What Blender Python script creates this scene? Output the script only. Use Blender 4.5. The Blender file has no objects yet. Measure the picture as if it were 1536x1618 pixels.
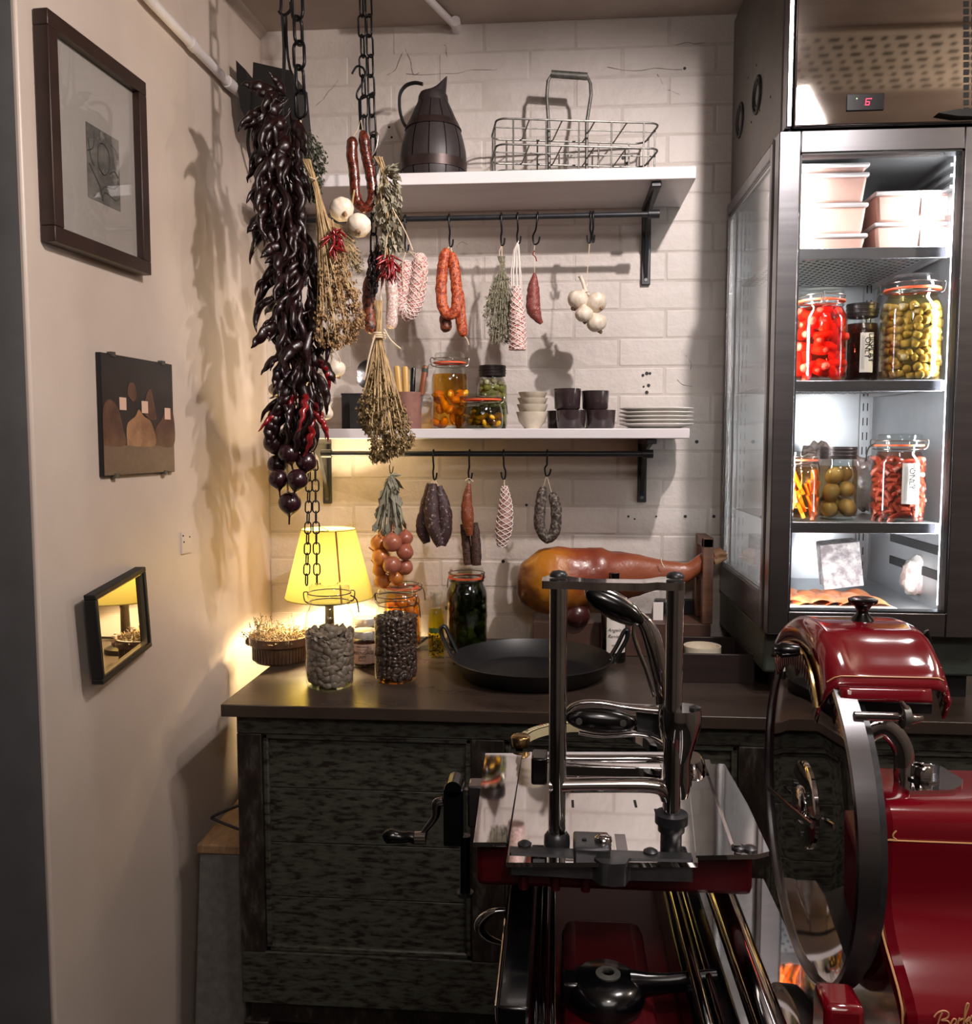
import bpy, math, random
from mathutils import Vector, Matrix, noise
from math import sin, cos, pi, radians, tan, sqrt, atan2
R = random.Random(7)
C = bpy.context.scene.collection
SC = bpy.context.scene
V = Vector

# ---------------------------------------------------------------- camera
F = 1400.0; CX, CY = 768.0, 809.0
cam_d = bpy.data.cameras.new('camera'); cam = bpy.data.objects.new('camera', cam_d); C.objects.link(cam)
cam.location = (0, 0, 1.4)
cam.rotation_euler = (radians(90 - 4.45), 0, radians(4.57))
cam_d.sensor_fit = 'HORIZONTAL'; cam_d.sensor_width = 36; cam_d.lens = F / 1536 * 36; cam_d.clip_start = .01
SC.camera = cam
RM = cam.rotation_euler.to_matrix()
def ray(px, py): return RM @ V(((px - CX) / F, -(py - CY) / F, -1))
def P(px, py, Y):
    d = ray(px, py); t = Y / d.y; return V((d.x * t, Y, 1.4 + d.z * t))
def PZ(px, py, Z):
    d = ray(px, py); t = (Z - 1.4) / d.z; return V((d.x * t, d.y * t, Z))
def PX(px, py, X):
    d = ray(px, py); t = X / d.x; return V((X, d.y * t, 1.4 + d.z * t))

# ---------------------------------------------------------------- world, lights, exposure
w = bpy.data.worlds.new('world'); SC.world = w; w.use_nodes = True
w.node_tree.nodes['Background'].inputs[0].default_value = (.62, .6, .66, 1)
w.node_tree.nodes['Background'].inputs[1].default_value = .06
SC.view_settings.view_transform = 'Standard'; SC.view_settings.look = 'None'
SC.view_settings.gamma = 1; SC.view_settings.use_curve_mapping = False
SC.view_settings.exposure = 0.48
SC.cycles.use_denoising = True
SC.cycles.max_bounces = 10; SC.cycles.transparent_max_bounces = 24; SC.cycles.diffuse_bounces = 4
SC.cycles.glossy_bounces = 5; SC.cycles.sample_clamp_indirect = 4; SC.cycles.blur_glossy = .3
SC.cycles.caustics_reflective = False; SC.cycles.caustics_refractive = False
def light(name, kind, loc, energy, color, size=.05, target=None, cone=None, blend=.5, sy=None):
    l = bpy.data.lights.new(name, kind); l.energy = energy; l.color = color
    o = bpy.data.objects.new(name, l); C.objects.link(o); o.location = loc
    if kind == 'AREA':
        l.size = size
        if sy: l.shape = 'RECTANGLE'; l.size_y = sy
    else: l.shadow_soft_size = size
    if kind == 'SPOT': l.spot_size = radians(cone); l.spot_blend = blend
    if target is not None:
        o.rotation_euler = (V(target) - V(loc)).to_track_quat('-Z', 'Y').to_euler()
    return o
light('ceiling_spot_light', 'SPOT', (.50, 1.08, 2.36), 50, (1, .90, .87), .018, (-.02, 2.2, 1.50), 76, .75)
light('side_spot_light', 'SPOT', (.75, .55, 2.34), 62, (1, .87, .80), .03, (-.78, 1.55, 1.95), 66, .9)
light('added_room_fill', 'AREA', (.3, -1.2, 2.36), 12, (1, .90, .84), 1.2, (.3, -1.2, 0))  # added fill behind the camera, raises the overall room brightness
light('counter_light', 'AREA', (.6, .70, 2.33), 6.0, (1, .92, .9), .25, (.5, .9, 0), sy=.25)
light('added_point_fill', 'POINT', (.16, -.15, 2.0), 9.0, (1, .90, .84), .06)  # no real pendant: unseen point fill added to brighten ceiling and room
light('added_tile_fill', 'POINT', (1.38, .92, 2.12), 10.0, (1, .88, .78), .05)  # added out of view to light the ceiling tile and the hood's right side
light('table_lamp_bulb_light', 'POINT', P(516, 905, 2.03), 38, (1, .76, .42), .025)

# ---------------------------------------------------------------- mesh builder
class MB:
    def __init__(s): s.v = []; s.f = []; s.s = []; s.M = Matrix.Identity(4)
    def add(s, vs, fs, sm=False):
        n = len(s.v); s.v += [s.M @ V(a) for a in vs]
        s.f += [tuple(n + i for i in f) for f in fs]; s.s += [sm] * len(fs); return s
    def box(s, x0, x1, y0, y1, z0, z1):
        return s.add([(x, y, z) for x in (x0, x1) for y in (y0, y1) for z in (z0, z1)],
              [(0, 1, 3, 2), (4, 6, 7, 5), (0, 4, 5, 1), (2, 3, 7, 6), (0, 2, 6, 4), (1, 5, 7, 3)])
    def hexa(s, p):   # 8 corners: bottom ring 4, top ring 4
        return s.add(p, [(0, 3, 2, 1), (4, 5, 6, 7), (0, 1, 5, 4), (1, 2, 6, 5), (2, 3, 7, 6), (3, 0, 4, 7)])
    def prism(s, poly, ext, sm=False):   # poly: 3d points, ext: vector
        n = len(poly); e = V(ext); a = [V(p) for p in poly]; b = [p + e for p in a]
        s.add(a + b, [tuple(range(n))[::-1], tuple(range(n, 2 * n))])
        return s.add(a + b, [(i, (i + 1) % n, n + (i + 1) % n, n + i) for i in range(n)], sm)
    def tube(s, path, r, n=8, closed=False, caps=True, jit=0, jf=30, flat=None):
        path = [V(p) for p in path]; m = len(path)
        if not hasattr(r, '__len__'): r = [r] * m
        vs = []; T = []
        for i in range(m):
            a = path[(i - 1) % m] if (closed or i > 0) else path[i]
            b = path[(i + 1) % m] if (closed or i < m - 1) else path[i]
            d = b - a; T.append(d.normalized() if d.length > 1e-9 else V((0, 0, 1)))
        t0 = T[0]; u = t0.cross(V((0, 1, 0)) if abs(t0.y) < .9 else V((1, 0, 0))).normalized()
        for i in range(m):
            u = (u - T[i] * u.dot(T[i])); u = u.normalized() if u.length > 1e-6 else T[i].orthogonal().normalized()
            w_ = T[i].cross(u)
            for k in range(n):
                a = 2 * pi * k / n; q = u * cos(a) + w_ * sin(a) * (flat or 1); rr = r[i]
                if jit: rr *= 1 + jit * noise.noise((path[i] + q * rr) * jf)
                vs.append(path[i] + q * rr)
        fs = []
        for i in range(m if closed else m - 1):
            j = (i + 1) % m
            for k in range(n):
                k2 = (k + 1) % n; fs.append((i * n + k, i * n + k2, j * n + k2, j * n + k))
        s.add(vs, fs, True)
        if caps and not closed:
            s.add(vs[:n], [tuple(range(n))[::-1]]); s.add(vs[-n:], [tuple(range(n))])
        return s
    def lathe(s, prof, c=(0, 0, 0), n=32, rot=None, lob=None, a0=0, a1=2 * pi, cap=True):
        c = V(c); vs = []; m = len(prof); full = abs(a1 - a0 - 2 * pi) < 1e-6; nn = n if full else n + 1
        for (r, z) in prof:
            for k in range(nn):
                a = a0 + (a1 - a0) * k / n; rr = r * (lob(a, z) if lob else 1)
                q = V((rr * cos(a), rr * sin(a), z)); vs.append(c + (rot @ q if rot else q))
        fs = []
        for i in range(m - 1):
            for k in range(n):
                k2 = (k + 1) % nn; fs.append((i * nn + k, i * nn + k2, (i + 1) * nn + k2, (i + 1) * nn + k))
        s.add(vs, fs, True)
        if cap and full:
            if prof[0][0] > 1e-5: s.add(vs[:nn], [tuple(range(nn))[::-1]])
            if prof[-1][0] > 1e-5: s.add(vs[-nn:], [tuple(range(nn))])
        return s
    def ball(s, c, r, n=12, sc=(1, 1, 1), rot=None, jit=0, jf=30):
        h = max(4, n // 2); c = V(c); vs = []; 
        for i in range(h + 1):
            t = pi * i / h
            for k in range(n):
                a = 2 * pi * k / n; q = V((sin(t) * cos(a) * sc[0], sin(t) * sin(a) * sc[1], -cos(t) * sc[2])) * r
                if rot: q = rot @ q
                if jit: q *= 1 + jit * noise.noise((c + q) * jf)
                vs.append(c + q)
        return s.add(vs, [(i * n + k, i * n + (k + 1) % n, (i + 1) * n + (k + 1) % n, (i + 1) * n + k) for i in range(h) for k in range(n)], True)
    def rod(s, a, b, r, n=8): return s.tube([a, b], r, n)
    def disc(s, c, ax, r, th, n=24):
        c = V(c); ax = V(ax).normalized(); rot = ax.to_track_quat('Z', 'Y').to_matrix()
        return s.lathe([(r, -th / 2), (r, th / 2)], c, n, rot)
    def sheet(s, fn, nu, nv, sm=True, flip=False):
        vs = [fn(i / nu, j / nv) for i in range(nu + 1) for j in range(nv + 1)]; m = nv + 1
        return s.add(vs, [(i * m + j, (i + 1) * m + j, (i + 1) * m + j + 1, i * m + j + 1) for i in range(nu) for j in range(nv)], sm)
def spl(pts, n=6):
    pts = [V(p) for p in pts]; out = []
    for i in range(len(pts) - 1):
        p0 = pts[max(i - 1, 0)]; p1 = pts[i]; p2 = pts[i + 1]; p3 = pts[min(i + 2, len(pts) - 1)]
        for k in range(n):
            t = k / n; out.append(.5 * ((2 * p1) + (p2 - p0) * t + (2 * p0 - 5 * p1 + 4 * p2 - p3) * t * t + (3 * p1 - p0 - 3 * p2 + p3) * t ** 3))
    out.append(pts[-1].copy()); return out
def lspl(vals, n=6): return [a.x for a in spl([(v, 0, 0) for v in vals], n)]

def mk(name, mb, mat, parent=None, off=V((0, 0, 0))):
    me = bpy.data.meshes.new(name); me.from_pydata([tuple(a - off) for a in mb.v], [], mb.f)
    me.polygons.foreach_set('use_smooth', mb.s); me.materials.append(mat); me.update(); me.set_sharp_from_angle(angle=radians(52))
    o = bpy.data.objects.new(name, me); C.objects.link(o)
    if parent: o.parent = parent
    return o
def top_loc(o):
    l = o.location.copy()
    while o.parent: o = o.parent; l = l + o.location
    return l
def bev(o, w_, seg=2):
    m = o.modifiers.new('bevel', 'BEVEL'); m.width = w_; m.segments = seg; m.limit_method = 'ANGLE'; m.angle_limit = radians(40); return o
def thing(name, label, cat, loc=(0, 0, 0), group=None, rz=0):
    o = bpy.data.objects.new(name, None); C.objects.link(o); o.location = loc; o.rotation_euler.z = rz
    o.empty_display_size = .02; o['label'] = label; o['category'] = cat
    if group: o['group'] = group
    return o
def part(name, mb, mat, parent, label=None, bevel=0, kind=None):
    o = mk(name, mb, mat, parent, top_loc(parent))
    if label: o['label'] = label
    if kind: o['kind'] = kind
    if bevel: bev(o, bevel)
    return o
def solo(name, mb, mat, label, cat, group=None, kind=None, bevel=0):
    xs = [a.x for a in mb.v]; ys = [a.y for a in mb.v]; z = min(a.z for a in mb.v)
    c = V(((min(xs) + max(xs)) / 2, (min(ys) + max(ys)) / 2, z))
    o = mk(name, mb, mat, None, c); o.location = c; o['label'] = label; o['category'] = cat
    if group: o['group'] = group
    if kind: o['kind'] = kind
    if bevel: bev(o, bevel)
    return o
def struct(name, mb, mat, parent=None, bevel=0):
    o = mk(name, mb, mat, parent)
    if not parent: o['kind'] = 'structure'
    if bevel: bev(o, bevel)
    return o
def dup(root, loc, rz=None, label=None, group=None):
    r = root.copy(); C.objects.link(r); r.location = loc
    if rz is not None: r.rotation_euler.z = rz
    if label: r['label'] = label
    if group: r['group'] = group
    for ch in list(root.children):
        c = ch.copy(); C.objects.link(c); c.parent = r
        for g in list(ch.children): d = g.copy(); C.objects.link(d); d.parent = c
    return r
def inst(src, name, parent, loc, rot, sc=1.0):
    o = bpy.data.objects.new(name, src); C.objects.link(o); o.parent = parent
    o.matrix_local = Matrix.Translation(V(loc)) @ rot.to_4x4() @ Matrix.Scale(sc, 4); return o
def mesh(name, mb, mat):
    me = bpy.data.meshes.new(name); me.from_pydata([tuple(a) for a in mb.v], [], mb.f)
    me.polygons.foreach_set('use_smooth', mb.s); me.materials.append(mat); me.update(); return me
def text(body, size, mat, parent, name, loc, rot, ext=.0002, bend=0, align='CENTER', shear=0, label=None):
    cu = bpy.data.curves.new('t', 'FONT'); cu.body = body; cu.size = size; cu.extrude = ext; cu.align_x = align; cu.shear = shear; cu.resolution_u = 3
    to = bpy.data.objects.new('t', cu); C.objects.link(to)
    me = bpy.data.meshes.new_from_object(to.evaluated_get(bpy.context.evaluated_depsgraph_get()))
    bpy.data.objects.remove(to)
    if bend:
        for v_ in me.vertices:
            a = v_.co.x / bend; z = v_.co.z; v_.co.x = (bend + z) * sin(a); v_.co.z = (bend + z) * cos(a) - bend
    me.materials.clear(); me.materials.append(mat); me.name = name
    o = bpy.data.objects.new(name, me); C.objects.link(o); o.parent = parent
    o.location = V(loc) - top_loc(parent); o.rotation_euler = rot
    if label: o['label'] = label
    return o

# ---------------------------------------------------------------- materials
def lin(h):
    if not isinstance(h, str): return h
    h = h.lstrip('#'); o = []
    for i in (0, 2, 4):
        c = int(h[i:i + 2], 16) / 255; o.append(c / 12.92 if c <= .04045 else ((c + .055) / 1.055) ** 2.4)
    return tuple(o)
def mat(name, c1, c2=None, c3=None, sc=20, rough=.5, metal=0, bump=0, bsc=None, tex='noise', stretch=(1, 1, 1), lo=.35, hi=.65,
        coat=0, spec=.5, sss=0, rvar=0, dist=.002, trans=0, ior=1.45, emit=0, aniso=0, detail=5):
    m = bpy.data.materials.new(name); m.use_nodes = True; nt = m.node_tree; N = nt.nodes; L = nt.links
    b = N['Principled BSDF']; b.inputs['Roughness'].default_value = rough; b.inputs['Metallic'].default_value = metal
    b.inputs['Specular IOR Level'].default_value = spec; b.inputs['Coat Weight'].default_value = coat; b.inputs['Coat Roughness'].default_value = .05
    b.inputs['Base Color'].default_value = (*lin(c1), 1); b.inputs['Anisotropic'].default_value = aniso
    if sss: b.inputs['Subsurface Weight'].default_value = sss; b.inputs['Subsurface Scale'].default_value = .004
    if emit: b.inputs['Emission Color'].default_value = (*lin(c1), 1); b.inputs['Emission Strength'].default_value = emit
    tc = N.new('ShaderNodeTexCoord'); mp = N.new('ShaderNodeMapping'); mp.inputs['Scale'].default_value = stretch
    L.new(tc.outputs['Object'], mp.inputs[0])
    def tx(scale):
        if tex == 'voronoi':
            t = N.new('ShaderNodeTexVoronoi'); t.inputs['Scale'].default_value = scale; L.new(mp.outputs[0], t.inputs['Vector']); return t.outputs['Distance']
        if tex == 'wave':
            t = N.new('ShaderNodeTexWave'); t.inputs['Scale'].default_value = scale; t.inputs['Distortion'].default_value = 4; t.inputs['Detail'].default_value = 3; L.new(mp.outputs[0], t.inputs['Vector']); return t.outputs['Fac']
        t = N.new('ShaderNodeTexNoise'); t.inputs['Scale'].default_value = scale; t.inputs['Detail'].default_value = detail; t.inputs['Roughness'].default_value = .6; L.new(mp.outputs[0], t.inputs['Vector']); return t.outputs['Fac']
    f = None
    if c2 is not None:
        f = tx(sc); r = N.new('ShaderNodeValToRGB'); e = r.color_ramp.elements
        e[0].position = lo; e[0].color = (*lin(c1), 1); e[1].position = hi; e[1].color = (*lin(c2), 1)
        if c3 is not None: x = e.new(min(.99, hi + .12)); x.color = (*lin(c3), 1)
        L.new(f, r.inputs[0]); L.new(r.outputs[0], b.inputs['Base Color'])
    if bump:
        g = tx(bsc or sc); bp = N.new('ShaderNodeBump'); bp.inputs['Strength'].default_value = bump; bp.inputs['Distance'].default_value = dist
        L.new(g, bp.inputs['Height']); L.new(bp.outputs[0], b.inputs['Normal'])
    if rvar:
        g = f or tx(sc); mr = N.new('ShaderNodeMapRange'); mr.inputs['To Min'].default_value = rough - rvar; mr.inputs['To Max'].default_value = rough + rvar
        L.new(g, mr.inputs[0]); L.new(mr.outputs[0], b.inputs['Roughness'])
    return m
def thin(name, color, refl=1.0, rough=.02, ior=1.45, milky=0, mcol='#ffffff'):
    """a thin wall of glass or liquid: tinted see-through with a Fresnel shine"""
    m = bpy.data.materials.new(name); m.use_nodes = True; nt = m.node_tree; N = nt.nodes; L = nt.links
    N.remove(N['Principled BSDF']); out = N['Material Output']
    t = N.new('ShaderNodeBsdfTransparent'); t.inputs[0].default_value = (*lin(color), 1)
    g = N.new('ShaderNodeBsdfGlossy'); g.inputs['Roughness'].default_value = rough; g.inputs[0].default_value = (refl, refl, refl, 1)
    lw = N.new('ShaderNodeLayerWeight'); lw.inputs[0].default_value = .5; f0 = ((ior - 1) / (ior + 1)) ** 2
    pw = N.new('ShaderNodeMath'); pw.operation = 'POWER'; pw.inputs[1].default_value = 4.5; L.new(lw.outputs['Facing'], pw.inputs[0])
    fr = N.new('ShaderNodeMapRange'); fr.inputs['To Min'].default_value = f0; L.new(pw.outputs[0], fr.inputs[0])
    mx = N.new('ShaderNodeMixShader'); L.new(fr.outputs[0], mx.inputs[0])
    src = t.outputs[0]
    if milky:
        d = N.new('ShaderNodeBsdfDiffuse'); d.inputs[0].default_value = (*lin(mcol), 1); tr = N.new('ShaderNodeBsdfTranslucent'); tr.inputs[0].default_value = (*lin(mcol), 1)
        m0 = N.new('ShaderNodeMixShader'); m0.inputs[0].default_value = .5; L.new(d.outputs[0], m0.inputs[1]); L.new(tr.outputs[0], m0.inputs[2])
        m2 = N.new('ShaderNodeMixShader'); m2.inputs[0].default_value = milky; L.new(t.outputs[0], m2.inputs[1]); L.new(m0.outputs[0], m2.inputs[2]); src = m2.outputs[0]
    L.new(src, mx.inputs[1]); L.new(g.outputs[0], mx.inputs[2]); L.new(mx.outputs[0], out.inputs[0]); return m
K = {}
K['wall'] = mat('painted_brick', '#cfc6c0', '#c2b8b0', sc=5, rough=.55, bump=.8, bsc=30, dist=.005, lo=.35, hi=.75)
K['mortar'] = mat('painted_mortar', '#c8bfb8', '#b9afa7', sc=14, rough=.7, bump=.6, bsc=60, dist=.003)
K['plaster'] = mat('painted_plaster', '#cdbfb4', '#bfb0a4', sc=3.2, rough=.36, bump=.22, bsc=9, dist=.006, lo=.3, hi=.75)
K['ceil'] = mat('ceiling_paint', '#b3a59a', '#a09286', sc=4, rough=.7, bump=.3, bsc=10, dist=.004)
K['pier'] = mat('grey_painted_pier', '#5d5c5e', '#525152', sc=7, rough=.6, bump=.3, dist=.003)
K['floor'] = mat('dark_floor', '#25201d', '#191614', sc=6, rough=.5)
K['backroom'] = mat('back_room_wall', '#8d8076', '#7b6f66', sc=3, rough=.7)
K['darkroom'] = mat('back_room_dark', '#1d1b1b', rough=.6)
K['white'] = mat('white_shelf_paint', '#dcd8da', '#cfc9ca', sc=9, rough=.32, bump=.1, dist=.001, stretch=(.3, 1, 1))
K['black'] = mat('black_iron', '#15161a', '#1f2126', sc=60, rough=.42, bump=.3, dist=.0006, metal=.0)
K['blackgloss'] = mat('black_bakelite', '#060608', rough=.2, coat=.15)
K['blackmatte'] = mat('black_matte', '#0e0e10', rough=.55)
K['chrome'] = mat('polished_steel', '#c9c6c6', '#b9b6b6', sc=30, rough=.07, metal=1)
K['mirror'] = mat('mirror_steel', '#d2cfcf', rough=.035, metal=1)
K['steel'] = mat('brushed_steel', '#97969a', '#88878b', sc=60, rough=.27, metal=1, stretch=(.05, 1, 1), bump=.06, dist=.0005)
K['steelin'] = mat('fridge_lining', '#c3c5c8', '#b4b6b9', sc=8, rough=.3, metal=.85)
K['cast'] = mat('grey_cast_metal', '#4b4b4d', '#3e3e40', sc=90, rough=.35, metal=.6, bump=.3, dist=.0005)
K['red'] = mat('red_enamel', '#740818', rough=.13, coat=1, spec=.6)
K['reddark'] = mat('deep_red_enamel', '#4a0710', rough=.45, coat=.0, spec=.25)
K['gold'] = mat('gold_pinstripe', '#d8a070', rough=.4)
K['topwood'] = mat('worn_dark_worktop', '#342a25', '#463a32', '#241d19', sc=7, rough=.30, bump=.25, bsc=16, dist=.003, stretch=(.6, 1.6, 1), rvar=.1)
K['cab'] = mat('chipped_green_paint', '#1c1512', '#38372f', '#45463d', sc=130, rough=.5, bump=.7, dist=.0012, stretch=(.28, 1, 1), lo=.40, hi=.47, detail=12)
K['cab2'] = mat('dark_worn_frame', '#18110e', '#2b211b', '#43423a', sc=50, rough=.5, bump=.4, dist=.0015, stretch=(1, 1, .4), lo=.42, hi=.56, detail=8)
K['glass'] = thin('clear_glass', '#f4f8f6')
K['pane'] = thin('fridge_glass', '#f6f8f8', ior=1.35)
K['seal'] = mat('orange_rubber', '#e2603a', rough=.45)
K['wire'] = mat('wire_metal', '#8d8680', rough=.28, metal=1)
K['dwire'] = mat('dull_wire', '#5a5a56', '#77756f', sc=80, rough=.45, metal=.7)
K['string'] = mat('string', '#d8c3a6', rough=.8)
K['netm'] = mat('white_netting', '#e9dcd6', rough=.8)
K['paper'] = mat('paper_label', '#e8e0d8', rough=.6)
K['pink'] = mat('pink_label', '#d9b6a3', rough=.6)
K['ink'] = mat('ink', '#1b1a1c', rough=.6)
K['white_c'] = mat('white_ceramic', '#e6e2dc', '#d8d2ca', sc=30, rough=.25, coat=.4)
K['cream_c'] = mat('cream_glaze', '#d9cfbd', '#cabfab', sc=40, rough=.3, coat=.3)
K['brown_c'] = mat('dark_brown_glaze', '#33272a', '#423536', sc=30, rough=.25, coat=.4)
K['terra'] = mat('terracotta', '#7b4a36', rough=.7)
K['led'] = mat('led_strip', '#eef4ff', rough=.4, emit=16)
# ================================================================ the room
YW = 2.2; ZC = 2.40
def wallx(Y): return P(425, 700, YW).x - (YW - Y) * .0671
XC = wallx(YW)
XR = 1.5
m = MB().box(XC - .05, XR, YW - .0049, YW + .12, 0, ZC); wb = struct('wall_back', m, K['mortar'])
# painted bricks, every one its own mesh, slightly uneven
bm_ = [];
for k in range(4):
    b = MB(); b.box(-.1088, .1088, -.006, .01, -.0333, .0333)
    bm_.append(mesh('brick', b, K['wall']))
half = mesh('brick', MB().box(-.053, .053, -.006, .01, -.0333, .0333), K['wall'])
zz = .80; row = 0
while zz < ZC - .02:
    x = XC + .1075 - (.11 if row % 2 else 0)
    while x < .88:
        o = bpy.data.objects.new('brick', half if (row % 2 and x < XC + .06) else R.choice(bm_)); C.objects.link(o); o.parent = wb
        xx = x + (.055 if o.data is half else 0)
        o.location = (xx + R.uniform(-.001, .001), YW + R.uniform(-.0008, .0012), zz + R.uniform(-.0006, .0006))
        o.rotation_euler = (R.uniform(-.006, .006), R.uniform(-.003, .003), R.uniform(-.004, .004))
        bev(o, .004, 2)
        x += .2195
    zz += .0682; row += 1
# left wall (leans away a little), its near edge and the grey pier beside it
Y0 = P(58, 700, 1).y and 1.30
for t in range(40):
    Y0 = wallx(Y0) / (P(52, 700, 1).x)
m = MB(); a, b = wallx(Y0), wallx(YW)
m.prism([(a, Y0, 0), (b, YW + .01, 0), (b - .15, YW + .01, 0), (a - .12, Y0, 0)], (0, 0, ZC)); struct('wall_left', m, K['plaster'], bevel=.004)
m = MB().box(a - .62, a + .0, Y0 - .1, Y0 - .004, 0, ZC)
m = MB().prism([(a - .004, Y0 - .006, 0), (a - .115, Y0 - .006, 0), (a - .6, Y0 + .1, 0), (a - .6, Y0 - .02, 0), (a - .03, Y0 - .012, 0)], (0, 0, ZC)); struct('trim_1', m, K['pier'])
m = MB().box(-1.6, XR, -2.6, YW + .12, ZC, ZC + .08); struct('ceiling', m, K['ceil'])
m = MB().box(-1.6, XR, -2.6, YW + .12, -.08, 0); struct('floor', m, K['floor'])
m = MB().box(XR, XR + .08, -2.6, YW + .12, 0, ZC); struct('wall_right', m, K['backroom'])
m = MB().box(-1.6, XR, -2.68, -2.6, 0, ZC); struct('wall_front', m, K['backroom'])
m = MB().box(-1.68, -1.6, -2.6, Y0 + .2, 0, ZC); struct('wall_side', m, K['darkroom'])
# cove where the left wall meets the ceiling
m = MB(); m.prism([(a, Y0, ZC), (a, Y0, ZC - .018), (a + .018, Y0, ZC)], (b - a, YW - Y0, 0)); struct('trim_2', m, K['ceil'])
# slotted ceiling tile by the fridge (seen reflected in its control panel)
t = thing('ceiling_tile', 'cream slotted ceiling tile reflected in the steel panel above the fridge door', 'tile', (.9, .9, ZC - .006))
part('tile', MB().box(.55, 1.25, .70, 1.08, ZC - .012, ZC - .001), mat('cream_tile', '#d8cdbb', rough=.7), t)
m = MB()
for j in range(8):
    for i in range(17):
        x = .575 + i * .04 + (j % 2) * .018; y = .73 + j * .044; w_ = .012 if (i + j) % 2 else .006; m.box(x - w_, x + w_, y - .008, y + .008, ZC - .0135, ZC - .0115)
part('slots', m, K['ink'], t, kind='stuff')
# conduits
c1 = [P(232, -10, 1.545), P(378, 146, 2.03)]
def onw(px, py, off=.016):   # a point of the left wall seen at this pixel
    Y = 1.6
    for _ in range(40): Y = (wallx(Y) + off) / (P(px, py, 1).x)
    return P(px, py, Y)
t = thing('wall_conduit', 'white pipe running along the top of the left wall', 'pipe', onw(237, 0))
m = MB().tube([onw(200, -45), onw(237, 0), onw(358, 128)], .010, 12); part('pipe', m, K['white'], t)
q = onw(358, 128); q2 = onw(383, 150)
m = MB().tube([q, q.lerp(q2, .3), q2], [.013, .013, .011], 12); part('coupling', m, K['white'], t, bevel=.001); part('coupling', MB().tube([onw(300, 66), onw(308, 75)], .0125, 12), K['white'], t)
t = thing('ceiling_conduit', 'white pipe across the ceiling ending at the back wall', 'pipe', PZ(690, 40, ZC - .012))
m = MB().tube([P(630, -35, 1.95) * 1.0, P(722, 82, 2.185)], .0085, 12)
part('pipe', MB().tube([PZ(640, -40, ZC - .012), V((P(722, 60, 2.185).x, 2.185, ZC - .012))], .0085, 12), K['white'], t)
part('end_cap', MB().tube([V((P(722, 60, 2.15).x - .004, 2.15, ZC - .012)), V((P(722, 60, 2.195).x, 2.195, ZC - .012))], .012, 12), K['white'], t)
# patches of old screw holes on the walls
def pp_(pts): return [P(x, y, YW - .0064) for x, y in pts]
def plug(px, py, Y, r, on):
    m = MB().disc(on, (0, 1, 0), r, .003, 8); return m
hs = [(1003, 820), (993, 816), (1037, 816), (1083, 816), (1128, 816), (795, 887), (832, 798), (1022, 590), (1027, 590), (1016, 593), (1017, 611), (1025, 609), (1022, 620), (615, 201), (619, 217), (985, 249), (991, 258), (1082, 108), (1101, 698)]
m = MB()
for (px, py) in hs: m.disc(P(px, py, YW - .0062), (0, 1, 0), R.uniform(.0022, .0045), .0022, 9)
part('screw_hole', m, K['ink'], wb, kind='stuff')
m = MB()
for cr in ([(500, 168), (515, 150), (524, 138), (540, 122)], [(612, 118), (625, 108), (634, 82), (641, 78), (650, 95), (655, 116), (668, 118)], [(640, 118), (700, 117), (742, 110), (776, 112), (792, 105)], [(700, 70), (704, 82), (703, 92)], [(960, 105), (1010, 113), (1060, 108), (1100, 112)], [(1065, 72), (1100, 68), (1128, 72)], [(1040, 118), (1050, 140), (1068, 148), (1092, 152)], [(722, 392), (732, 384), (741, 388)], [(1085, 560), (1092, 576), (1098, 590)], [(1072, 598), (1090, 612), (1100, 604)]):
    m.tube(spl(pp_([(x + R.uniform(-2, 2), y + R.uniform(-2, 2)) for a_, b_ in zip(cr, cr[1:]) for x, y in (a_, ((a_[0] + b_[0]) / 2 + R.uniform(-3, 3), (a_[1] + b_[1]) / 2 + R.uniform(-3, 3)))]), 3), [.0002 + .0005 * R.random() for _ in range(((len(cr) - 1) * 2 - 1) * 3 + 1)], 5)
part('crack', m, mat('crack_grime', '#6f6259', rough=.8), wb, kind='stuff')

# ================================================================ shelves
def shelf(lbl, zt, zb, xl, xr, yf, mat_=K['white']):
    t = thing('wall_shelf', lbl, 'shelf', ((xl + xr) / 2, YW, zb))
    part('board', MB().box(xl, xr, yf, YW - .008, zb, zt), mat_, t, bevel=.002)
    return t
ZS1b = 1.4 + 357 / 1400 * 2.2; ZS1t = ZS1b + .026; YS = 1.962
XL1 = P(405, 300, YS).x + .03; XR1 = P(1100, 290, YS).x
s1 = shelf('upper white painted shelf carrying the jug and wire crate', ZS1t, ZS1b, XL1, XR1, YS)
ZS2t = P(900, 677, YS).z; ZS2b = P(900, 693, YS).z; XR2 = P(1090, 685, YS).x; XL2 = P(440, 685, YS).x
s2 = shelf('lower white shelf holding jars, bowls and plates', ZS2t, ZS2b, XL2, XR2, YS)
def bracket(t, x, zb, zl, yf):
    m = MB()
    # leg on wall, arm under board, curved web
    m.box(x - .011, x + .011, YW - .016, YW - .008, zl, zb - .004)
    m.box(x - .011, x + .011, yf, YW - .012, zb - .012, zb - .0005)
    prof = [(YW - .016, zl + .01), (YW - .03, zl + .05), (YW - .045, zb - .09), (YW - .08, zb - .045), (YW - .13, zb - .025), (yf + .01, zb - .012), (YW - .016, zb - .012)]
    m.prism([(x - .004, y, z) for y, z in prof], (.008, 0, 0))
    b = part('bracket', m, K['black'], t, bevel=.002)
    part('screw', MB().disc((x, YW - .0165, zl + .012), (0, 1, 0), .004, .003, 12), K['dwire'], b)
    return b
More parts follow.
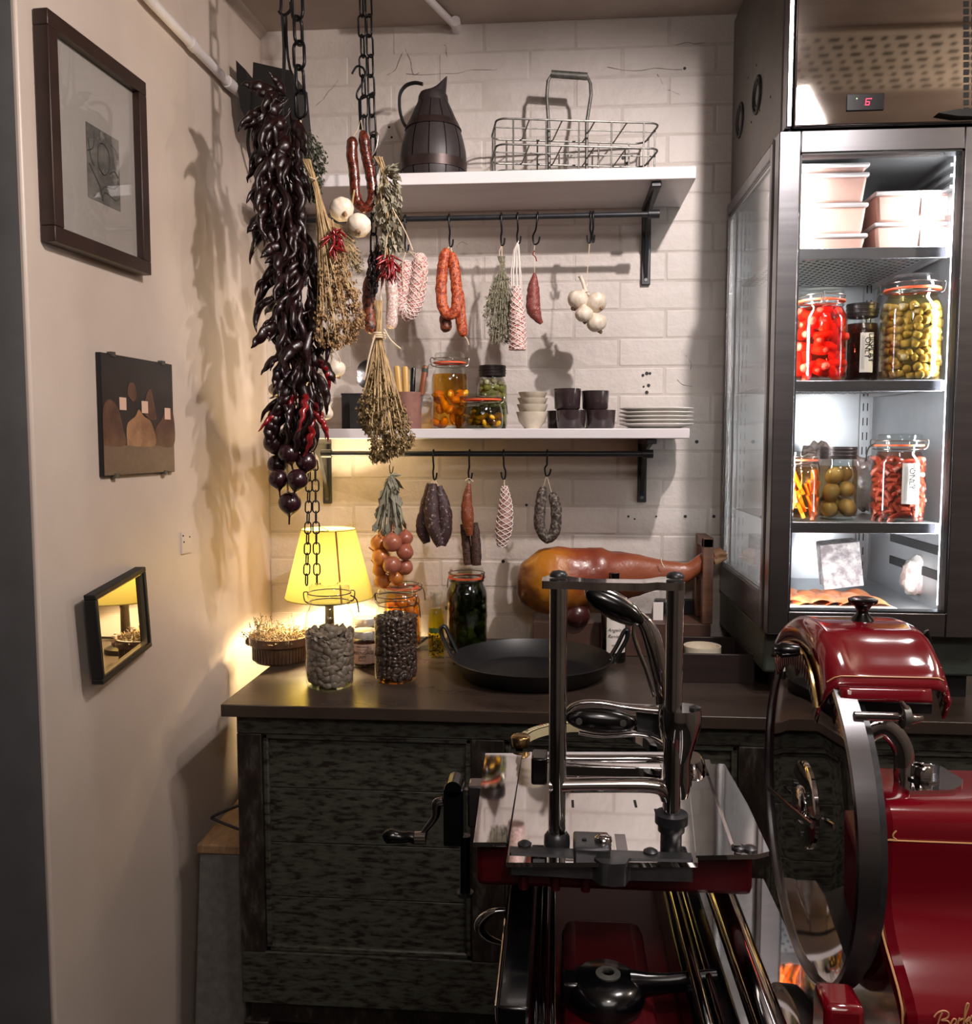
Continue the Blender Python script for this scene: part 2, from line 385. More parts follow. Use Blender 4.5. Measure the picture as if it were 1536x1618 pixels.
def rail(lbl, name, xa, xb, y, z, r=.0062):
    t = thing(name, lbl, 'rail', ((xa + xb) / 2, y, z))
    part('rod', MB().rod((xa, y, z), (xb, y, z), r, 14), K['black'], t)
    for x in (xa + .012, xb - .012): part('rod_socket', MB().rod((x - .012, y, z), (x + .012, y, z), r + .0035, 14), K['black'], t)
    return t
YR = 2.02
XB = P(1020, 400, YW).x
bracket(s1, XB, ZS1b, P(1020, 452, YW).z, 1.975); bracket(s1, P(480, 400, YW).x, ZS1b, P(480, 452, YW).z, 1.975)
bracket(s2, P(1014, 740, YW).x, ZS2b, P(1014, 793, YW).z, 1.975); bracket(s2, P(519, 740, YW).x, ZS2b, P(519, 795, YW).z, 1.975)
ZR1 = P(850, 342, YR).z; ZR2 = P(800, 717, YR).z
rail('black hanging rail below the upper shelf', 'hanging_rail', P(440, 350, YR).x, XB + .012, YR, ZR1)
rail('black hanging rail below the lower shelf', 'hanging_rail', P(508, 717, YR).x, P(1032, 716, YR).x, YR, ZR2)

# ================================================================ counter
ZT = .91; YF = 1.588; XLc = PZ(325, 1131, ZT).x; XRc = 1.45
t = thing('worktop_counter', 'long worn counter with dark top and chipped grey-green panelled front', 'counter', (.4, 1.9, 0))
part('countertop', MB().box(XLc, XRc, YF, YW - .008, ZT - .024, ZT), K['topwood'], t, bevel=.002)
yf = YF + .022; xl = XLc + .022; zb = .24
part('carcass', MB().box(xl + .01, XRc, yf + .02, YW - .03, zb + .02, ZT - .026), K['cab2'], t)
part('top_rail', MB().box(xl, XRc, yf, yf + .022, ZT - .062, ZT - .024), K['cab'], t, bevel=.002)
part('bottom_rail', MB().box(xl, XRc, yf, yf + .022, P(500, 1590, yf).z, P(500, 1508, yf).z), K['cab'], t, bevel=.002)
zr = P(500, 1508, yf).z
stx = [xl, P(745, 1300, yf).x, P(745, 1300, yf).x + .49, P(745, 1300, yf).x + 1.0]
for i, x in enumerate(stx):
    part('stile', MB().box(x, x + (.062 if i else .048), yf - .001, yf + .022, zr, ZT - .062), K['cab2'], t, bevel=.002)
    if i < 3:
        x1 = stx[i + 1]; x0 = x + (.062 if i else .048); d = .012
        m = MB()
        for (a_, b_, c_, d_) in ((x0, x1, zr, zr + d), (x0, x1, ZT - .062 - d, ZT - .062), (x0, x0 + d, zr, ZT - .062), (x1 - d, x1, zr, ZT - .062)): m.box(a_, b_, yf + .004, yf + .02, c_, d_)
        part('panel_moulding', m, K['cab'], t, bevel=.003)
        n = 4; h = (ZT - .062 - zr) / n
        for k in range(n): part('panel_board', MB().box(x0 + .004, x1 - .004, yf + .011, yf + .022, zr + h * k + .0008, zr + h * (k + 1) - .0008), K['cab'], t, bevel=.0008)
for x in (xl, .3, XRc - .08):
    for y in (yf + .001, YW - .1): part('foot', MB().box(x, x + .05, y, y + .05, 0, zb + .03), K['cab2'], t, bevel=.003)

# grey sided bin with tan top between wall and counter
bx0 = onw(300, 1500, .05); t = thing('storage_bin', 'grey narrow bin with tan wooden lid and black wire handle beside the counter', 'bin', (XLc - .03, 1.75, 0))
zt_ = P(330, 1345, 1.66).z; xa = P(318, 1345, 1.66).x; xb_ = XLc + .016
part('body', MB().hexa([(xa - .025, 1.63, 0), (xb_, 1.63, 0), (xb_, 1.95, 0), (xa - .02, 1.95, 0), (xa, 1.65, zt_), (xb_, 1.65, zt_), (xb_, 1.93, zt_), (xa, 1.93, zt_)]), mat('grey_canvas', '#6b6864', '#5a5854', sc=60, rough=.8), t, bevel=.004)
part('lid', MB().box(xa - .003, xb_, 1.645, 1.94, zt_ + .001, zt_ + .02), mat('tan_wood', '#9c7c5c', '#7b5c40', sc=20, rough=.6, stretch=(4, 1, 1)), t, bevel=.003)
part('handle', MB().tube(spl([(xb_, 1.7, zt_ + .02), (xa + .02, 1.7, zt_ + .045), (xa + .012, 1.7, zt_ + .055), (xb_, 1.7, zt_ + .09)], 5), .003, 8), K['black'], t)

# ================================================================ things on the left wall
def wallframe(px0, pxt0, pxb0, px1, pxt1, pxb1, th, off=.004):
    """the four corners (near-top, near-bottom, far-top, far-bottom) of a flat thing standing th off the left wall"""
    return [onw(px0, pxt0, th + off), onw(px0, pxb0, th + off), onw(px1, pxt1, th + off), onw(px1, pxb1, th + off)]
wd = V((.0671, 1, 0)).normalized(); wn = V((1, -.0671, 0)).normalized(); up = V((0, 0, 1))
def flat_on_wall(name, label, cat, c, w_, h, th, border, fm, roll=0, tilt=0):
    """root at the centre on the wall; local x along the wall (away), local y up, local z into the room"""
    t = thing(name, label, cat, c)
    rot = Matrix((wd, up, wn)).transposed()
    t.rotation_euler = (rot @ Matrix.Rotation(roll, 3, 'Z') @ Matrix.Rotation(tilt, 3, 'Y')).to_euler()
    def lp(nm, mb, mt, label=None, bevel=0, par=None):
        o = mk(nm, mb, mt, par or t)
        if label: o['label'] = label
        if bevel: bev(o, bevel)
        return o
    for (nm, x0, x1, y0, y1) in (('frame_side', -w_/2, w_/2, h/2 - border, h/2), ('frame_side', -w_/2, w_/2, -h/2, -h/2 + border), ('frame_side', -w_/2, -w_/2 + border, -h/2 + border, h/2 - border), ('frame_side', w_/2 - border, w_/2, -h/2 + border, h/2 - border)):
        lp(nm, MB().box(x0, x1, y0, y1, .0, th), fm, None, .0015)
    return t, lp
K['framew'] = mat('dark_stained_wood', '#33201b', '#271712', sc=22, rough=.4, stretch=(1, 1, 1), bump=.2, dist=.001)
A = [onw(78, 8, .026), onw(84, 378, .026), onw(233, 137, .026), onw(238, 436, .026)]
cF = (A[0] + A[1] + A[2] + A[3]) / 4 - wn * .024; wF = ((A[2] - A[0]).length + (A[3] - A[1]).length) / 2; hF = (A[0].z - A[1].z + A[2].z - A[3].z) / 2
t, lp = flat_on_wall('picture_frame', 'dark wooden picture frame with a grey drawing high on the left wall', 'picture', cF, wF, hF, .024, .024, K['framew'])
lp('mount', MB().box(-wF/2 + .02, wF/2 - .02, -hF/2 + .02, hF/2 - .02, .004, .010), mat('pale_mount', '#b9aca6', '#b3a59e', sc=5, rough=.6))
prt = lp('print', MB().box(-.03, .066, -.075, .045, .010, .0108), mat('pencil_drawing', '#8f857f', '#5f5955', '#a79c95', sc=26, rough=.7, detail=8, lo=.3, hi=.6))
m = MB()   # loose pencil strokes: an oval, folds of cloth
def st(pts, r=.0009): m.tube([(x, y, .0113) for x, y, _ in spl([(a_, b_, 0) for a_, b_ in pts], 5)], r, 4)
st([(.0, -.01), (.004, .018), (.02, .024), (.034, .012), (.034, -.012), (.02, -.026), (.006, -.022), (0, -.01)])
st([(-.025, -.02), (-.01, -.035), (.004, -.05), (.012, -.07)]); st([(.062, -.03), (.045, -.042), (.02, -.045), (.008, -.055)])
st([(.01, -.07), (.02, -.055), (.05, -.06), (.063, -.052)]); st([(-.028, .0), (-.012, .01), (-.008, .035)]); st([(.04, .03), (.055, .024), (.06, .01)])
st([(-.026, .02), (-.02, -.01), (-.01, -.02)]); st([(.034, -.02), (.05, -.012), (.06, -.02)])
lp('pencil_lines', m, mat('graphite', '#4b4643', rough=.7))
lp('glazing', MB().box(-wF/2 + .02, wF/2 - .02, -hF/2 + .02, hF/2 - .02, .0125, .0135), K['pane'])
# poster of sacks
A = [onw(158, 556, .01), onw(166, 753, .01), onw(271, 576, .01), onw(278, 745, .01)]
cF = sum(A, V()) / 4 - wn * .009; wF = ((A[2] - A[0]).length + (A[3] - A[1]).length) / 2; hF = (A[0].z - A[1].z + A[2].z - A[3].z) / 2
t = thing('clip_frame_print', 'frameless dark photo print of market sacks in the middle of the left wall', 'picture', cF)
t.rotation_euler = Matrix((wd, up, wn)).transposed().to_euler()
def lp(nm, mb, mt, label=None, bevel=0):
    o = mk(nm, mb, mt, t)
    if bevel: bev(o, bevel)
    return o
W, H = wF / 2, hF / 2
lp('backing_board', MB().box(-W, W, -H, H, 0, .008), K['blackmatte'])
lp('print', MB().box(-W + .001, W - .001, -H + .001, H - .001, .008, .0086), mat('print_dark', '#2b2625', '#332d2b', sc=12, rough=.3))
lp('printed_ground', MB().box(-W + .001, W - .001, -H + .001, -H * .5, .0086, .0089), mat('print_ground', '#74614f', '#68564a', sc=60, rough=.3))
sk = mat('print_sack', '#6d4c3c', '#4b342b', '#80604d', sc=30, rough=.3); sk2 = mat('print_sack_light', '#a57d5a', '#7b573f', sc=30, rough=.3)
def flatpoly(pts, z, n=5):
    q = spl([(a_, b_, 0) for a_, b_ in pts + [pts[0]]], n)[:-1]; return MB().prism([(a.x, a.y, z) for a in q], (0, 0, .0003))
S = W / .075
for pts, mt in (([(-1, -.5), (-.98, .1), (-.8, .25), (-.6, .1), (-.5, -.2), (-.45, -.5)], sk), ([(-.4, -.5), (-.38, -.15), (-.15, .0), (-.05, .12), (.1, .0), (.3, -.1), (.4, -.5)], sk2),
                ([(.42, -.5), (.42, -.2), (.6, -.05), (.75, .12), (.98, .1), (.98, -.5)], sk), ([(.1, .05), (.15, .35), (.3, .5), (.38, .3), (.45, .0), (.3, -.05)], sk), ([(-.35, .35), (-.3, .55), (-.15, .55), (-.1, .35), (-.2, .25)], sk)):
    lp('printed_sack', flatpoly([(x * W, y * H) for x, y in pts], .0089), mt)
for x, y in ((-.48, .2), (.12, .17), (.8, .08)):
    o = lp('printed_tag', MB().box(x * W - .011, x * W + .011, y * H - .011, y * H + .011, .0092, .0095), K['pink'])
for x in (-.7, .7):
    for h in (-H, H): lp('clip', MB().box(x * W - .006, x * W + .006, h - .004, h + .004, .002, .011), K['dwire'])
# small tilted mirror
A = [onw(152, 928, .03), onw(150, 1082, .03), onw(242, 897, .03), onw(239, 1030, .03)]
cF = sum(A, V()) / 4 - wn * .017; wF = ((A[2] - A[0]).length + (A[3] - A[1]).length) / 2; hF = (A[0].z - A[1].z + A[2].z - A[3].z) / 2
t, lp = flat_on_wall('mirror', 'small crooked black framed mirror on the left wall near the counter', 'mirror', cF - wd * .006, wF * 1.1, hF * .97, .02, .009, K['blackmatte'], roll=radians(5.5), tilt=radians(6.5))
wF *= 1.12
lp('mirror_glass', MB().box(-wF/2 + .006, wF/2 - .006, -hF/2 + .006, hF/2 - .006, .003, .011), mat('silvered_glass', '#cfcbc4', rough=.02, metal=1))
m = MB(); w2, h2 = wF * .49 - .009, hF * .485 - .009
for (x0, x1, y0, y1) in ((-w2, w2, h2 - .003, h2), (-w2, w2, -h2, -h2 + .003), (-w2, -w2 + .003, -h2, h2), (w2 - .003, w2, -h2, h2)): m.box(x0, x1, y0, y1, .011, .016)
lp('inner_slip', m, mat('silver_slip', '#a8987c', rough=.3, metal=.8))
# square filler patch with screws
t = thing('wall_patch', 'small square filled patch with screws on the left wall', 'patch', onw(294, 857, .002))
rotw = Matrix((wd, up, wn)).transposed(); t.rotation_euler = rotw.to_euler()
mk('plate', MB().box(-.02, .02, -.022, .022, -.003, .0015), K['plaster'], t)
for x, y in ((-.015, .015), (.013, .01), (-.012, .002)): mk('screw', MB().disc((x, y, .002), (0, 0, 1), .0018, .001, 8), K['ink'], t)

# black wall speaker high in the corner
c = P(415, 150, 2.05); t = thing('wall_speaker', 'black box on the wall in the top left corner behind the chillies', 'speaker', c)
m = MB(); q = [P(400, 98, 2.0), P(462, 112, 2.0), P(470, 200, 2.0), P(396, 205, 2.0)]
m.prism(q, (.0, .12, 0)); part('body', m, K['blackmatte'], t, bevel=.004)
m = MB(); m.prism([P(373, 95, 1.99), P(388, 110, 1.99), P(396, 150, 1.99), P(394, 200, 1.99), P(380, 170, 1.99), P(374, 130, 1.99)], (.0, .05, 0)); part('side_bracket', m, K['blackmatte'], t)
m = MB().tube(spl([P(396, 190, 2.02), P(392, 230, 2.05), P(404, 280, 2.1)], 5), .004, 8); part('cable', m, K['blackmatte'], t)

# ================================================================ glass door fridge
YFr = 1.68; YB = 2.185
FX0 = P(1220, 700, YFr).x; FX1 = P(1590, 700, YFr).x
ZD1 = P(1240, 207, YFr).z; ZD0 = P(1240, 1003, YFr).z
t = thing('display_fridge', 'tall steel fridge with lit glass door and glass side', 'fridge', ((FX0 + FX1) / 2, 1.93, ZT))
fr = t
ft = ZC - .02
m = MB().box(FX0 + .004, FX1, YFr + .045, YB, ZD0 - .085, ZD0 - .002); part('plinth', m, mat('grey_green_paint', '#4c534d', '#3f4641', sc=20, rough=.45, bump=.2, dist=.001), t, bevel=.006)
for x in (FX0 + .03, FX1 - .06):
    for y in (YFr + .07, YB - .06): part('foot', MB().box(x, x + .04, y, y + .04, ZT, ZD0 - .083), K['blackmatte'], t)
sw = P(1256, 600, YFr).x - FX0      # stile width
fth = .035
# door: four stiles + glass + dark gasket
GX1 = P(1510, 600, YFr).x
zt2 = P(1300, 241, YFr).z; zb2 = P(1300, 967, YFr).z
d = part('door', MB().box(FX0, FX0 + sw, YFr, YFr + fth, ZD0, ZD1), K['steel'], t, bevel=.002)
part('door_right_stile', MB().box(GX1, FX1, YFr, YFr + fth, ZD0, ZD1), K['steel'], d, bevel=.002)
part('door_top_rail', MB().box(FX0 + sw, GX1, YFr, YFr + fth, zt2, ZD1), K['steel'], d, bevel=.002)
part('door_bottom_rail', MB().box(FX0 + sw, GX1, YFr, YFr + fth, ZD0, zb2), K['steel'], d, bevel=.002)
part('door_glass', MB().box(FX0 + sw - .004, GX1 + .004, YFr + .014, YFr + .018, zb2 - .004, zt2 + .004), K['pane'], d)
m = MB()
for (x0, x1, z0, z1) in ((FX0 + sw, GX1, zt2 - .003, zt2), (FX0 + sw, GX1, zb2, zb2 + .003), (FX0 + sw, FX0 + sw + .003, zb2, zt2), (GX1 - .003, GX1, zb2, zt2)): m.box(x0, x1, YFr + .002, YFr + .03, z0, z1)
part('gasket', m, K['blackmatte'], d)
part('door_seal', MB().box(FX0 + .001, FX1, YFr + fth, YFr + fth + .012, ZD0, ZD1), K['blackmatte'], d) if False else None
m = MB()   # black seal seen as a dark line beside the side frame
m.box(FX0 - .001, FX0 + .03, YFr + fth, YFr + fth + .014, ZD0, ZD1); m.box(FX0 + .03, FX1, YFr + fth, YFr + fth + .014, ZD1 - .03, ZD1); m.box(FX0 + .03, FX1, YFr + fth, YFr + fth + .014, ZD0, ZD0 + .03); part('door_seal', m, K['blackmatte'], d)
# side frame and side glass
sy0 = YFr + fth + .014; sx = FX0 + .002
sz1 = ZD1 - .0; sz0 = ZD0
gy0, gy1 = sy0 + .03, YB - .012; gz1 = 1.935; gz0 = ZD0 + .065
m = MB()
m.box(sx, sx + .02, sy0, gy0, sz0, sz1); m.box(sx, sx + .02, gy1, YB, sz0, sz1); m.box(sx, sx + .02, gy0, gy1, gz1, sz1); m.box(sx, sx + .02, gy0, gy1, sz0, gz0)
part('side_frame', m, K['steel'], t, bevel=.0015)
m = MB()
for k in (0, .007): m.box(sx + .004, sx + .012, gy0, gy1, gz1 - .004 - k, gz1 - k * .9) ; m.box(sx + .004, sx + .012, gy0 + k, gy0 + .002 + k, gz0, gz1); m.box(sx + .004, sx + .012, gy1 - .003 - k, gy1 - k, gz0, gz1); m.box(sx + .004, sx + .012, gy0, gy1, gz0 + k, gz0 + .002 + k)
part('side_trim', m, mat('aluminium', '#c8c8c8', rough=.25, metal=1), t)
part('side_glass', MB().box(sx + .007, sx + .010, gy0, gy1, gz0, gz1), thin('side_glass', '#eef2f2', milky=.15, ior=1.4), t)
# lining
lx0, lx1 = sx + .022, GX1 + .022
m = MB()
m.box(lx0, lx1 + .02, YB - .02, YB - .002, ZD0, ZD1)              # back
part('back_lining', m, K['steelin'], t)
part('right_lining', MB().box(lx1, lx1 + .02, YFr + fth + .015, YB - .02, ZD0, ZD1), K['steelin'], t)
part('floor_lining', MB().box(lx0 - .018, lx1, YFr + fth + .015, YB - .02, ZD0, ZD0 + .035), K['steelin'], t)
part('top_lining', MB().box(lx0 - .018, lx1, YFr + fth + .015, YB - .02, ZD1 - .02, ZD1 - .001), K['steelin'], t)
# uprights with slots
xu = P(1373, 500, YB - .03).x
for x in (xu, lx0 + .02):
    u = part('slotted_upright', MB().box(x - .012, x + .012, YB - .027, YB - .02, ZD0 + .035, ZD1 - .02), K['steelin'], t, bevel=.001)
    m = MB()
    for k in range(26): z = ZD0 + .06 + k * .034; m.box(x - .006, x - .0035, YB - .0278, YB - .0265, z, z + .018); m.box(x + .0035, x + .006, YB - .0278, YB - .0265, z, z + .018)
    part('slot', m, K['blackmatte'], u, kind='stuff')
# right side rack: dark slots and angled runners
for k, (pya, pyb) in enumerate(((838, 870), (868, 912))):
    zz = P(1395, (pya + pyb) / 2, 1.95).z
    part('side_slot', MB().box(lx1 - .003, lx1 + .001, YFr + .07, 2.02, zz - .009, zz + .009), K['blackmatte'], t, bevel=.0008)
for k in range(3):
    zz = ZD1 - .045 - k * .02
    part('runner', MB().box(lx1 - .012 - k*.0, lx1, YFr + .08, YB - .05, zz, zz + .006), K['steelin'], t)
# led strips (in the front corners, behind the door frame)
for x, sgn in ((lx0 + .008, 1), (lx1 - .010, -1)):
    part('led_strip', MB().box(x - .004, x + .004, YFr + fth + .018, YFr + fth + .026, ZD0 + .05, ZD1 - .03), K['led'], t)
    light('fridge_led_light', 'AREA', (x + sgn * .008, YFr + fth + .03, (ZD0 + ZD1) / 2), 3.4, (1, .98, .97), .01, (x + sgn * .3, YFr + .26, (ZD0 + ZD1) / 2), sy=.86)
# shelves
SY0 = YFr + .062; fsx0 = lx0 + .004; 
fz = [P(1300, 393, SY0).z, P(1300, 602, SY0).z, P(1300, 826, SY0).z]; fzt = ZD0 + .035
K['perf'] = mat('perforated_steel', '#b9bbbd', rough=.3, metal=.9)
for k, z in enumerate(fz):
    s = part('shelf', MB().box(fsx0, lx1 - .012, SY0 + .008, YB - .06, z - .004, z), K['perf'], t)
    part('shelf_lip', MB().box(fsx0, lx1 - .012, SY0, SY0 + .008, z - .02, z + .001), K['steel'], s, bevel=.001)
    part('support_rail', MB().box(lx1 - .024, lx1 - .012, SY0 + .01, YB - .06, z - .013, z - .004), K['steelin'], s)
    m = MB(); nx = 22; ny = 16
    for i in range(nx):
        for j in range(ny):
            x = fsx0 + .01 + i * (lx1 - .03 - fsx0) / nx; y = SY0 + .03 + j * .022 + (i % 2) * .011
            m.box(x - .003, x + .003, y - .003, y + .003, z - .0048, z - .0038)
    part('perforation', m, K['blackmatte'], s, kind='stuff')
# housing above the door
hz0 = ZD1 + .006
m = MB().box(FX0 + .01, FX1, YFr + .04, YB, hz0, ft); part('housing', m, mat('housing_steel', '#7d7a75', '#6f6c67', sc=10, rough=.4, metal=.7), t)
part('housing_gap', MB().box(FX0 + .006, FX1, YFr + .02, YB - .2, ZD1 + .0005, hz0), K['blackmatte'], t)
xp = P(1257, 100, YFr - .0).x
part('corner_strip', MB().box(FX0 + .012, xp - .002, YFr + .004, YFr + .04, hz0 + .002, ft), K['steel'], t, bevel=.002)
pn = part('control_panel', MB().box(xp + .001, FX1, YFr, YFr + .04, hz0 + .002, ft), mat('panel_steel', '#b0a69f', '#a59b94', sc=50, rough=.05, metal=1, stretch=(.05, 1, 1)), t, bevel=.002)
a_ = P(1337, 176, YFr); b_ = P(1397, 148, YFr)
dsp = part('display', MB().box(a_.x, b_.x, YFr - .003, YFr + .002, a_.z, b_.z), K['blackgloss'], pn, bevel=.0008)
rd = mat('red_digits', '#ff2040', emit=3.0); gr = mat('green_dot', '#a0ff80', emit=2)
zc_ = (a_.z + b_.z) / 2; xm = P(1371, 162, YFr).x
m = MB(); w_, h_ = .0042, .0052; tk = .0009     # seven segment 6
sh = lambda z: (z - zc_) * .15
def seg(x0, z0, x1, z1): m.hexa([(x0 - tk/2, YFr - .0036, z0 - tk/2), (x1 + tk/2, YFr - .0036, z1 - tk/2), (x1 + tk/2, YFr - .003, z1 - tk/2), (x0 - tk/2, YFr - .003, z0 - tk/2), (x0 - tk/2, YFr - .0036, z0 + tk/2), (x1 + tk/2, YFr - .0036, z1 + tk/2), (x1 + tk/2, YFr - .003, z1 + tk/2), (x0 - tk/2, YFr - .003, z0 + tk/2)])
for z in (-h_, 0, h_): seg(xm - w_ + sh(zc_ + z), zc_ + z, xm + w_ - .002 + sh(zc_ + z), zc_ + z)
m.tube([(xm - w_ - .0006, YFr - .0034, zc_ - h_), (xm - w_ + .0006, YFr - .0034, zc_ + h_)], tk * .6, 5); m.tube([(xm + w_ - .0026, YFr - .0034, zc_ - h_), (xm + w_ - .002, YFr - .0034, zc_)], tk * .6, 5)
part('digit', m, rd, dsp)
m = MB().disc((xm + w_ + .001, YFr - .0034, zc_ + h_), (0, 1, 0), .0009, .0005, 8); part('degree_mark', m, rd, dsp)
part('indicator', MB().disc((P(1353, 157, YFr).x, YFr - .0034, P(1353, 157, YFr).z), (0, 1, 0), .0009, .0005, 8), gr, dsp)
# square vent holes at the right
for i in range(3):
    for j in range(15):
        q = P(1527 + i * 13, 6 + j * 12, YFr - .0005)
        part('vent_hole', MB().box(q.x - .0045, q.x + .0045, YFr - .001, YFr + .001, q.z - .0045, q.z + .0045), K['blackmatte'], pn)
q = P(1482, 180, YFr - .0); m = MB().prism([P(1478, 182, YFr), P(1510, 176, YFr), P(1600, 172, YFr), P(1600, 188, YFr), P(1510, 187, YFr)], (0, -.012, 0)); part('lock_lever', m, K['blackmatte'], pn, bevel=.001)
# two round vents on the left side of the housing
for (px, py) in ((1170, 190), (1197, 150)):
    q = PX(px, py, FX0 + .010); r_ = .034
    v = part('round_vent', MB().tube([q + V((0, r_ * cos(a), r_ * sin(a))) for a in [2*pi*k/28 for k in range(28)]], .0045, 8, closed=True), K['blackmatte'], t)
    part('inner_ring', MB().tube([q + V((0, r_ * .7 * cos(a), r_ * .7 * sin(a))) for a in [2*pi*k/28 for k in range(28)]], .003, 6, closed=True), K['blackmatte'], v)
    m = MB()
    for k in range(8): a = k * pi / 4; m.rod(q + V((0, r_ * .7 * cos(a), r_ * .7 * sin(a))), q + V((0, r_ * cos(a), r_ * sin(a))), .002, 5)
    part('spoke', m, K['blackmatte'], v)
for (px, py) in ((1160, 218), (1187, 193), (1182, 123), (1200, 175), (1217, 153), (1152, 160), (1195, 103)):
    part('rivet', MB().disc(PX(px, py, FX0 + .0095), (1, 0, 0), .0025, .002, 8), K['wire'], t)
# ================================================================ helpers for hung and stored food
def pp(pts, Y):   # pixel path at one depth (or own depth as third value)
    return [P(a[0], a[1], a[2] if len(a) > 2 else Y) for a in pts]
def rp(px, Y): return px / F * Y
K['hook'] = mat('hook_steel', '#17181c', rough=.3, metal=.5)
def s_hook(px, pyb, zr, label, dx=0.0, px2=None, r=.0021, lx=.5):
    """hooked over the rail at height zr; returns the point where it carries"""
    x = P(px, 700, YR).x; zb = P(px, pyb, YR).z; x2 = P(px2 or px, 700, YR).x; w_ = .012
    path = [(x, YR + .010, zr - .006), (x, YR + .0095, zr + .003), (x, YR, zr + .0092), (x, YR - .0095, zr + .002), (x + (x2 - x) * .3, YR - .010, zr - .016),
            (x + (x2 - x) * .7, YR - .006, (zr + zb) / 2), (x2 - w_ * lx * .4, YR - .002, zb + .018), (x2 - w_ * lx * .3, YR, zb + .006), (x2, YR, zb), (x2 + w_ * lx * .7, YR, zb + .004), (x2 + w_ * lx, YR - .001, zb + .016)]
    solo('s_hook', MB().tube(spl(path, 5), r, 8), K['hook'], label, 'hook', 'S-hooks on the hanging rails')
    return V((x2, YR, zb + r))
def sausage(t, name, pts, Y, rpx, mt, n=14, jit=.18, jf=110, taper=None, label=None, sub=10):
    path = spl(pp(pts, Y), sub); m_ = len(path); r0 = rp(rpx, Y) if not hasattr(rpx, '__len__') else None
    rs = []
    prof = lspl([rp(a, Y) for a in rpx], sub) if r0 is None else None
    for i in range(m_):
        u = i / (m_ - 1)
        if prof: rs.append(max(.0008, prof[min(i, len(prof) - 1)]))
        else:
            e = min(u, 1 - u) * (m_ - 1) / 5.2; rs.append(r0 * min(1, (.22 + .78 * sqrt(min(1, e)))))
    part(name, MB().tube(path, rs, n, jit=jit, jf=jf), mt, t, label); return path, rs
def netting(t, path, rs, mt, k=5, turns=3, r=.0006, grow=1.05):
    m = MB(); n = len(path); fr = []
    T0 = None; u = V((1, 0, 0))
    for i in range(n):
        d = (path[min(i + 1, n - 1)] - path[max(i - 1, 0)]).normalized(); u = (u - d * u.dot(d)).normalized(); fr.append((u.copy(), d.cross(u)))
    for s_ in (1, -1):
        for j in range(k):
            pts = []
            for i in range(0, n * 2 - 1):
                f = i / 2; a0 = int(f); b0 = min(a0 + 1, n - 1); g = f - a0; p = path[a0].lerp(path[b0], g); rr = (rs[a0] * (1 - g) + rs[b0] * g) * grow + .0006
                a = 2 * pi * j / k + s_ * turns * 2 * pi * f / n; U, W_ = fr[a0]; pts.append(p + (U * cos(a) + W_ * sin(a)) * rr)
            m.tube(pts, r, 4, caps=False)
    return part('netting', m, mt, t, kind='stuff')
def strings(t, paths, r=.0008, mt=None, name='string'):
    for p in paths: part(name, MB().tube(spl(p, 5), r, 5), mt or K['string'], t)
def qv(m, c, a, b):   # a small leaf quad folded
    m.add([c - a, c + b, c + a, c - b], [(0, 1, 2, 3)])
def rv(s=1): return V((R.gauss(0, 1), R.gauss(0, 1), R.gauss(0, 1))).normalized() * s
def silh(prof, py):
    for i in range(len(prof) - 1):
        a, b = prof[i], prof[i + 1]
        if a[0] <= py <= b[0]: u = (py - a[0]) / (b[0] - a[0]); return a[1] + (b[1] - a[1]) * u, a[2] + (b[2] - a[2]) * u
    return prof[-1][1], prof[-1][2]
def herb(t, prof, Y, tie, n, leaf, mt, smt, k=7, cl=.006, ystart=None, thin_=.0006, nstem=None, long=1.6, depth=.55, up_=False, lname='foliage', top=None):
    """dried bunch: stems leave the tie point and fan out inside the outline prof [(py, xl, xr)]; clumps of small leaves at their ends"""
    ms, ml = MB(), MB(); tp = P(tie[0], tie[1], Y); y0 = prof[0][0]; y1 = prof[-1][0]
    for i in range(n):
        py = y0 + (y1 - y0) * R.random() ** .85; xl, xr = silh(prof, py); u = R.uniform(-1, 1); px = (xl + xr) / 2 + u * (xr - xl) / 2
        hw = rp((xr - xl) / 2, Y) * depth; q = P(px, py, Y) + V((0, R.uniform(-1, 1) * hw * sqrt(max(0, 1 - u * u)), 0))
        if nstem is None or i < nstem:
            md = tp.lerp(q, .5) + V((R.uniform(-.004, .004), R.uniform(-.004, .004), 0)); s0 = tp + V((R.uniform(-.005, .005), R.uniform(-.005, .005), 0))
            if top: s0 = P(top[0] + R.uniform(-6, 6), top[1], Y) + V((0, R.uniform(-.004, .004), 0)); ms.tube([s0, tp + V((R.uniform(-.005, .005), R.uniform(-.005, .005), 0)), md, q], thin_, 3, caps=False)
            else: ms.tube([s0, md, q], thin_, 3, caps=False)
        dn = (q - tp).normalized()
        for j in range(k):
            c = q + rv(cl * R.random()); a = (rv() + dn * long).normalized() * leaf * R.uniform(.6, 1.2); b = a.cross(rv()).normalized() * leaf * .5
            qv(ml, c, a, b)
    part('stems', ms, smt, t, kind='stuff'); part(lname, ml, mt, t, kind='stuff')
def bulb(m, c, r, h, up_, lobes=0, neck=.28, tip=None, n=20):
    """a bulb with its root end at c - up*h/2 and its neck along up"""
    rot = V(up_).normalized().to_track_quat('Z', 'Y').to_matrix(); ph = R.uniform(0, 6)
    prof = [(.05, -.5), (.22, -.49), (.6, -.42), (.9, -.22), (1, 0), (.93, .18), (.7, .34), (.42, .46), (neck, .58), (neck * .7, .75), (neck * .6, .95)]
    rr = lspl([a for a, b in prof], 2); zz_ = lspl([b for a, b in prof], 2)
    lob = (lambda a, z: 1 + .055 * abs(cos(lobes * (a + ph) / 2)) - .02) if lobes else (lambda a, z: 1 + .012 * cos(5 * a + ph))
    return m.lathe([(r * x, h * z) for x, z in zip(rr, zz_)], c, n, rot, lob)
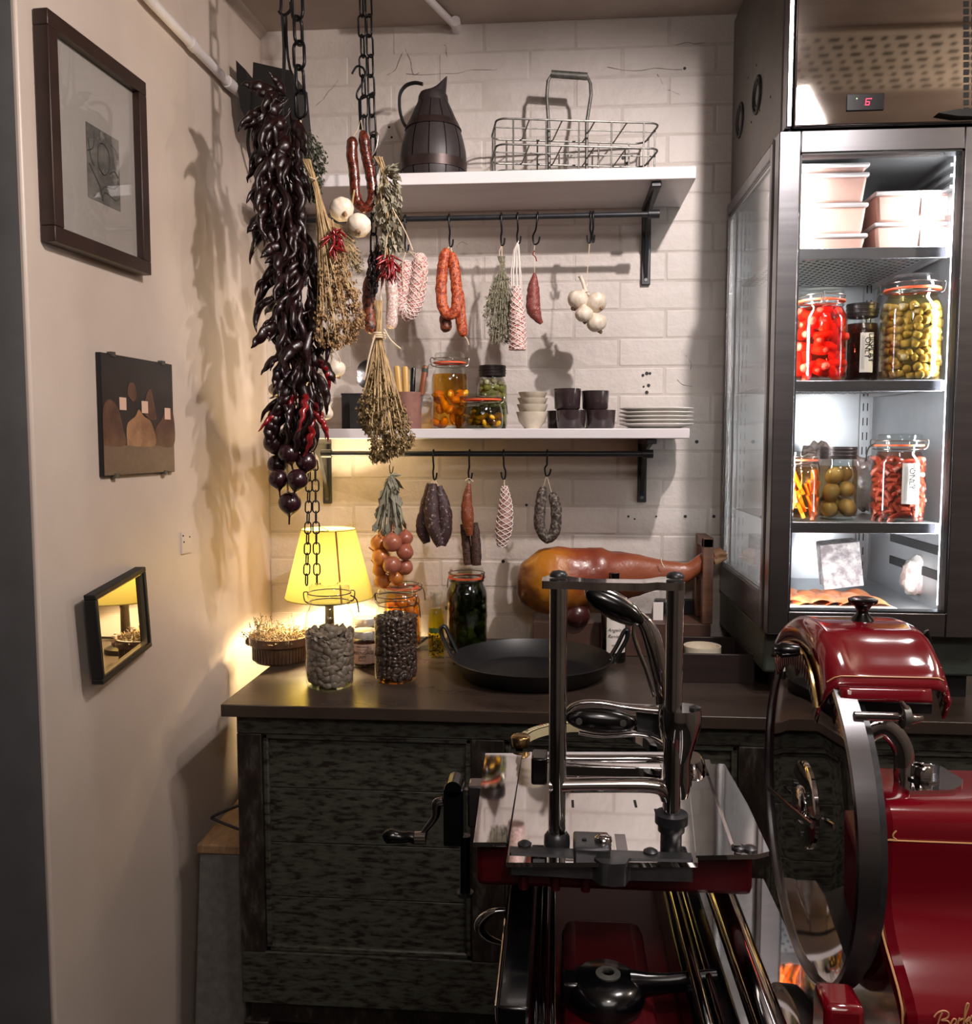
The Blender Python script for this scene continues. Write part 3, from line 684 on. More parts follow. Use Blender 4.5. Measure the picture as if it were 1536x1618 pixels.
K['garlic'] = mat('garlic_skin', '#e6dccb', '#d2c1ac', '#a98b78', sc=70, rough=.45, tex='noise', bump=.4, dist=.001, lo=.35, hi=.62, stretch=(1, 1, .5))
K['root'] = mat('garlic_root', '#a08060', '#70563e', sc=200, rough=.8)
K['straw'] = mat('dry_straw', '#b79a6c', '#8e7148', sc=50, rough=.7)
K['dred'] = mat('dark_red_chilli', '#22090b', '#110506', '#3c0f14', sc=30, rough=.33, coat=.1, bump=.6, bsc=70, dist=.002, lo=.35, hi=.68)
K['bred'] = mat('bright_red_chilli', '#8f1118', '#5e0c12', sc=60, rough=.28, coat=.3)
K['oreg'] = mat('dried_oregano', '#6e5c3c', '#a08658', '#3f3826', sc=110, rough=.8, lo=.44, hi=.56)
K['flow'] = mat('dried_flowers', '#8c6a45', '#b3936a', '#594028', sc=110, rough=.8, lo=.44, hi=.56)
K['gherb'] = mat('dark_green_herb', '#2f3326', '#474a36', sc=90, rough=.8)
K['sage'] = mat('pale_dried_sage', '#a09a86', '#7d7764', '#c3bca8', sc=60, rough=.8, lo=.35, hi=.6)
K['thyme'] = mat('dried_thyme', '#8b846c', '#5d5a48', '#aaa38c', sc=110, rough=.8, lo=.44, hi=.56)
K['shoot'] = mat('braided_dry_leaves', '#8f8b78', '#67675a', sc=40, rough=.7, stretch=(1, 1, .2))
# chain of oval links
def link_mesh(L, w_, r):
    h = L / 2 - w_ / 2; pts = []
    for k in range(7): a = pi * k / 6; pts.append((w_ / 2 * cos(a), 0, h + w_ / 2 * sin(a)))
    for k in range(7): a = pi + pi * k / 6; pts.append((w_ / 2 * cos(a), 0, -h + w_ / 2 * sin(a)))
    return mesh('link', MB().tube(pts, r, 8, closed=True), K['hook'])
def chain(label, path, L, w_, r, group=None, ang=0.0, plain=True):
    path = [V(p) for p in path]; t = thing('chain', label, 'chain', path[0], group); me = link_mesh(L, w_, r); pitch = L - 2.2 * r
    i = 0; seg = 0; pos = path[0].copy(); k = 0
    pts = [pos.copy()]
    rem = pitch
    for a, b in zip(path, path[1:]):
        d = (b - a); ln = d.length; d.normalize(); s_ = rem
        while s_ <= ln: pts.append(a + d * s_); s_ += pitch
        rem = s_ - ln
    for a, b in zip(pts, pts[1:]):
        d = (b - a).normalized(); q = d.to_track_quat('Z', 'Y').to_matrix() @ Matrix.Rotation(ang + (pi / 2 if k % 2 else 0), 3, 'Z')
        inst(me, 'link', t, (a + b) / 2 - path[0], q); k += 1
    return t

# ================================================================ left cluster: chains, chilli strings, onions
YC = 1.72
cx = lambda px, py, Y=YC: P(px, py, Y)
zct = ZC - .02
def above(px, py, Y): q = P(px, py, Y); return V((q.x, q.y, zct))
# ceiling bar the chains hang from
m = MB().rod((P(470, 0, YC).x - .12, YC, ZC - .02), (P(640, 0, YC).x, YC, ZC - .02), .009, 12)
t = thing('ceiling_bar', 'black iron bar under the ceiling that the chains hang from', 'bar', (P(540, 0, YC).x, YC, ZC)); part('rod', m, K['black'], t)
chain('thick black chain hanging beside the dark dried chillies', [above(467, 0, YC - .012), cx(477, 215, YC - .012)], .052, .024, .0032, ang=.35)
chain('first strand of slim black chain ending in front of the yellow lampshade', [cx(462, 232, 1.745), cx(468, 640, 1.76), cx(489, 735, 1.84), cx(484, 935, 1.86)], .0262, .0135, .0016, 'slim chains by the lampshade', ang=.1)
chain('right one of two slim chain strands in front of the yellow lampshade', [cx(466, 232, 1.745), cx(474, 640, 1.76), cx(498, 732, 1.84), cx(501, 925, 1.86)], .0262, .0135, .0016, 'slim chains by the lampshade', ang=.1)
# big hook carrying the string
t = solo('hook', MB().tube(spl([above(447, 0, YC), cx(444, 8), cx(441, 18), cx(449, 24), cx(459, 16), cx(459, 4)], 6), .003, 8), K['hook'], 'black open hook at the top edge above the chilli strings', 'hook')
# chilli string
ts = thing('chilli_string', 'long string of dark red dried chillies hanging from a hook at the left', 'chillies', cx(452, 30))
def chilli_mesh(L, r, curl, mt, flat=1.0):
    n = 9; path = []; rs = []
    for i in range(n + 1):
        u = i / n; path.append(V((sin(curl * u) / max(curl, .01) * L * .98, R.uniform(-.04, .04) * L, -(1 - cos(curl * u)) / max(curl, .01) * L)))
        rs.append(r * [.18, .6, 1, 1.02, .95, .86, .74, .58, .36, .1][i])
    mm = MB().tube(spl(path, 2), lspl(rs, 2), 10, jit=.32, jf=55, flat=flat); mm.tube([V((-.012, .001, .005)), V((-.004, 0, .001)), V((.002, 0, 0))], [.0012, .0016, .003], 5)
    return mesh('chilli', mm, mt)
CH = [chilli_mesh(L, r, c, K['dred'], fl) for L, r, c, fl in ((.085, .0098, .9, .75), (.1, .0085, 1.3, .8), (.07, .0125, .5, .55), (.095, .008, 1.7, .8), (.078, .0095, 1.1, .7))]
CR = [chilli_mesh(.085, .008, .9, K['bred'], .7)]
strands = MB().tube(spl(pp([(446, 22), (449, 80), (447, 160), (440, 300), (446, 450), (452, 600), (462, 700)], YC), 4), .0035, 6)
strands.tube(spl(pp([(452, 22), (455, 90), (470, 170), (480, 330), (470, 500), (478, 650)], YC), 4), .0025, 6)
part('twine', strands, K['blackmatte'], ts)
spine = [(140, 438, 12), (200, 444, 26), (260, 446, 22), (320, 452, 30), (380, 458, 36), (440, 470, 42), (500, 474, 40), (560, 470, 36), (620, 474, 30), (655, 476, 24)]
def spx(py):
    for a, b in zip(spine, spine[1:]):
        if py <= b[0]: u = max(0, (py - a[0]) / (b[0] - a[0])); return a[1] + (b[1] - a[1]) * u, a[2] + (b[2] - a[2]) * u
    return spine[-1][1:]
N_CH = 185
for i in range(N_CH):
    py = 150 + 510 * i / N_CH + R.uniform(-8, 8); x, w_ = spx(py); x += R.uniform(-w_, w_) * .8
    az = R.choice([R.uniform(2.4, 3.9), R.uniform(-.8, .8), R.uniform(3.6, 5.8), R.uniform(3.9, 5.5), R.uniform(0, 6.28)])
    if py < 250 and cos(az) > .2: az = pi - az
    pitch = R.uniform(.1, 1.0) if cos(az) < .1 else R.uniform(.6, 1.3)
    rot = Matrix.Rotation(az, 3, 'Z') @ Matrix.Rotation(pitch, 3, 'Y') @ Matrix.Rotation(R.uniform(-.5, .5), 3, 'X')
    red = py > 520 and R.random() < .22
    o = inst(R.choice(CR if red else CH), 'chilli', ts, cx(x, py) + V((cos(az) * .008, sin(az) * .012 + R.uniform(-.01, .01), 0)) - ts.location, rot, R.uniform(.8, 1.2))
for (a, b) in (((440, 150), (390, 122)), ((446, 165), (384, 185)), ((452, 185), (402, 215)), ((446, 205), (396, 245)), ((462, 190), (492, 232)), ((456, 215), (428, 262)), ((470, 215), (470, 268)), ((440, 180), (398, 200)), ((450, 150), (432, 112))):
    p = P(a[0], a[1], YC - .02); q = P(b[0], b[1], YC - .04); d = q - p; Xv = d.normalized(); Yv = V((0, 0, 1)).cross(Xv).normalized(); Zv = Xv.cross(Yv)
    inst(CH[2], 'chilli', ts, p - ts.location, Matrix((Xv, Yv, Zv)).transposed(), d.length / .07 * 1.15)
# hand-placed chillies that make the outline (root px, tip px)
def aimed(a, b, me, Yo=0, L=.09, nm='chilli', root=ts):
    p = P(a[0], a[1], YC + Yo); q = P(b[0], b[1], YC + Yo - .01); d = q - p; X = d.normalized(); Zv = V((0, 0, 1)); Yv = Zv.cross(X).normalized(); Zv = X.cross(Yv)
    inst(me, nm, root, p - root.location, Matrix((X, Yv, Zv)).transposed(), d.length / L)
for a, b, c in (((438, 158), (386, 124), 2), ((436, 168), (392, 178), 2), ((430, 255), (398, 310), 0), ((434, 280), (376, 302), 1), ((430, 290), (390, 340), 0), ((426, 330), (372, 378), 0), ((432, 340), (396, 382), 2),
                ((425, 440), (386, 442), 3), ((430, 470), (408, 474), 2), ((425, 505), (404, 520), 0), ((430, 515), (414, 540), 2), ((440, 565), (416, 580), 0), ((445, 580), (432, 600), 3), ((500, 590), (545, 648), 0), ((495, 650), (540, 686), 1), ((500, 620), (522, 655), 0), ((460, 625), (408, 652), 0), ((430, 660), (408, 715), 2), ((440, 640), (420, 690), 2), ((490, 650), (505, 730), 0), ((455, 660), (460, 730), 1), ((470, 660), (476, 738), 0)):
    aimed(a, b, (CR + CH)[0] if a[0] > 480 and a[1] > 580 and R.random() < .6 else CH[c], Yo=-.03)
# red onions below
to = thing('red_onion_bunch', 'bunch of dark red onions tied below the dark chilli string', 'onions', cx(460, 690))
K['ronion'] = mat('dark_red_onion', '#2c1218', '#1c0b10', '#451a22', sc=14, rough=.25, coat=.2, stretch=(3, 3, .5), lo=.35, hi=.65)
for (px, py, r_, yo) in ((434, 700, 18, 0), (482, 698, 18, 0), (456, 716, 17, -.012), (484, 730, 17, 0), (438, 734, 16, .01), (440, 757, 16, -.01), (470, 758, 17, -.02), (458, 795, 18.5, 0), (455, 690, 16, .02)):
    c = cx(px, py, YC + yo); rr = rp(r_, YC); m = MB(); bulb(m, c, rr, rr * 2.0, (R.uniform(-.3, .3), R.uniform(-.2, .2), -1), 0, .12); part('onion', m, K['ronion'], to)
part('string', MB().tube(spl(pp([(462, 680), (455, 720), (454, 760), (456, 790)], YC + .004), 4), .002, 6), K['string'], to)
# herbs behind / right of the chillies
t = thing('green_herb_bunch', 'dark green dried herb bunch hanging at the top right of the chilli string', 'herbs', cx(476, 215, 1.76))
herb(t, [(212, 470, 492), (235, 475, 512), (258, 480, 514), (290, 486, 508), (320, 494, 504)], 1.76, (474, 205), 130, .0036, K['gherb'], K['gherb'], k=10, cl=.008)
part('tie', MB().tube([cx(474, 190, 1.76), cx(476, 214, 1.76)], .003, 6), K['string'], t)
t = thing('straw_flower_bunch', 'bunch of brown dried flowers on long straw stems right of the chilli string', 'dried flowers', cx(482, 250, 1.70))
herb(t, [(395, 515, 540), (430, 508, 552), (480, 505, 570), (510, 500, 577), (535, 500, 560), (548, 510, 540)], 1.70, (500, 300), 330, .0042, K['flow'], K['straw'], k=11, cl=.008, top=(484, 252), thin_=.0009, nstem=70)
part('tie', MB().tube([cx(490, 280, 1.69), cx(498, 284, 1.69), cx(503, 279, 1.69)], .0015, 6), K['string'], t)
t = thing('wispy_grass_bunch', 'fine wispy dried grass bunch under the two garlic bulbs', 'dried grass', cx(520, 355, 1.74))
herb(t, [(365, 530, 552), (390, 532, 568), (415, 538, 575), (432, 545, 572)], 1.74, (516, 345), 260, .0022, K['thyme'], K['straw'], k=4, cl=.004, thin_=.0005)
part('tie', MB().tube([cx(512, 345, 1.74), cx(522, 347, 1.74)], .002, 6), K['string'], t)
def mini_chillies(name, label, cpx, cpy, w_, h_, Y, n, seed=0):
    t = thing(name, label, 'chillies', P(cpx, cpy - h_, Y)); ms = []
    for L in (.022, .028):
        ms.append(mesh('small_chilli', MB().tube([V((0, 0, 0)), V((L * .5, 0, -.001)), V((L, 0, -.003))], [.0012, .0030, .0005], 6), K['bred']))
    for i in range(n):
        u = R.uniform(-1, 1); v_ = R.uniform(-1, 1)
        p = P(cpx + u * w_ * .7, cpy + v_ * h_ * .8, Y - .012 * (1 - u * u)); az = R.uniform(0, 6.28)
        inst(R.choice(ms), 'small_chilli', t, p - t.location, Matrix.Rotation(az, 3, 'Z') @ Matrix.Rotation(R.uniform(.2, 1.5), 3, 'Y'))
    part('stem_tie', MB().tube([P(cpx - 3, cpy - h_ - 6, Y), P(cpx, cpy, Y)], .0018, 6), K['straw'], t); return t
mini_chillies('small_chilli_cluster', 'small cluster of bright red chillies beside the chilli string', 528, 375, 15, 22, 1.70, 40)
# two garlic bulbs on the rail
def garlic(t, px, py, rpx, Y, upv, lobes=9, h=1.75):
    rr = rp(rpx, Y); c = P(px, py, Y); m = MB(); bulb(m, c, rr, rr * h, upv, lobes, .2, n=36); b = part('bulb', m, K['garlic'], t)
    u_ = V(upv).normalized(); e = c - u_ * rr * h * .5; part('root_disc', MB().ball(e, rr * .24, 10, jit=.5, jf=300), K['root'], b)
t = thing('garlic_pair', 'two large garlic bulbs hanging next to the shiny dark sausage loop', 'garlic', cx(556, 320, 1.76))
garlic(t, 540, 331, 19, 1.76, (-.35, .55, .5)); garlic(t, 567, 356, 19, 1.74, (-.1, .75, .75))
part('stem', MB().tube(spl(pp([(560, 300), (556, 330), (560, 350)], 1.77), 4), .002, 6), K['straw'], t)
t = thing('garlic_bunch', 'pale garlic bulbs hanging low behind the red chillies at the left', 'garlic', cx(515, 545, 1.80))
for q in ((531, 583, 15, -.3), (512, 598, 13, .1), (520, 548, 12, .3), (507, 655, 13, 0), (436, 615, 12, 0), (445, 590, 12, .2), (515, 652, 12, .6)): garlic(t, q[0], q[1], q[2], 1.80, (q[3], -.1, 1))
strings(t, [pp([(515, 540), (528, 555), (538, 570), (528, 582)], 1.79), pp([(512, 540), (508, 600), (506, 640)], 1.8), pp([(470, 560), (440, 590), (436, 610)], 1.8)], .0009)

# ================================================================ middle cluster on two chains
Y2 = 1.84
chain('left of two parallel black chains near the ceiling, carrying the sausage loop', [above(570, 0, Y2), P(571, 0, Y2), P(577, 225, Y2)], .044, .0155, .0021, 'parallel chains', ang=.2)
chain('right of two parallel black chains, reaching from the ceiling to the rail', [above(580, 0, Y2), P(582, 0, Y2), P(590, 240, Y2), P(591, 470, Y2)], .044, .0155, .0021, 'parallel chains', ang=.7)
solo('s_hook', MB().tube(spl(pp([(556, 117), (564, 105), (574, 108), (577, 120), (572, 132), (564, 147), (566, 157), (576, 154), (590, 146)], Y2 - .015), 5), .0022, 8), K['hook'], 'bent black hook on the left parallel chain above the sausage loop', 'hook', 'hooks on the chains')
solo('s_hook', MB().tube(spl(pp([(584, 212), (592, 208), (597, 215), (594, 235), (586, 250), (588, 262), (598, 258), (606, 246)], Y2 - .012), 5), .0022, 8), K['wire'], 'bright steel hook on the right parallel chain above the pale sage', 'hook', 'hooks on the chains')
K['shiny'] = mat('shiny_dark_sausage', '#3a150e', '#6b2c1a', '#230c0a', sc=130, rough=.2, coat=.6, bump=.7, dist=.0015, lo=.44, hi=.58)
t = thing('sausage_loop', 'shiny dark brown cured sausage loop hanging on the left parallel chain', 'sausage', P(575, 190, Y2 - .02))
sausage(t, 'casing', [(558, 216), (556, 240), (560, 280), (563, 312), (575, 329), (588, 318), (587, 285), (578, 240), (573, 206)], Y2 - .03, 8.6, K['shiny'], n=16, jit=.14, jf=110)
strings(t, [pp([(558, 216), (565, 205), (570, 190)], Y2 - .028), pp([(573, 206), (571, 190)], Y2 - .028), ])
solo('hanging_wire', MB().tube(pp([(568, 158), (570, 205)], Y2 - .026), .003, 6), K['hook'], 'short black wire between the bent hook and the sausage loop', 'wire')
# pale sage
t = thing('sage_bunch', 'pale grey dried sage bunch hanging beside the sausage loop', 'herbs', P(598, 245, 1.80))
herb(t, [(262, 608, 622), (285, 600, 628), (320, 592, 634), (360, 596, 636), (392, 604, 634), (410, 612, 624)], 1.80, (606, 270), 170, .011, K['sage'], K['straw'], k=3, cl=.004, top=(598, 248), thin_=.0011, nstem=20, long=2.0, depth=.8, lname='leaves')
strings(t, [pp([(620, 330), (640, 365), (652, 395)], 1.79), pp([(612, 370), (608, 410), (606, 450)], 1.79)], .001)
mini_chillies('red_chilli_cluster', 'bright red chilli cluster under the pale sage bunch', 614, 418, 15, 20, 1.79, 60)
t = thing('dark_chilli_bunch', 'very dark chilli bunch beneath the pale sage', 'chillies', P(592, 385, 1.83))
for i in range(26):
    az = R.uniform(0, 6.28); rot = Matrix.Rotation(az, 3, 'Z') @ Matrix.Rotation(R.uniform(.7, 1.4), 3, 'Y')
    inst(R.choice(CH), 'chilli', t, P(592 + R.uniform(-8, 10), 385 + R.uniform(0, 60), 1.83) - t.location, rot, .5)
K['dsaus'] = mat('dark_peppered_sausage', '#2a1610', '#8a4529', '#1d1310', sc=110, rough=.45, bump=.6, dist=.002, lo=.44, hi=.56)
t = thing('rust_brown_sausage', 'rough rust-brown sausage hanging behind the tied oregano bunch', 'sausage', P(588, 420, 1.86))
sausage(t, 'casing', [(586, 432), (583, 470), (584, 505), (588, 528)], 1.86, 10.5, K['dsaus']); strings(t, [pp([(592, 330), (590, 405), (586, 434)], 1.86)])
K['salw'] = mat('white_moulded_salami', '#d9ccc3', '#a87c74', '#efe6de', sc=200, rough=.7, bump=.4, dist=.001, lo=.44, hi=.56)
t = thing('white_salami', 'plain white salami hanging between the oregano bunch and the netted salami', 'sausage', P(619, 425, 1.9))
sausage(t, 'casing', [(616, 432), (620, 470), (619, 500), (618, 520)], 1.9, 9.5, K['salw']); strings(t, [[P(612, 352, YR - .012), P(612, 400, 1.96), P(616, 434, 1.9)]])
# tied oregano
t = thing('oregano_bunch', 'large dried oregano bunch tied with twine in front of the lower shelf', 'herbs', P(600, 470, 1.80))
herb(t, [(600, 585, 612), (625, 572, 628), (650, 566, 640), (675, 572, 648), (700, 588, 655), (712, 588, 640), (728, 588, 604)], 1.80, (599, 530), 480, .0042, K['oreg'], K['straw'], k=11, cl=.008, top=(598, 475), thin_=.0011, nstem=110)
herb(t, [(560, 592, 604), (600, 584, 614)], 1.80, (599, 530), 80, .0036, K['oreg'], K['straw'], k=6, cl=.005, nstem=60, lname='upper_foliage')
m = MB()
for k in range(3): q = P(599, 527 + k * 3.4, 1.80); m.tube([q + V((.0125 * cos(a), .0125 * sin(a), 0)) for a in [2 * pi * j / 16 for j in range(16)]], .0019, 6, closed=True)
part('twine_wrap', m, K['string'], t)
strings(t, [pp([(607, 520), (618, 538), (633, 551)], 1.785), pp([(592, 530), (584, 560), (578, 590), (575, 600)], 1.785), pp([(603, 478), (602, 466), (604, 440)], 1.80)], .0016)
# netted pair right of the sage, on the first rail hook
K['pinks'] = mat('pink_white_salami', '#b3645f', '#e6d3ca', '#8e4a46', sc=190, rough=.6, bump=.6, dist=.002, lo=.44, hi=.54)
hk = s_hook(643, 398, ZR1, 'black S-hook holding the knotted string of the netted salami loop', px2=644)
t = thing('netted_salami_loop', 'pink and white netted salami loop hanging next to the red chilli cluster', 'sausage', hk)
pth_, rs_ = sausage(t, 'casing', [(664, 400), (662, 440), (655, 478), (644, 494), (634, 480), (637, 445), (646, 412)], YR, 12, K['pinks'], n=16); netting(t, pth_, rs_, K['netm'], k=6, turns=4, r=.0008)
strings(t, [[hk, P(652, 402, YR - .02), P(672, 430, YR - .02), P(664, 460, YR - .02)], [hk, P(636, 420, YR - .02), P(638, 460, YR - .02)], [hk, P(664, 402, YR)]], .0008)

# ================================================================ things on the upper rail
K['chor'] = mat('orange_paprika_sausage', '#8b3016', '#cf6a40', '#6d2412', sc=130, rough=.4, bump=.9, dist=.003, lo=.44, hi=.56)
hk = s_hook(711, 390, ZR1, 'black S-hook holding the orange paprika sausage', px2=713)
t = thing('paprika_sausage_loop', 'long orange-red paprika sausage loop on the upper rail above the amber jar', 'sausage', hk)
sausage(t, 'casing', [(706, 392), (700, 420), (697, 460), (701, 488), (712, 497), (722, 482), (720, 440), (714, 398)], YR, 8.8, K['chor'], n=16)
sausage(t, 'casing', [(722, 450), (726, 480), (729, 510), (733, 532)], YR + .014, 8.5, K['chor'], n=16); sausage(t, 'casing', [(704, 490), (704, 512), (708, 524)], YR + .02, 9, K['dsaus'], label='dark lower sausage end')
strings(t, [[hk, P(707, 393, YR)], [hk, P(714, 398, YR)], pp([(732, 530), (738, 536), (741, 545)], YR + .014)], .0012)
hk = s_hook(792, 388, ZR1, 'black S-hook holding the grey-green thyme bunch', px2=793)
t = thing('thyme_bunch', 'grey-green dried thyme bunch left of the long netted salami', 'herbs', hk)
herb(t, [(440, 782, 806), (465, 770, 812), (495, 762, 812), (520, 770, 812), (543, 776, 800)], YR, (795, 425), 340, .0026, K['thyme'], K['thyme'], k=7, cl=.006, top=(792, 405))
strings(t, [[hk, P(793, 398, YR), P(794, 425, YR)], [hk, P(789, 400, YR), P(792, 425, YR)]], .0009)
hk = s_hook(817, 385, ZR1, 'black S-hook holding the long netted salami', px2=818)
t = thing('long_netted_salami', 'long thin pink netted salami beside the thyme bunch', 'sausage', hk)
pth_, rs_ = sausage(t, 'casing', [(816, 452), (817, 490), (818, 520), (818, 553)], YR - .01, [5, 10.5, 12, 12.5, 3][0:4], K['pinks'], n=16); netting(t, pth_, rs_, K['netm'], k=6, turns=2.2, r=.0009)
m = MB()
for j in range(9): a = 2 * pi * j / 9; m.tube([hk + V((0, 0, .004)), P(816, 395, YR) + V((.006 * cos(a), .006 * sin(a), 0)), P(815, 430, YR) + V((.011 * cos(a), .008 * sin(a), 0)), P(816, 458, YR) + V((.012 * cos(a), .009 * sin(a), 0))], .0011, 4)
part('net_top', m, K['netm'], t)
hk = s_hook(848, 386, ZR1, 'curly black S-hook holding the small salami on a red string', px2=844, lx=.9)
t = thing('small_red_salami', 'small red-brown salami on a red string on the upper rail', 'sausage', hk)
K['sal1'] = mat('red_brown_salami', '#8b3f36', '#5f2824', '#c08a7e', sc=220, rough=.5, bump=.6, dist=.0015, lo=.44, hi=.56)
sausage(t, 'casing', [(845, 431), (843, 455), (843, 485), (848, 500), (856, 511)], YR, [2, 9, 11, 8, 3], K['sal1'])
strings(t, [[hk, P(844, 400, YR), P(845, 432, YR)]], .0007); part('red_tag', MB().tube(spl(pp([(845, 396), (842, 402), (846, 406), (848, 413)], YR), 4), .0012, 5), K['bred'], t)
hk = s_hook(930, 384, ZR1, 'front of two black S-hooks above the garlic bunch', px2=929, lx=-.5); s_hook(934, 383, ZR1, 'rear of two black S-hooks above the garlic bunch, slightly right', px2=934, lx=.3)
t = thing('garlic_bunch', 'four cream garlic bulbs on a white string at the right of the upper rail', 'garlic', hk)
garlic(t, 914, 474, 17, YR, (.5, .1, .9)); garlic(t, 942, 478, 16.5, YR, (-.5, .5, .6)); garlic(t, 923, 496, 14, YR - .01, (-.1, -.2, 1)); garlic(t, 943, 510, 15.5, YR, (-.4, -.1, 1))
m = MB().tube(spl(pp([(917, 436), (922, 448), (926, 462)], YR), 4), [.006] + [.0045] * 7 + [.008], 8); part('stem', m, K['garlic'], t)
strings(t, [[hk, P(929, 420, YR), P(926, 455, YR)]], .0009)
# ================================================================ things on the lower rail
hk = s_hook(617, 748, ZR2, 'thin black hook holding the plaited onion bunch', px2=617, r=.0012)
t = thing('yellow_onion_plait', 'plait of golden brown onions with dried leaves beside the lampshade', 'onions', hk)
K['onion'] = mat('golden_onion_skin', '#c47a32', '#a55c2c', '#d79a52', sc=14, rough=.3, coat=.2, stretch=(3, 3, .4), lo=.35, hi=.65)
K['onionp'] = mat('pink_brown_onion_skin', '#a4624a', '#8b4a3c', '#c08060', sc=14, rough=.3, coat=.2, stretch=(3, 3, .4), lo=.35, hi=.65)
for (px, py, r_, yo, k_) in ((600, 858, 15, 0, 0), (620, 857, 16, -.02, 1), (640, 850, 13, 0, 1), (602, 880, 15, -.01, 0), (640, 872, 14, -.01, 1), (619, 893, 15, -.03, 1), (600, 900, 12, 0, 0), (640, 896, 13, 0, 1), (604, 918, 13, 0, 0), (626, 912, 13, .0, 0)):
    rr = rp(r_, YR); m = MB(); bulb(m, P(px, py, YR + yo), rr, rr * 1.9, (R.uniform(-.4, .4), R.uniform(-.1, .2), 1 if py < 870 else .2), 0, .13); part('onion', m, K['onionp' if k_ else 'onion'], t)
herb(t, [(750, 612, 626), (780, 604, 632), (810, 596, 636), (842, 590, 642)], YR - .012, (618, 752), 46, .016, K['shoot'], K['shoot'], k=2, cl=.004, thin_=.0026, long=4, lname='dried_leaves')
hk = s_hook(685, 758, ZR2, 'black S-hook holding the dark purple-brown salami pair', px2=686)
K['dark1'] = mat('purple_brown_salami', '#41292b', '#2a1a1a', '#94807a', sc=150, rough=.55, bump=.7, dist=.002, lo=.44, hi=.56)
t = thing('dark_salami_pair', 'pair of thick purple-brown salamis on the lower rail', 'sausage', hk)
sausage(t, 'casing', [(680, 764), (674, 800), (668, 835), (674, 858), ], YR + .012, [6, 10, 11, 6], K['dark1'], n=16); sausage(t, 'casing', [(685, 764), (683, 800), (685, 830), (697, 862)], YR - .005, [6, 12, 13, 8], K['dark1'], n=16); sausage(t, 'casing', [(693, 768), (701, 800), (703, 835), (697, 861)], YR, [6, 11, 12, 8], K['dark1'], n=16)
strings(t, [[hk, P(680, 765, YR)], [hk, P(686, 766, YR)], [hk, P(693, 769, YR)]], .001)
hk = s_hook(742, 758, ZR2, 'black S-hook holding the rust-brown salami with dark lower part', px2=742)
K['rust'] = mat('rust_salami', '#84401f', '#5d2813', '#b87a50', sc=200, rough=.5, bump=.6, dist=.0015, lo=.44, hi=.56)
t = thing('rust_salami', 'slim rust-brown salami above a dark peppered one on the lower rail', 'sausage', hk)
sausage(t, 'casing', [(741, 764), (738, 790), (739, 820), (742, 846)], YR - .012, [3, 8, 10, 5], K['rust']); 
K['pep'] = mat('peppered_dark_salami', '#24140f', '#5a3a2e', '#120c0b', sc=220, rough=.6, bump=.8, dist=.0015, tex='noise', lo=.44, hi=.56)
sausage(t, 'casing', [(733, 828), (737, 860), (740, 892)], YR + .008, [6, 7.5, 7], K['pep'], label='dark peppered sausage'); sausage(t, 'casing', [(750, 826), (752, 860), (753, 893)], YR + .002, [6, 8, 7.5], K['pep'], label='dark peppered sausage')
strings(t, [[hk, P(741, 766, YR)], pp([(735, 760), (741, 756), (748, 761)], YR - .004)], .0009)
hk = s_hook(796, 757, ZR2, 'black S-hook holding the short netted white salami', px2=797, lx=-.6)
t = thing('short_netted_salami', 'short white netted salami on the lower rail', 'sausage', hk)
pth_, rs_ = sausage(t, 'casing', [(797, 768), (799, 800), (796, 835), (792, 864)], YR, [4, 10, 12.5, 6], mat('brown_pink_salami', '#8b625a', '#b59489', sc=60, rough=.6), n=16); netting(t, pth_, rs_, K['netm'], k=5, turns=2.5, r=.0010)
strings(t, [[hk, P(797, 770, YR)]], .0012)
hk = s_hook(865, 752, ZR2, 'curly black S-hook holding the looped grey-black salami', px2=864, lx=.8)
t = thing('grey_salami_loop', 'U-shaped grey-black salami loop at the right of the lower rail', 'sausage', hk)
sausage(t, 'casing', [(859, 768), (854, 800), (853, 830), (864, 850), (877, 838), (879, 805), (872, 778)], YR, 8.6, mat('mouldy_grey_salami', '#342a25', '#635950', '#a09588', sc=160, rough=.65, bump=.7, dist=.002, lo=.44, hi=.56), n=16)
strings(t, [[hk, P(859, 769, YR)], [hk, P(872, 779, YR)]], .0007)
# ================================================================ upper shelf: staved jug and wire crate
t = thing('wooden_jug', 'tall dark staved wooden jug with curved handle on the upper shelf', 'jug', (P(685, 290, 2.07).x, 2.07, ZS1t))
K['stave'] = mat('dark_stave_wood', '#231d1e', '#2e2728', sc=16, rough=.5, stretch=(3, 3, .4), bump=.3, dist=.001)
K['hoop'] = mat('dull_copper_hoop', '#3d2d2b', '#2c2423', sc=40, rough=.4, metal=.5)
cj = t.location.copy(); Yj = 2.07; sc_ = Yj / F
def zpy(py): return P(685, py, Yj).z
zb = zpy(290); jp = [(46, 292), (50, 270), (51, 245), (47, 222), (40, 198), (31, 176), (24, 160)]
prof = [(rp(a, Yj), ZS1t + (zpy(b) - zpy(292))) for a, b in jp]
rr = lspl([a for a, b in prof], 3); zs = lspl([b for a, b in prof], 3)
for k in range(12):
    a0 = 2 * pi * k / 12; m = MB().lathe([(r_, z - cj.z) for r_, z in zip(rr, zs)], cj, 4, None, None, a0 + .018, a0 + 2 * pi / 12 - .018)
    part('stave', m, K['stave'], t)
core = MB().lathe([(r_ - .003, z - cj.z) for r_, z in zip(rr, zs)], cj, 32); part('inner_wall', core, K['blackmatte'], t)
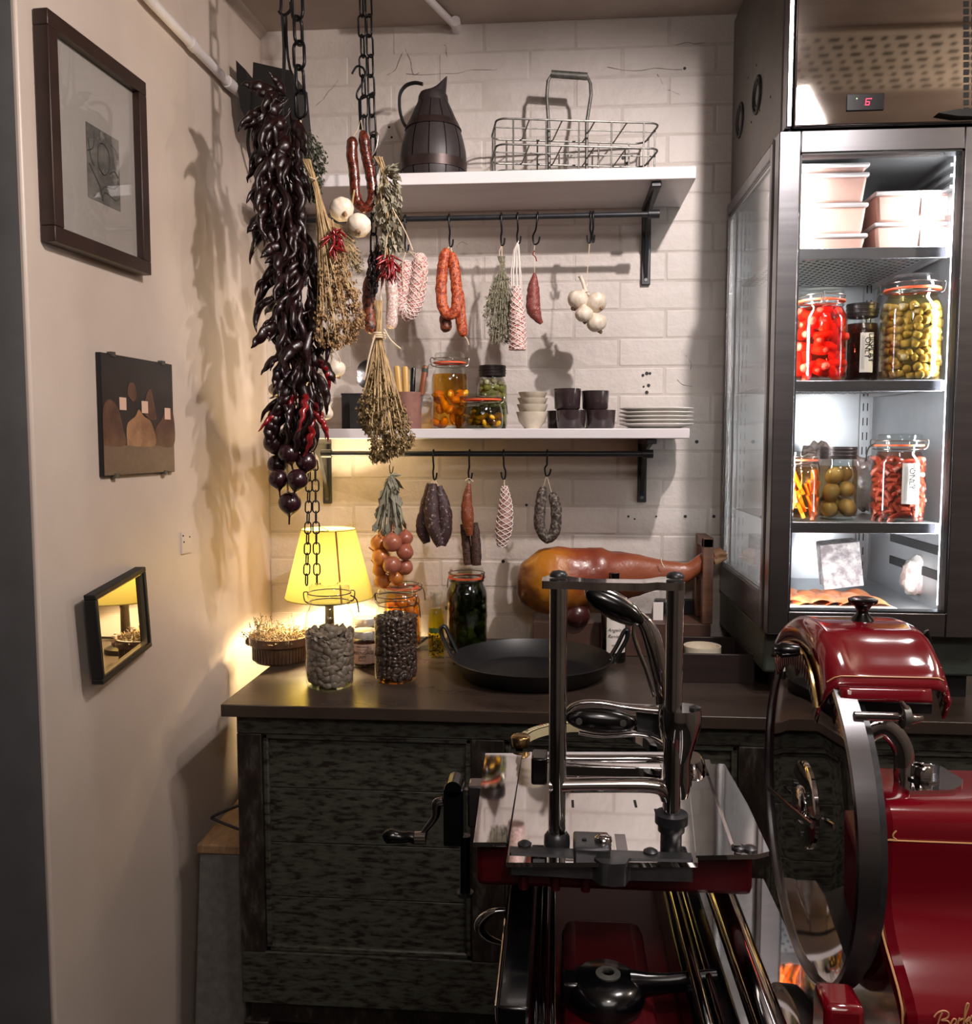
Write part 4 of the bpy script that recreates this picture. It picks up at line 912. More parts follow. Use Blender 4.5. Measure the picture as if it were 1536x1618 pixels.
def hoop(pa, pb, ex):
    m = MB(); z1 = ZS1t + zpy(pa) - zpy(292); z0 = ZS1t + zpy(pb) - zpy(292)
    f = lambda z: sum(0 for _ in ()) or rr[min(range(len(zs)), key=lambda i: abs(zs[i] - z))]
    m.lathe([(f(z0), z0 - cj.z), (f(z0) + ex, z0 - cj.z), (f(z1) + ex, z1 - cj.z), (f(z1), z1 - cj.z)], cj, 40, cap=False); part('hoop', m, K['hoop'], t)
hoop(192, 204, .002); hoop(256, 271, .002); hoop(284, 292, .0015)
nk = [(24, 161), (22.5, 150), (20, 145)]
m = MB().lathe([(rp(a, Yj), ZS1t + zpy(b) - zpy(292) - cj.z) for a, b in nk], cj, 28, cap=False)
def spout(u, v):
    a = u * 2 * pi; hi = (1 + cos(a - 0.15)) / 2; zt_ = 145 - 27 * hi ** 1.2; x = rp(20, Yj) * cos(a) * (1 - .35 * v) + rp(9, Yj) * v * 1; y = rp(20, Yj) * sin(a) * (1 - .45 * v)
    return V((cj.x + x, cj.y + y, ZS1t + zpy(145 + (zt_ - 145) * v) - zpy(292)))
m.sheet(spout, 28, 5); part('spout', m, K['stave'], t)
part('handle', MB().tube(spl(pp([(668, 133), (655, 131), (641, 136), (632, 150), (632, 175), (638, 195), (645, 203)], Yj), 5), .0036, 8, flat=2), K['blackmatte'], t)
# wire crate
A_ = P(785, 186, 1.985); B_ = P(1043, 203, 2.045); ex = (V((B_.x, B_.y, 0)) - V((A_.x, A_.y, 0))); Lc = ex.length; ex.normalize(); ey = V((-ex.y, ex.x, 0)); Wc = .135
t = thing('wire_bottle_crate', 'grey wire bottle crate with tall handle on the upper shelf', 'crate', ((A_ + B_) / 2 + ey * Wc / 2) * 1.0); t.location.z = ZS1t
z3 = A_.z - .001
def cr(u, v, z): return V((A_.x, A_.y, 0)) + ex * (u * Lc) + ey * (v * Wc) + V((0, 0, z))
H3 = z3 - ZS1t
for i, z in enumerate((z3, z3 - H3 * .46, z3 - H3 * .93)):
    pts = []; rc = .022
    for (u, v, a0) in ((1 - rc / Lc, rc / Wc, -pi / 2), (1 - rc / Lc, 1 - rc / Wc, 0), (rc / Lc, 1 - rc / Wc, pi / 2), (rc / Lc, rc / Wc, pi)):
        for k in range(5): a = a0 + k * pi / 8; pts.append(cr(u + rc * cos(a) / Lc, v + rc * sin(a) / Wc, z))
    part('rim_wire', MB().tube(pts, .0023, 6, closed=True), K['dwire'], t)
    for u in (.2, .4, .6, .8): part('cross_wire', MB().rod(cr(u, 0, z + .002), cr(u, 1, z + .002), .0016, 6), K['dwire'], t)
    part('centre_wire', MB().rod(cr(0, .5, z + .004), cr(1, .5, z + .004), .0016, 6), K['dwire'], t)
for v in (0, 1):
    for u in (.1, .3, .5, .7, .9): part('upright_wire', MB().rod(cr(u, v, ZS1t + .001), cr(u, v, z3), .0019, 6), K['dwire'], t)
for u in (0, 1):
    for v in (.3, .7): part('upright_wire', MB().rod(cr(u, v, ZS1t + .001), cr(u, v, z3), .0019, 6), K['dwire'], t)
Yh = 2.085; hp = [(868, 286), (867, 200), (864, 150), (866, 128), (872, 117)]; hp2 = [(927, 119), (933, 132), (934, 150), (927, 195), (927, 284)]
path = pp(hp, Yh) + pp(hp2, Yh); path[0].z = ZS1t + .001; path[-1].z = ZS1t + .001
h = part('handle', MB().tube(path, .0038, 8), K['dwire'], t); part('grip', MB().tube(pp([(871, 117), (928, 121)], Yh), .0085, 10), K['dwire'], h)

# ================================================================ jars
def lines_label(): pass
def kilner(label, px, pyb, pyt, hw, zb, Y=None, name='clip_top_jar', cat='jar', group=None, liquid=None, lvl=.72, squat=False, seal=True, yaw=0, lid='glass'):
    if Y is None: q = PZ(px, pyb, zb); Y = q.y * (1 + hw * .8 / F)
    c = P(px, 700, Y); c.z = zb; r = rp(hw, Y); h = P(px, pyt, Y).z - zb
    t = thing(name, label, cat, c, group)
    b = .14 * r
    pr = [(r * .80, 0), (r * .93, b * .4), (r, b * 2.2), (r, h * .30), (r, h * .62), (r * .95, h * .71), (r * .82, h * .785), (r * .79, h * .815), (r * .79, h * .86)]
    if squat: pr = [(r * .80, 0), (r * .93, b * .4), (r, b * 2.2), (r * .98, h * .45), (r * .9, h * .64), (r * .82, h * .72), (r * .80, h * .80)]
    rr = lspl([a for a, z in pr], 3); zz = lspl([z for a, z in pr], 3); prof = [(.0001, .001)] + list(zip(rr, zz))
    part('glass_body', MB().lathe(prof, c, 40, cap=False), K['glass'], t)
    part('glass_base', MB().lathe([(.0001, .006), (r * .7, .005), (r * .82, .001), (r * .7, .0005)], c, 32, cap=False), K['glass'], t)
    z0 = pr[-1][1]; rn = pr[-1][0]
    if lid == 'glass':
        l = part('lid', MB().lathe([(rn * 1.12, z0 + .004), (rn * 1.14, z0 + (h - z0) * .35), (rn * 1.05, z0 + (h - z0) * .5), (rn * 1.04, h * .985), (rn * .95, h), (.0001, h * .995)], c, 36, cap=False), K['glass'], t)
        if seal: part('rubber_seal', MB().lathe([(rn * .9, z0), (rn * 1.14, z0), (rn * 1.15, z0 + .0035), (rn * .9, z0 + .0035)], c, 36, cap=False), K['seal'], l)
        m = MB(); ring = lambda z, rr_: m.tube([c + V((rr_ * cos(a), rr_ * sin(a), z)) for a in [2 * pi * k / 32 for k in range(32)]], .0011, 6, closed=True)
        ring(z0 - .006, rn * 1.06); ring(z0 + (h - z0) * .45, rn * 1.12)
        for s_ in (1, -1):
            d = V((cos(yaw) * s_, sin(yaw) * s_, 0)); e = V((-d.y, d.x, 0)); q = c + d * rn * 1.1; up_ = V((0, 0, 1))
            hh = h - z0
            m.tube(spl([q + up_ * (z0 - .006) + e * .006, q + d * .006 + up_ * (z0 - .002), q + d * .008 + up_ * (z0 + hh * .5), q + up_ * (z0 + hh * .55)], 4), .0011, 6)
            m.tube(spl([q + up_ * (z0 - .006) - e * .006, q + d * .006 + up_ * (z0 - .002) - e * .004, q + d * .008 + up_ * (z0 + hh * .5) - e * .003, q + up_ * (z0 + hh * .55)], 4), .0011, 6)
            if s_ > 0: m.tube(spl([q + up_ * (z0 + hh * .2), q + d * .012 + up_ * (z0 - .004), q + d * .016 + up_ * (z0 - .03)], 4), .0014, 6)
        part('wire_clasp', m, K['wire'], t)
    else:
        m = MB().lathe([(rn * 1.12, z0 - .004), (rn * 1.14, h), (rn * 1.0, h), (.0001, h)], c, 36, cap=False)
        l = part('lid', m, lid, t)
        m = MB()
        for k in range(3): m.tube([c + V((rn * 1.14 * cos(a), rn * 1.14 * sin(a), z0 + (h - z0) * (k + .5) / 3)) for a in [2 * pi * k2 / 32 for k2 in range(32)]], .0012, 5, closed=True)
        part('lid_ridge', m, lid, l)
    if liquid:
        zl = h * lvl; p2 = [(.0001, .007)] + [(a * .965, max(z, .007)) for a, z in zip(rr, zz) if z < zl] ; ra = p2[-1][0]
        p2 += [(ra, zl), (.0001, zl)]
        part('pickling_liquid', MB().lathe(p2, c, 36, cap=False), liquid, t)
    def rad(z):
        for i in range(len(zz) - 1):
            if zz[i] <= z <= zz[i + 1]: return rr[i]
        return rn
    return t, c, r, h, rad
def toploc(me, name, label, cat, group, loc, rot, sc=1.0):
    o = bpy.data.objects.new(name, me); C.objects.link(o); o.matrix_world = Matrix.Translation(loc) @ rot.to_4x4() @ Matrix.Scale(sc, 4)
    o['label'] = label; o['category'] = cat; o['group'] = group; return o
def rrot(): return Matrix.Rotation(R.uniform(0, 6.28), 3, 'Z') @ Matrix.Rotation(R.uniform(0, 3.14), 3, 'Y') @ Matrix.Rotation(R.uniform(0, 6.28), 3, 'Z')
def fill(jar, meshes, name, label, cat, group, z0, z1, size, rot=None, inner=.97, half_=True, sc=(.9, 1.1), dens=1.0):
    """lay pieces row by row against the glass, in the half of the jar that can be seen from the room"""
    t, c, r, h, rad = jar; z = z0 + size * .5
    while z < z1:
        rr_ = rad(z) * inner - size * .52; n = max(3, int((pi if half_ else 2 * pi) * rr_ / size * dens)); off = R.random()
        for k in range(n + (1 if half_ else 0)):
            a = -pi + (pi * (k + off * .8 - .1) / n if half_ else 2 * pi * (k + off) / n)
            toploc(R.choice(meshes), name, label, cat, group, c + V((rr_ * cos(a), rr_ * sin(a), z + R.uniform(-.3, .3) * size)) + V((R.uniform(-.12, .12) * size, R.uniform(0, .3) * size, 0)), rot(a) if rot else rrot(), R.uniform(*sc))
        z += size * .86
def beans(jar, name, label, cat, mt, z1, size, shp, mound=.012):
    """a heap nobody could count: one object"""
    t, c, r, h, rad = jar; m = MB(); z = .006 + size * .4
    base = [V((x, y, zz_)) for x, y, zz_ in ((1, 0, 0), (.5, .86, 0), (-.5, .86, 0), (-1, 0, 0), (-.5, -.86, 0), (.5, -.86, 0), (0, 0, .8), (0, 0, -.8))]
    fs = [(i, (i + 1) % 6, 6) for i in range(6)] + [((i + 1) % 6, i, 7) for i in range(6)]
    def put(p, a=None):
        m.ball(p, size * .5 * R.uniform(.85, 1.15), 8, shp, rrot() if a is None else Matrix.Rotation(a, 3, 'Z') @ Matrix.Rotation(pi / 2 + R.gauss(0, .35), 3, 'Y') @ Matrix.Rotation(R.uniform(0, 6.28), 3, 'Z'))
    while z < z1:
        rr_ = rad(z) * .97 - size * .22; n = int(2 * pi * rr_ / (size * .6))
        for k in range(n): a = 2 * pi * (k + R.random() * .6) / n; put(c + V((rr_ * cos(a), rr_ * sin(a), z + R.uniform(-.2, .2) * size)), a)
        z += size * .42
    for k in range(int(260 * (r / .045) ** 2 * (.0125 / size) ** 1.3)):
        a = R.uniform(0, 6.28); q = rad(z1) * .9 * sqrt(R.random()); put(c + V((q * cos(a), q * sin(a), z1 + mound * (1 - q / r) + R.uniform(-.3, .3) * size)))
    core = [(rad(z_) * .86, z_) for z_ in [.012 + (z1 - .015) * i / 8 for i in range(9)]]; m.lathe([(.0001, .01)] + core + [(.0001, z1 + mound * .5)], c, 20, cap=False)
    return solo(name, m, mt, label, cat, kind='stuff')
# ---- jars on the counter
j = kilner('glass clip-top jar of pale dried beans at the front left of the counter', 517, 1091, 924, 39.5, ZT, yaw=.3, seal=False)
beans(j, 'dried_beans', 'pale flat dried beans filling the front left clip-top jar', 'beans', mat('pale_bean', '#8d7b6d', '#716358', sc=60, rough=.45), j[3] * .50, .0215, (1, .7, .38))
j = kilner('glass clip-top jar of dark brown beans beside the jam jars', 623, 1081, 930, 34.5, ZT, yaw=-.2, seal=False)
beans(j, 'dark_beans', 'dark brown beans filling the clip-top jar beside the jam', 'beans', mat('dark_bean', '#3a2a24', '#523e35', sc=120, rough=.3, coat=.3), j[3] * .66, .0165, (1, .6, .5))
K['amber'] = thin('amber_liquid', '#f3cd74', rough=.02, ior=1.33); K['oil'] = thin('yellow_oil', '#f2e850', ior=1.4); K['dkgreen'] = thin('dark_green_brine', '#79865a', ior=1.33); K['syrup'] = thin('orange_syrup', '#ffdc98', ior=1.33)
lump = lambda mt, sx=1, sy=1, sz=1, r=.01, j_=.35: mesh('lump', MB().ball((0, 0, 0), r, 10, (sx, sy, sz), None, j_, 60), mt)
j = kilner('tall clip-top jar of orange fruit in syrup behind the dark bean jar', 634, 1037, 914, 30, ZT, Y=2.075, liquid=K['syrup'], lvl=.8, yaw=.2)
K['aprc'] = mat('orange_fruit', '#e8a030', '#cf8418', sc=30, rough=.3); fill(j, [lump(K['aprc'], r=.014)], 'fruit_half', 'orange fruit piece in the tall syrup jar', 'fruit', 'orange fruit in the syrup jar', .01, j[3] * .68, .026)
j = kilner('large clip-top jar of dark green pickles next to the black pan', 737, 1036, 895, 33, ZT, Y=2.09, liquid=K['dkgreen'], lvl=.84, yaw=2.6)
K['dpick'] = mat('dark_green_pickle', '#1f261a', '#303a20', sc=30, rough=.3); K['caul'] = mat('pale_floret', '#6f7252', '#4f5638', sc=60, rough=.5)
fill(j, [lump(K['dpick'], .8, .8, 1.3, r=.012)], 'pickle', 'dark green pickle in the large jar by the pan', 'pickle', 'dark pickles in the large jar', j[3] * .36, j[3] * .8, .023)
fill(j, [lump(K['caul'], 1, 1, .8, r=.014, j_=.8)], 'floret', 'pale green floret low in the large jar by the pan', 'vegetable', 'florets in the large jar', .01, j[3] * .38, .027)
# small oil bottle
q = PZ(688, 1044, ZT); c = V((P(688, 700, 1.99).x, 1.99, ZT)); t = thing('oil_bottle', 'small bottle of yellow oil with dark spices at its bottom', 'bottle', c); Yq = 1.99
hh = P(688, 936, Yq).z - ZT; r = rp(13.5, Yq)
pr = [(.0001, .001), (r * .9, 0), (r, .004), (r, hh * .55), (r * .92, hh * .68), (r * .62, hh * .78), (r * .6, hh * .9), (r * .72, hh * .93), (r * .72, hh)]
part('glass_body', MB().lathe(pr, c, 28, cap=False), K['glass'], t)
part('oil', MB().lathe([(.0001, .004), (r * .93, .004), (r * .93, hh * .55), (r * .84, hh * .67), (r * .56, hh * .76), (.0001, hh * .76)], c, 28, cap=False), K['oil'], t)
m = MB()
for k in range(90): a = R.uniform(0, 6.28); z = hh * .4 * R.random() ** 1.3; q = r * .85 * sqrt(R.random()); m.ball(c + V((q * cos(a), q * sin(a), z + .006)), .0038, 6, (1, .7, .6), rrot())
solo('spices', m, mat('dark_spice', '#1d1712', '#8a4a1c', sc=160, rough=.5, lo=.5, hi=.6), 'dark spices settled in the small oil bottle', 'spices', kind='stuff')
part('lid', MB().lathe([(r * .75, hh - .004), (r * .75, hh + .002), (.0001, hh + .002)], c, 20, cap=False), K['glass'], t)
m = MB().lathe([(r + .0004, hh * .40), (r + .0004, hh * .47)], c, 16, None, None, -2.4, -.8, cap=False); part('label', m, mat('dark_green_label', '#2d4a26', rough=.5), t)
# jam jars
def jam(label, px, pyb, pyt, hw, Y, txt):
    c = V((P(px, 700, Y).x, Y, ZT)); r = rp(hw, Y); h = P(px, pyt, Y).z - ZT; t = thing('jam_jar', label, 'jar', c)
    part('glass_body', MB().lathe([(.0001, .001), (r * .9, 0), (r, .005), (r, h * .74), (r * .92, h * .8)], c, 32, cap=False), K['glass'], t)
    part('jam', MB().lathe([(.0001, .004), (r * .93, .004), (r * .95, .008), (r * .95, h * .72), (.0001, h * .72)], c, 28, cap=False), mat('brown_jam', '#4a1f12', rough=.2, coat=.6), t)
    part('lid', MB().lathe([(r * .98, h * .80), (r, h * .82), (r, h * .98), (r * .97, h), (.0001, h)], c, 36, cap=False), mat('white_lid', '#d9d2c8', rough=.25, metal=.5), t)
    lb = part('label', MB().lathe([(r + .0004, h * .12), (r + .0004, h * .66)], c, 20, None, None, -pi + .25, -.25, cap=False), K['pink'], t)
    if txt:
        for s_, sz, zz_ in ((('FARM MADE'), .0052, .57), ('IN SMALL BATCHES', .0028, .50), ('GREENGAGE', .0098, .38), ('JAM', .0098, .27), ('EXTRA FRUIT', .003, .2)):
            o = text(s_, sz, K['ink'], t, 'lettering', c + V((0, -r - .0006, h * zz_)), (pi / 2, 0, 0), bend=r)
    return t
jam('jam jar with pink GREENGAGE JAM label between the two bean jars', 573, 1062, 995, 20.5, 1.90, True)
jam('second jam jar standing behind the one with the GREENGAGE JAM label', 575, 1030, 975, 19, 2.02, False)
# lamp
tl = thing('table_lamp', 'table lamp with yellow fabric shade in the corner of the counter', 'lamp', (P(517, 700, 2.03).x, 2.03, ZT))
Yl = 2.03; cl_ = tl.location.copy(); zb_ = P(517, 943, Yl).z - ZT; zt2_ = P(517, 836, Yl).z - ZT; rb = rp(71, Yl); rt = rp(43, Yl)
shm = bpy.data.materials.new('yellow_shade_fabric'); shm.use_nodes = True; nt = shm.node_tree; nt.nodes.remove(nt.nodes['Principled BSDF'])
d_ = nt.nodes.new('ShaderNodeBsdfDiffuse'); tr_ = nt.nodes.new('ShaderNodeBsdfTranslucent'); mx = nt.nodes.new('ShaderNodeMixShader'); nz = nt.nodes.new('ShaderNodeTexNoise'); nz.inputs['Scale'].default_value = 90
rmp = nt.nodes.new('ShaderNodeValToRGB'); rmp.color_ramp.elements[0].color = (*lin('#cfc060'), 1); rmp.color_ramp.elements[1].color = (*lin('#e2d578'), 1); nt.links.new(nz.outputs[0], rmp.inputs[0])
tr_.inputs[0].default_value = (.08, .064, .017, 1); nt.links.new(rmp.outputs[0], d_.inputs[0]); mx.inputs[0].default_value = .45
nt.links.new(d_.outputs[0], mx.inputs[1]); nt.links.new(tr_.outputs[0], mx.inputs[2]); nt.links.new(mx.outputs[0], nt.nodes['Material Output'].inputs[0])
sh_ = part('shade', MB().lathe([(rb, zb_), (rt, zt2_)], cl_, 56, cap=False), shm, tl)
m = MB()
for z, r_ in ((zb_, rb), (zt2_, rt)): m.tube([cl_ + V((r_ * cos(a), r_ * sin(a), z)) for a in [2 * pi * k / 48 for k in range(48)]], .0012, 6, closed=True)
part('shade_rim', m, shm, sh_)
a = -1.05; part('shade_seam', MB().tube([cl_ + V(((rb + .0008) * cos(a), (rb + .0008) * sin(a), zb_)), cl_ + V(((rt + .0008) * cos(a), (rt + .0008) * sin(a), zt2_))], .0022, 6, flat=.4), mat('tan_tape', '#a06a2c', rough=.7), sh_)
part('base', MB().lathe([(.05, 0), (.05, .012), (.03, .02), (.012, .03), (.01, zb_ * .8), (.014, zb_)], cl_, 28), mat('dark_lamp_base', '#26211e', rough=.3), tl)
part('bulb', MB().ball(cl_ + V((0, 0, zb_ + .045)), .022, 16, (1, 1, 1.2)), mat('bulb_glow', '#ffd9a0', emit=5), tl)
m = MB()
for k in range(3): a = k * 2 * pi / 3; m.rod(cl_ + V((0, 0, zt2_ - .004)), cl_ + V((rt * cos(a), rt * sin(a), zt2_ - .001)), .001, 5)
m.rod(cl_ + V((0, 0, zb_)), cl_ + V((0, 0, zt2_ - .004)), .001, 5)
part('shade_carrier', m, K['wire'], tl)
solo('power_cable', MB().tube(spl([V((P(660, 700, 2.1).x, 2.1, ZT + .004)), V((P(672, 700, 2.13).x, 2.13, ZT + .012)), V((P(676, 700, 2.17).x, 2.17, ZT + .004)), V((P(600, 700, 2.17).x, 2.17, ZT + .004)), V((P(540, 700, 2.1).x, 2.1, ZT + .004))], 6), .003, 8), K['blackmatte'], 'black lamp cable on the counter beside the small oil bottle', 'cable')
# earthenware dish with dried herbs
c = V((P(437, 700, 1.93).x, 1.93, ZT)); t = thing('earthenware_dish', 'brown oval earthenware dish on the counter at the left wall', 'dish', c); Yq = 1.93; hh = P(437, 1003, Yq).z - ZT
K['dish'] = mat('brown_earthenware', '#5e3f2c', '#46301f', sc=20, rough=.35, coat=.3)
lobe = lambda a, z: 1 + .18 * cos(2 * a)
m = MB().lathe([(rp(40, Yq), 0), (rp(43, Yq), hh * .1), (rp(44, Yq), hh * .62), (rp(50, Yq), hh * .7), (rp(50, Yq), hh), (rp(46, Yq), hh), (rp(41, Yq), hh * .3), (.0001, hh * .25)], c, 40, None, lambda a, z: 1 + .0 * a, cap=False)
part('bowl', m, K['dish'], t)
m = MB()
for k in range(48): a = 2 * pi * k / 48; m.rod(c + V((rp(44.3, Yq) * cos(a), rp(44.3, Yq) * sin(a), hh * .1)), c + V((rp(44.3, Yq) * cos(a), rp(44.3, Yq) * sin(a), hh * .6)), .0012, 4)
part('fluting', m, K['dish'], t, kind='stuff')
for s_ in (-1, 1): part('lug', MB().ball(c + V((s_ * rp(50, Yq), -.005, hh * .74)), .013, 10, (.8, 1, .8)), K['dish'], t)
t2 = thing('dried_thyme_sprigs', 'heap of dried thyme sprigs filling the brown earthenware dish', 'herbs', c + V((0, 0, hh * .7)))
m, ms = MB(), MB()
for k in range(330):
    a = R.uniform(0, 6.28); q = rp(44, Yq) * sqrt(R.random()); p = c + V((q * cos(a), q * sin(a), hh * .75 + .03 * R.random() * (1 - q / rp(50, Yq)))); d = V((R.gauss(0, 1), R.gauss(0, 1), R.uniform(0, .9))).normalized() * R.uniform(.02, .04)
    if k < 26: p = c + V((R.choice([R.uniform(-.055, -.03), R.uniform(-.04, .04)]), R.uniform(-.03, .03), hh * .8)); d = V((R.uniform(-.5, .3), R.uniform(-.3, .3), 1)).normalized() * R.uniform(.035, .062)
    ms.tube([p, p + d * .5 + rv(.002), p + d], .0007, 3, caps=False)
    for j2 in range(9 if k < 26 else 4): cc = p + d * R.uniform(.3, 1) + rv(.0025); u = rv(.003); qv(m, cc, u, u.cross(rv()).normalized() * .0014)
part('stems', ms, K['straw'], t2, kind='stuff'); part('leaves', m, K['thyme'], t2, kind='stuff')
# black pan
hp_ = .45; zr_ = 1.4 - hp_; Ym = hp_ * F / 341; Rp = 129 * Ym / F; c = V((P(842, 700, Ym).x, Ym, ZT)); hz = zr_ - ZT
K['pan'] = mat('seasoned_black_steel', '#141518', '#0d0e10', sc=14, rough=.42, bump=.2, dist=.001)
t = thing('black_pan', 'large round black steel pan with two upright loop handles on the counter', 'pan', c)
part('body', MB().lathe([(.0001, 0), (Rp * .8, 0), (Rp * .86, .004), (Rp, hz), (Rp * .985, hz + .001), (Rp * .84, .006), (Rp * .8, .0035), (.0001, .0035)], c, 64, cap=False), K['pan'], t)
for s_, pts in ((-1, [(716, 1040), (705, 1020), (697, 1000), (697, 992), (703, 990), (710, 1004), (722, 1030)]), (1, [(966, 1035), (976, 1018), (986, 998), (992, 996), (990, 1010), (982, 1025), (972, 1042)])):
    h_ = part('handle', MB().tube(spl(pp(pts, Ym), 5), .0045, 8, flat=1.6), K['pan'], t)
    for k in (0, 1): part('rivet', MB().ball(P(pts[0][0] + 2 * s_ * -1, pts[0][1] + 8, Ym - .01 + .02 * k), .004, 8), K['pan'], h_)
# ham and its stand
Yg = 2.06
t = thing('ham_stand', 'wooden ham stand with two upright posts at its right end', 'stand', (P(990, 700, Yg).x, Yg, ZT))
K['wood'] = mat('reddish_wood', '#7d553f', '#5d3b2a', sc=16, rough=.5, stretch=(.5, 1, 4), bump=.2, dist=.001); K['wood2'] = mat('board_wood', '#54382c', '#3f2a22', sc=16, rough=.5, stretch=(.5, 3, 1), bump=.2, dist=.001)
part('base_board', MB().box(P(843, 700, 2.0).x, P(1133, 700, 2.0).x, 2.03, 2.15, ZT, P(900, 987, 2.0).z), K['wood2'], t, bevel=.002)
zbd = P(900, 987, 2.0).z; px0 = P(1114, 900, 2.0).x; px1 = P(1131, 900, 2.0).x
part('front_post', MB().box(px0, px1, 2.03, 2.05, zbd, P(1120, 853, 2.0).z), K['wood'], t, bevel=.002)
part('rear_post', MB().box(px0 - .001, px1, 2.115, 2.14, zbd, P(1120, 853, 2.0).z), K['wood'], t, bevel=.002)
part('top_bar', MB().box(px0, px1, 2.03, 2.14, P(1120, 853, 2.0).z - .022, P(1120, 853, 2.0).z + .001), K['wood'], t, bevel=.002)
part('support_knob', MB().ball(P(912, 972, 2.03), rp(21, 2.03), 20, (1, .8, .9)), mat('dark_red_wood', '#3c1a18', rough=.3, coat=.4), t)
part('knob_shaft', MB().rod(P(912, 975, 2.04), V((P(912, 975, 2.04).x, 2.04, zbd)), .009, 12), K['wood2'], t)
hm = bpy.data.materials.new('cured_ham_skin'); hm.use_nodes = True; nt = hm.node_tree; N = nt.nodes; L = nt.links; b_ = N['Principled BSDF']; b_.inputs['Roughness'].default_value = .33; b_.inputs['Coat Weight'].default_value = .25
tc = N.new('ShaderNodeTexCoord'); sx_ = N.new('ShaderNodeSeparateXYZ'); L.new(tc.outputs['Object'], sx_.inputs[0]); nz = N.new('ShaderNodeTexNoise'); nz.inputs['Scale'].default_value = 11; nz.inputs['Detail'].default_value = 6; L.new(tc.outputs['Object'], nz.inputs[0])
ma = N.new('ShaderNodeMath'); ma.operation = 'MULTIPLY_ADD'; ma.inputs[1].default_value = 3.2; L.new(sx_.outputs[0], ma.inputs[0]); mb_ = N.new('ShaderNodeMath'); mb_.operation = 'MULTIPLY'; mb_.inputs[1].default_value = .75; L.new(nz.outputs[0], mb_.inputs[0]); L.new(mb_.outputs[0], ma.inputs[2])
sz_ = N.new('ShaderNodeMath'); sz_.operation = 'MULTIPLY_ADD'; sz_.inputs[1].default_value = 2.0; L.new(sx_.outputs[2], sz_.inputs[0]); L.new(ma.outputs[0], sz_.inputs[2])
rm = N.new('ShaderNodeValToRGB'); e = rm.color_ramp.elements; e[0].position = .0; e[0].color = (*lin('#5f3216'), 1); e[1].position = 1; e[1].color = (*lin('#8a4a30'), 1)
for p_, c_ in ((.16, '#b8781f'), (.38, '#b06a22'), (.5, '#8f4424'), (.7, '#7b3624')): x = e.new(p_); x.color = (*lin(c_), 1)
L.new(sz_.outputs[0], rm.inputs[0]); L.new(rm.outputs[0], b_.inputs['Base Color']); bp = N.new('ShaderNodeBump'); bp.inputs['Distance'].default_value = .012; bp.inputs['Strength'].default_value = .6; L.new(nz.outputs[0], bp.inputs['Height']); L.new(bp.outputs[0], b_.inputs['Normal'])
t = thing('cured_ham', 'whole cured ham leg lying on the wooden ham stand', 'ham', P(900, 920, Yg))
hs_ = [(816, 925, 8), (822, 922, 30), (835, 920, 42), (860, 918, 53), (890, 918, 58), (920, 916, 55), (950, 913, 48), (980, 909, 40), (1010, 907, 32), (1040, 907, 24), (1065, 907, 19), (1085, 905, 16), (1100, 895, 17), (1112, 886, 17), (1122, 882, 12), (1133, 880, 9)]
m = MB(); cs = lspl([0] * len(hs_), 3); pxs = lspl([a[0] for a in hs_], 3); pys = lspl([a[1] for a in hs_], 3); rs3 = lspl([a[2] for a in hs_], 3)
vs = []; n = 32
for i, (a_, b2, r_) in enumerate(zip(pxs, pys, rs3)):
    cc = P(a_, b2, Yg)
    for k in range(n):
        an = 2 * pi * k / n; q = V((0, .72 * cos(an), sin(an))) * rp(max(r_, 1), Yg)
        g = 1 + .16 * noise.noise((cc + q) * 13) + .08 * noise.noise((cc + q) * 34) + .03 * noise.noise((cc + q) * 80)
        if r_ > 30: g *= 1 + .10 * cos(2 * an + .6) * min(1, (r_ - 30) / 20)
        g += .05 * noise.noise((cc + q) * V((9, 30, 30)).x)
        vs.append(cc + q * g)
m.add(vs, [(i * n + k, i * n + (k + 1) % n, (i + 1) * n + (k + 1) % n, (i + 1) * n + k) for i in range(len(pxs) - 1) for k in range(n)], True); m.add(vs[:n], [tuple(range(n))]); m.add(vs[-n:], [tuple(range(n))])
body = part('leg_body', m, hm, t)
K['hoof'] = mat('pale_hoof', '#b08560', '#8e6242', sc=40, rough=.5)
for pts, rr_ in (([(1128, 876), (1138, 872), (1149, 876)], [9, 7, 2]), ([(1128, 886), (1138, 883), (1149, 881)], [8, 6, 2])): part('hoof', MB().tube(pp(pts, Yg), [rp(a, Yg) for a in rr_], 10), K['hoof'], t)
part('tie_string', MB().tube(spl(pp([(1044, 882), (1046, 890), (1050, 897)], Yg - .04), 4), .0015, 6), K['string'], t)
# tall bottle with cream label
def tallb():
    Yb = 1.985; c = V((P(973, 700, Yb).x, Yb, ZT)); r = rp(20, Yb); h = P(973, 905, Yb).z - ZT; t = thing('dark_bottle', 'slim dark glass bottle with a cream label in front of the ham', 'bottle', c)
    part('glass_body', MB().lathe([(.0001, 0), (r * .95, 0), (r, .004), (r, h * .62), (r * .8, h * .72), (r * .38, h * .82), (r * .36, h * .9)], c, 32, cap=False), mat('dark_glass', '#0c0f0c', rough=.06, coat=.8), t)
    part('cap', MB().lathe([(r * .42, h * .88), (r * .42, h), (.0001, h)], c, 24, cap=False), K['blackgloss'], t)
    part('label', MB().lathe([(r + .0004, h * .12), (r + .0004, h * .58)], c, 20, None, None, -2.2, -.55, cap=False), K['paper'], t)
    for s_, sz, z_, sh2 in (('OLIO EXTRA', .005, .53, 0), ('VERGINE', .005, .49, 0), ('Angelo', .011, .36, .4), ('Ranieri', .011, .29, .4), ('500 ml', .004, .2, 0)):
        text(s_, sz, K['ink'], t, 'lettering', c + V((-.0, -r - .0007, h * z_)), (pi / 2, 0, 0), bend=r, shear=sh2)
tallb()
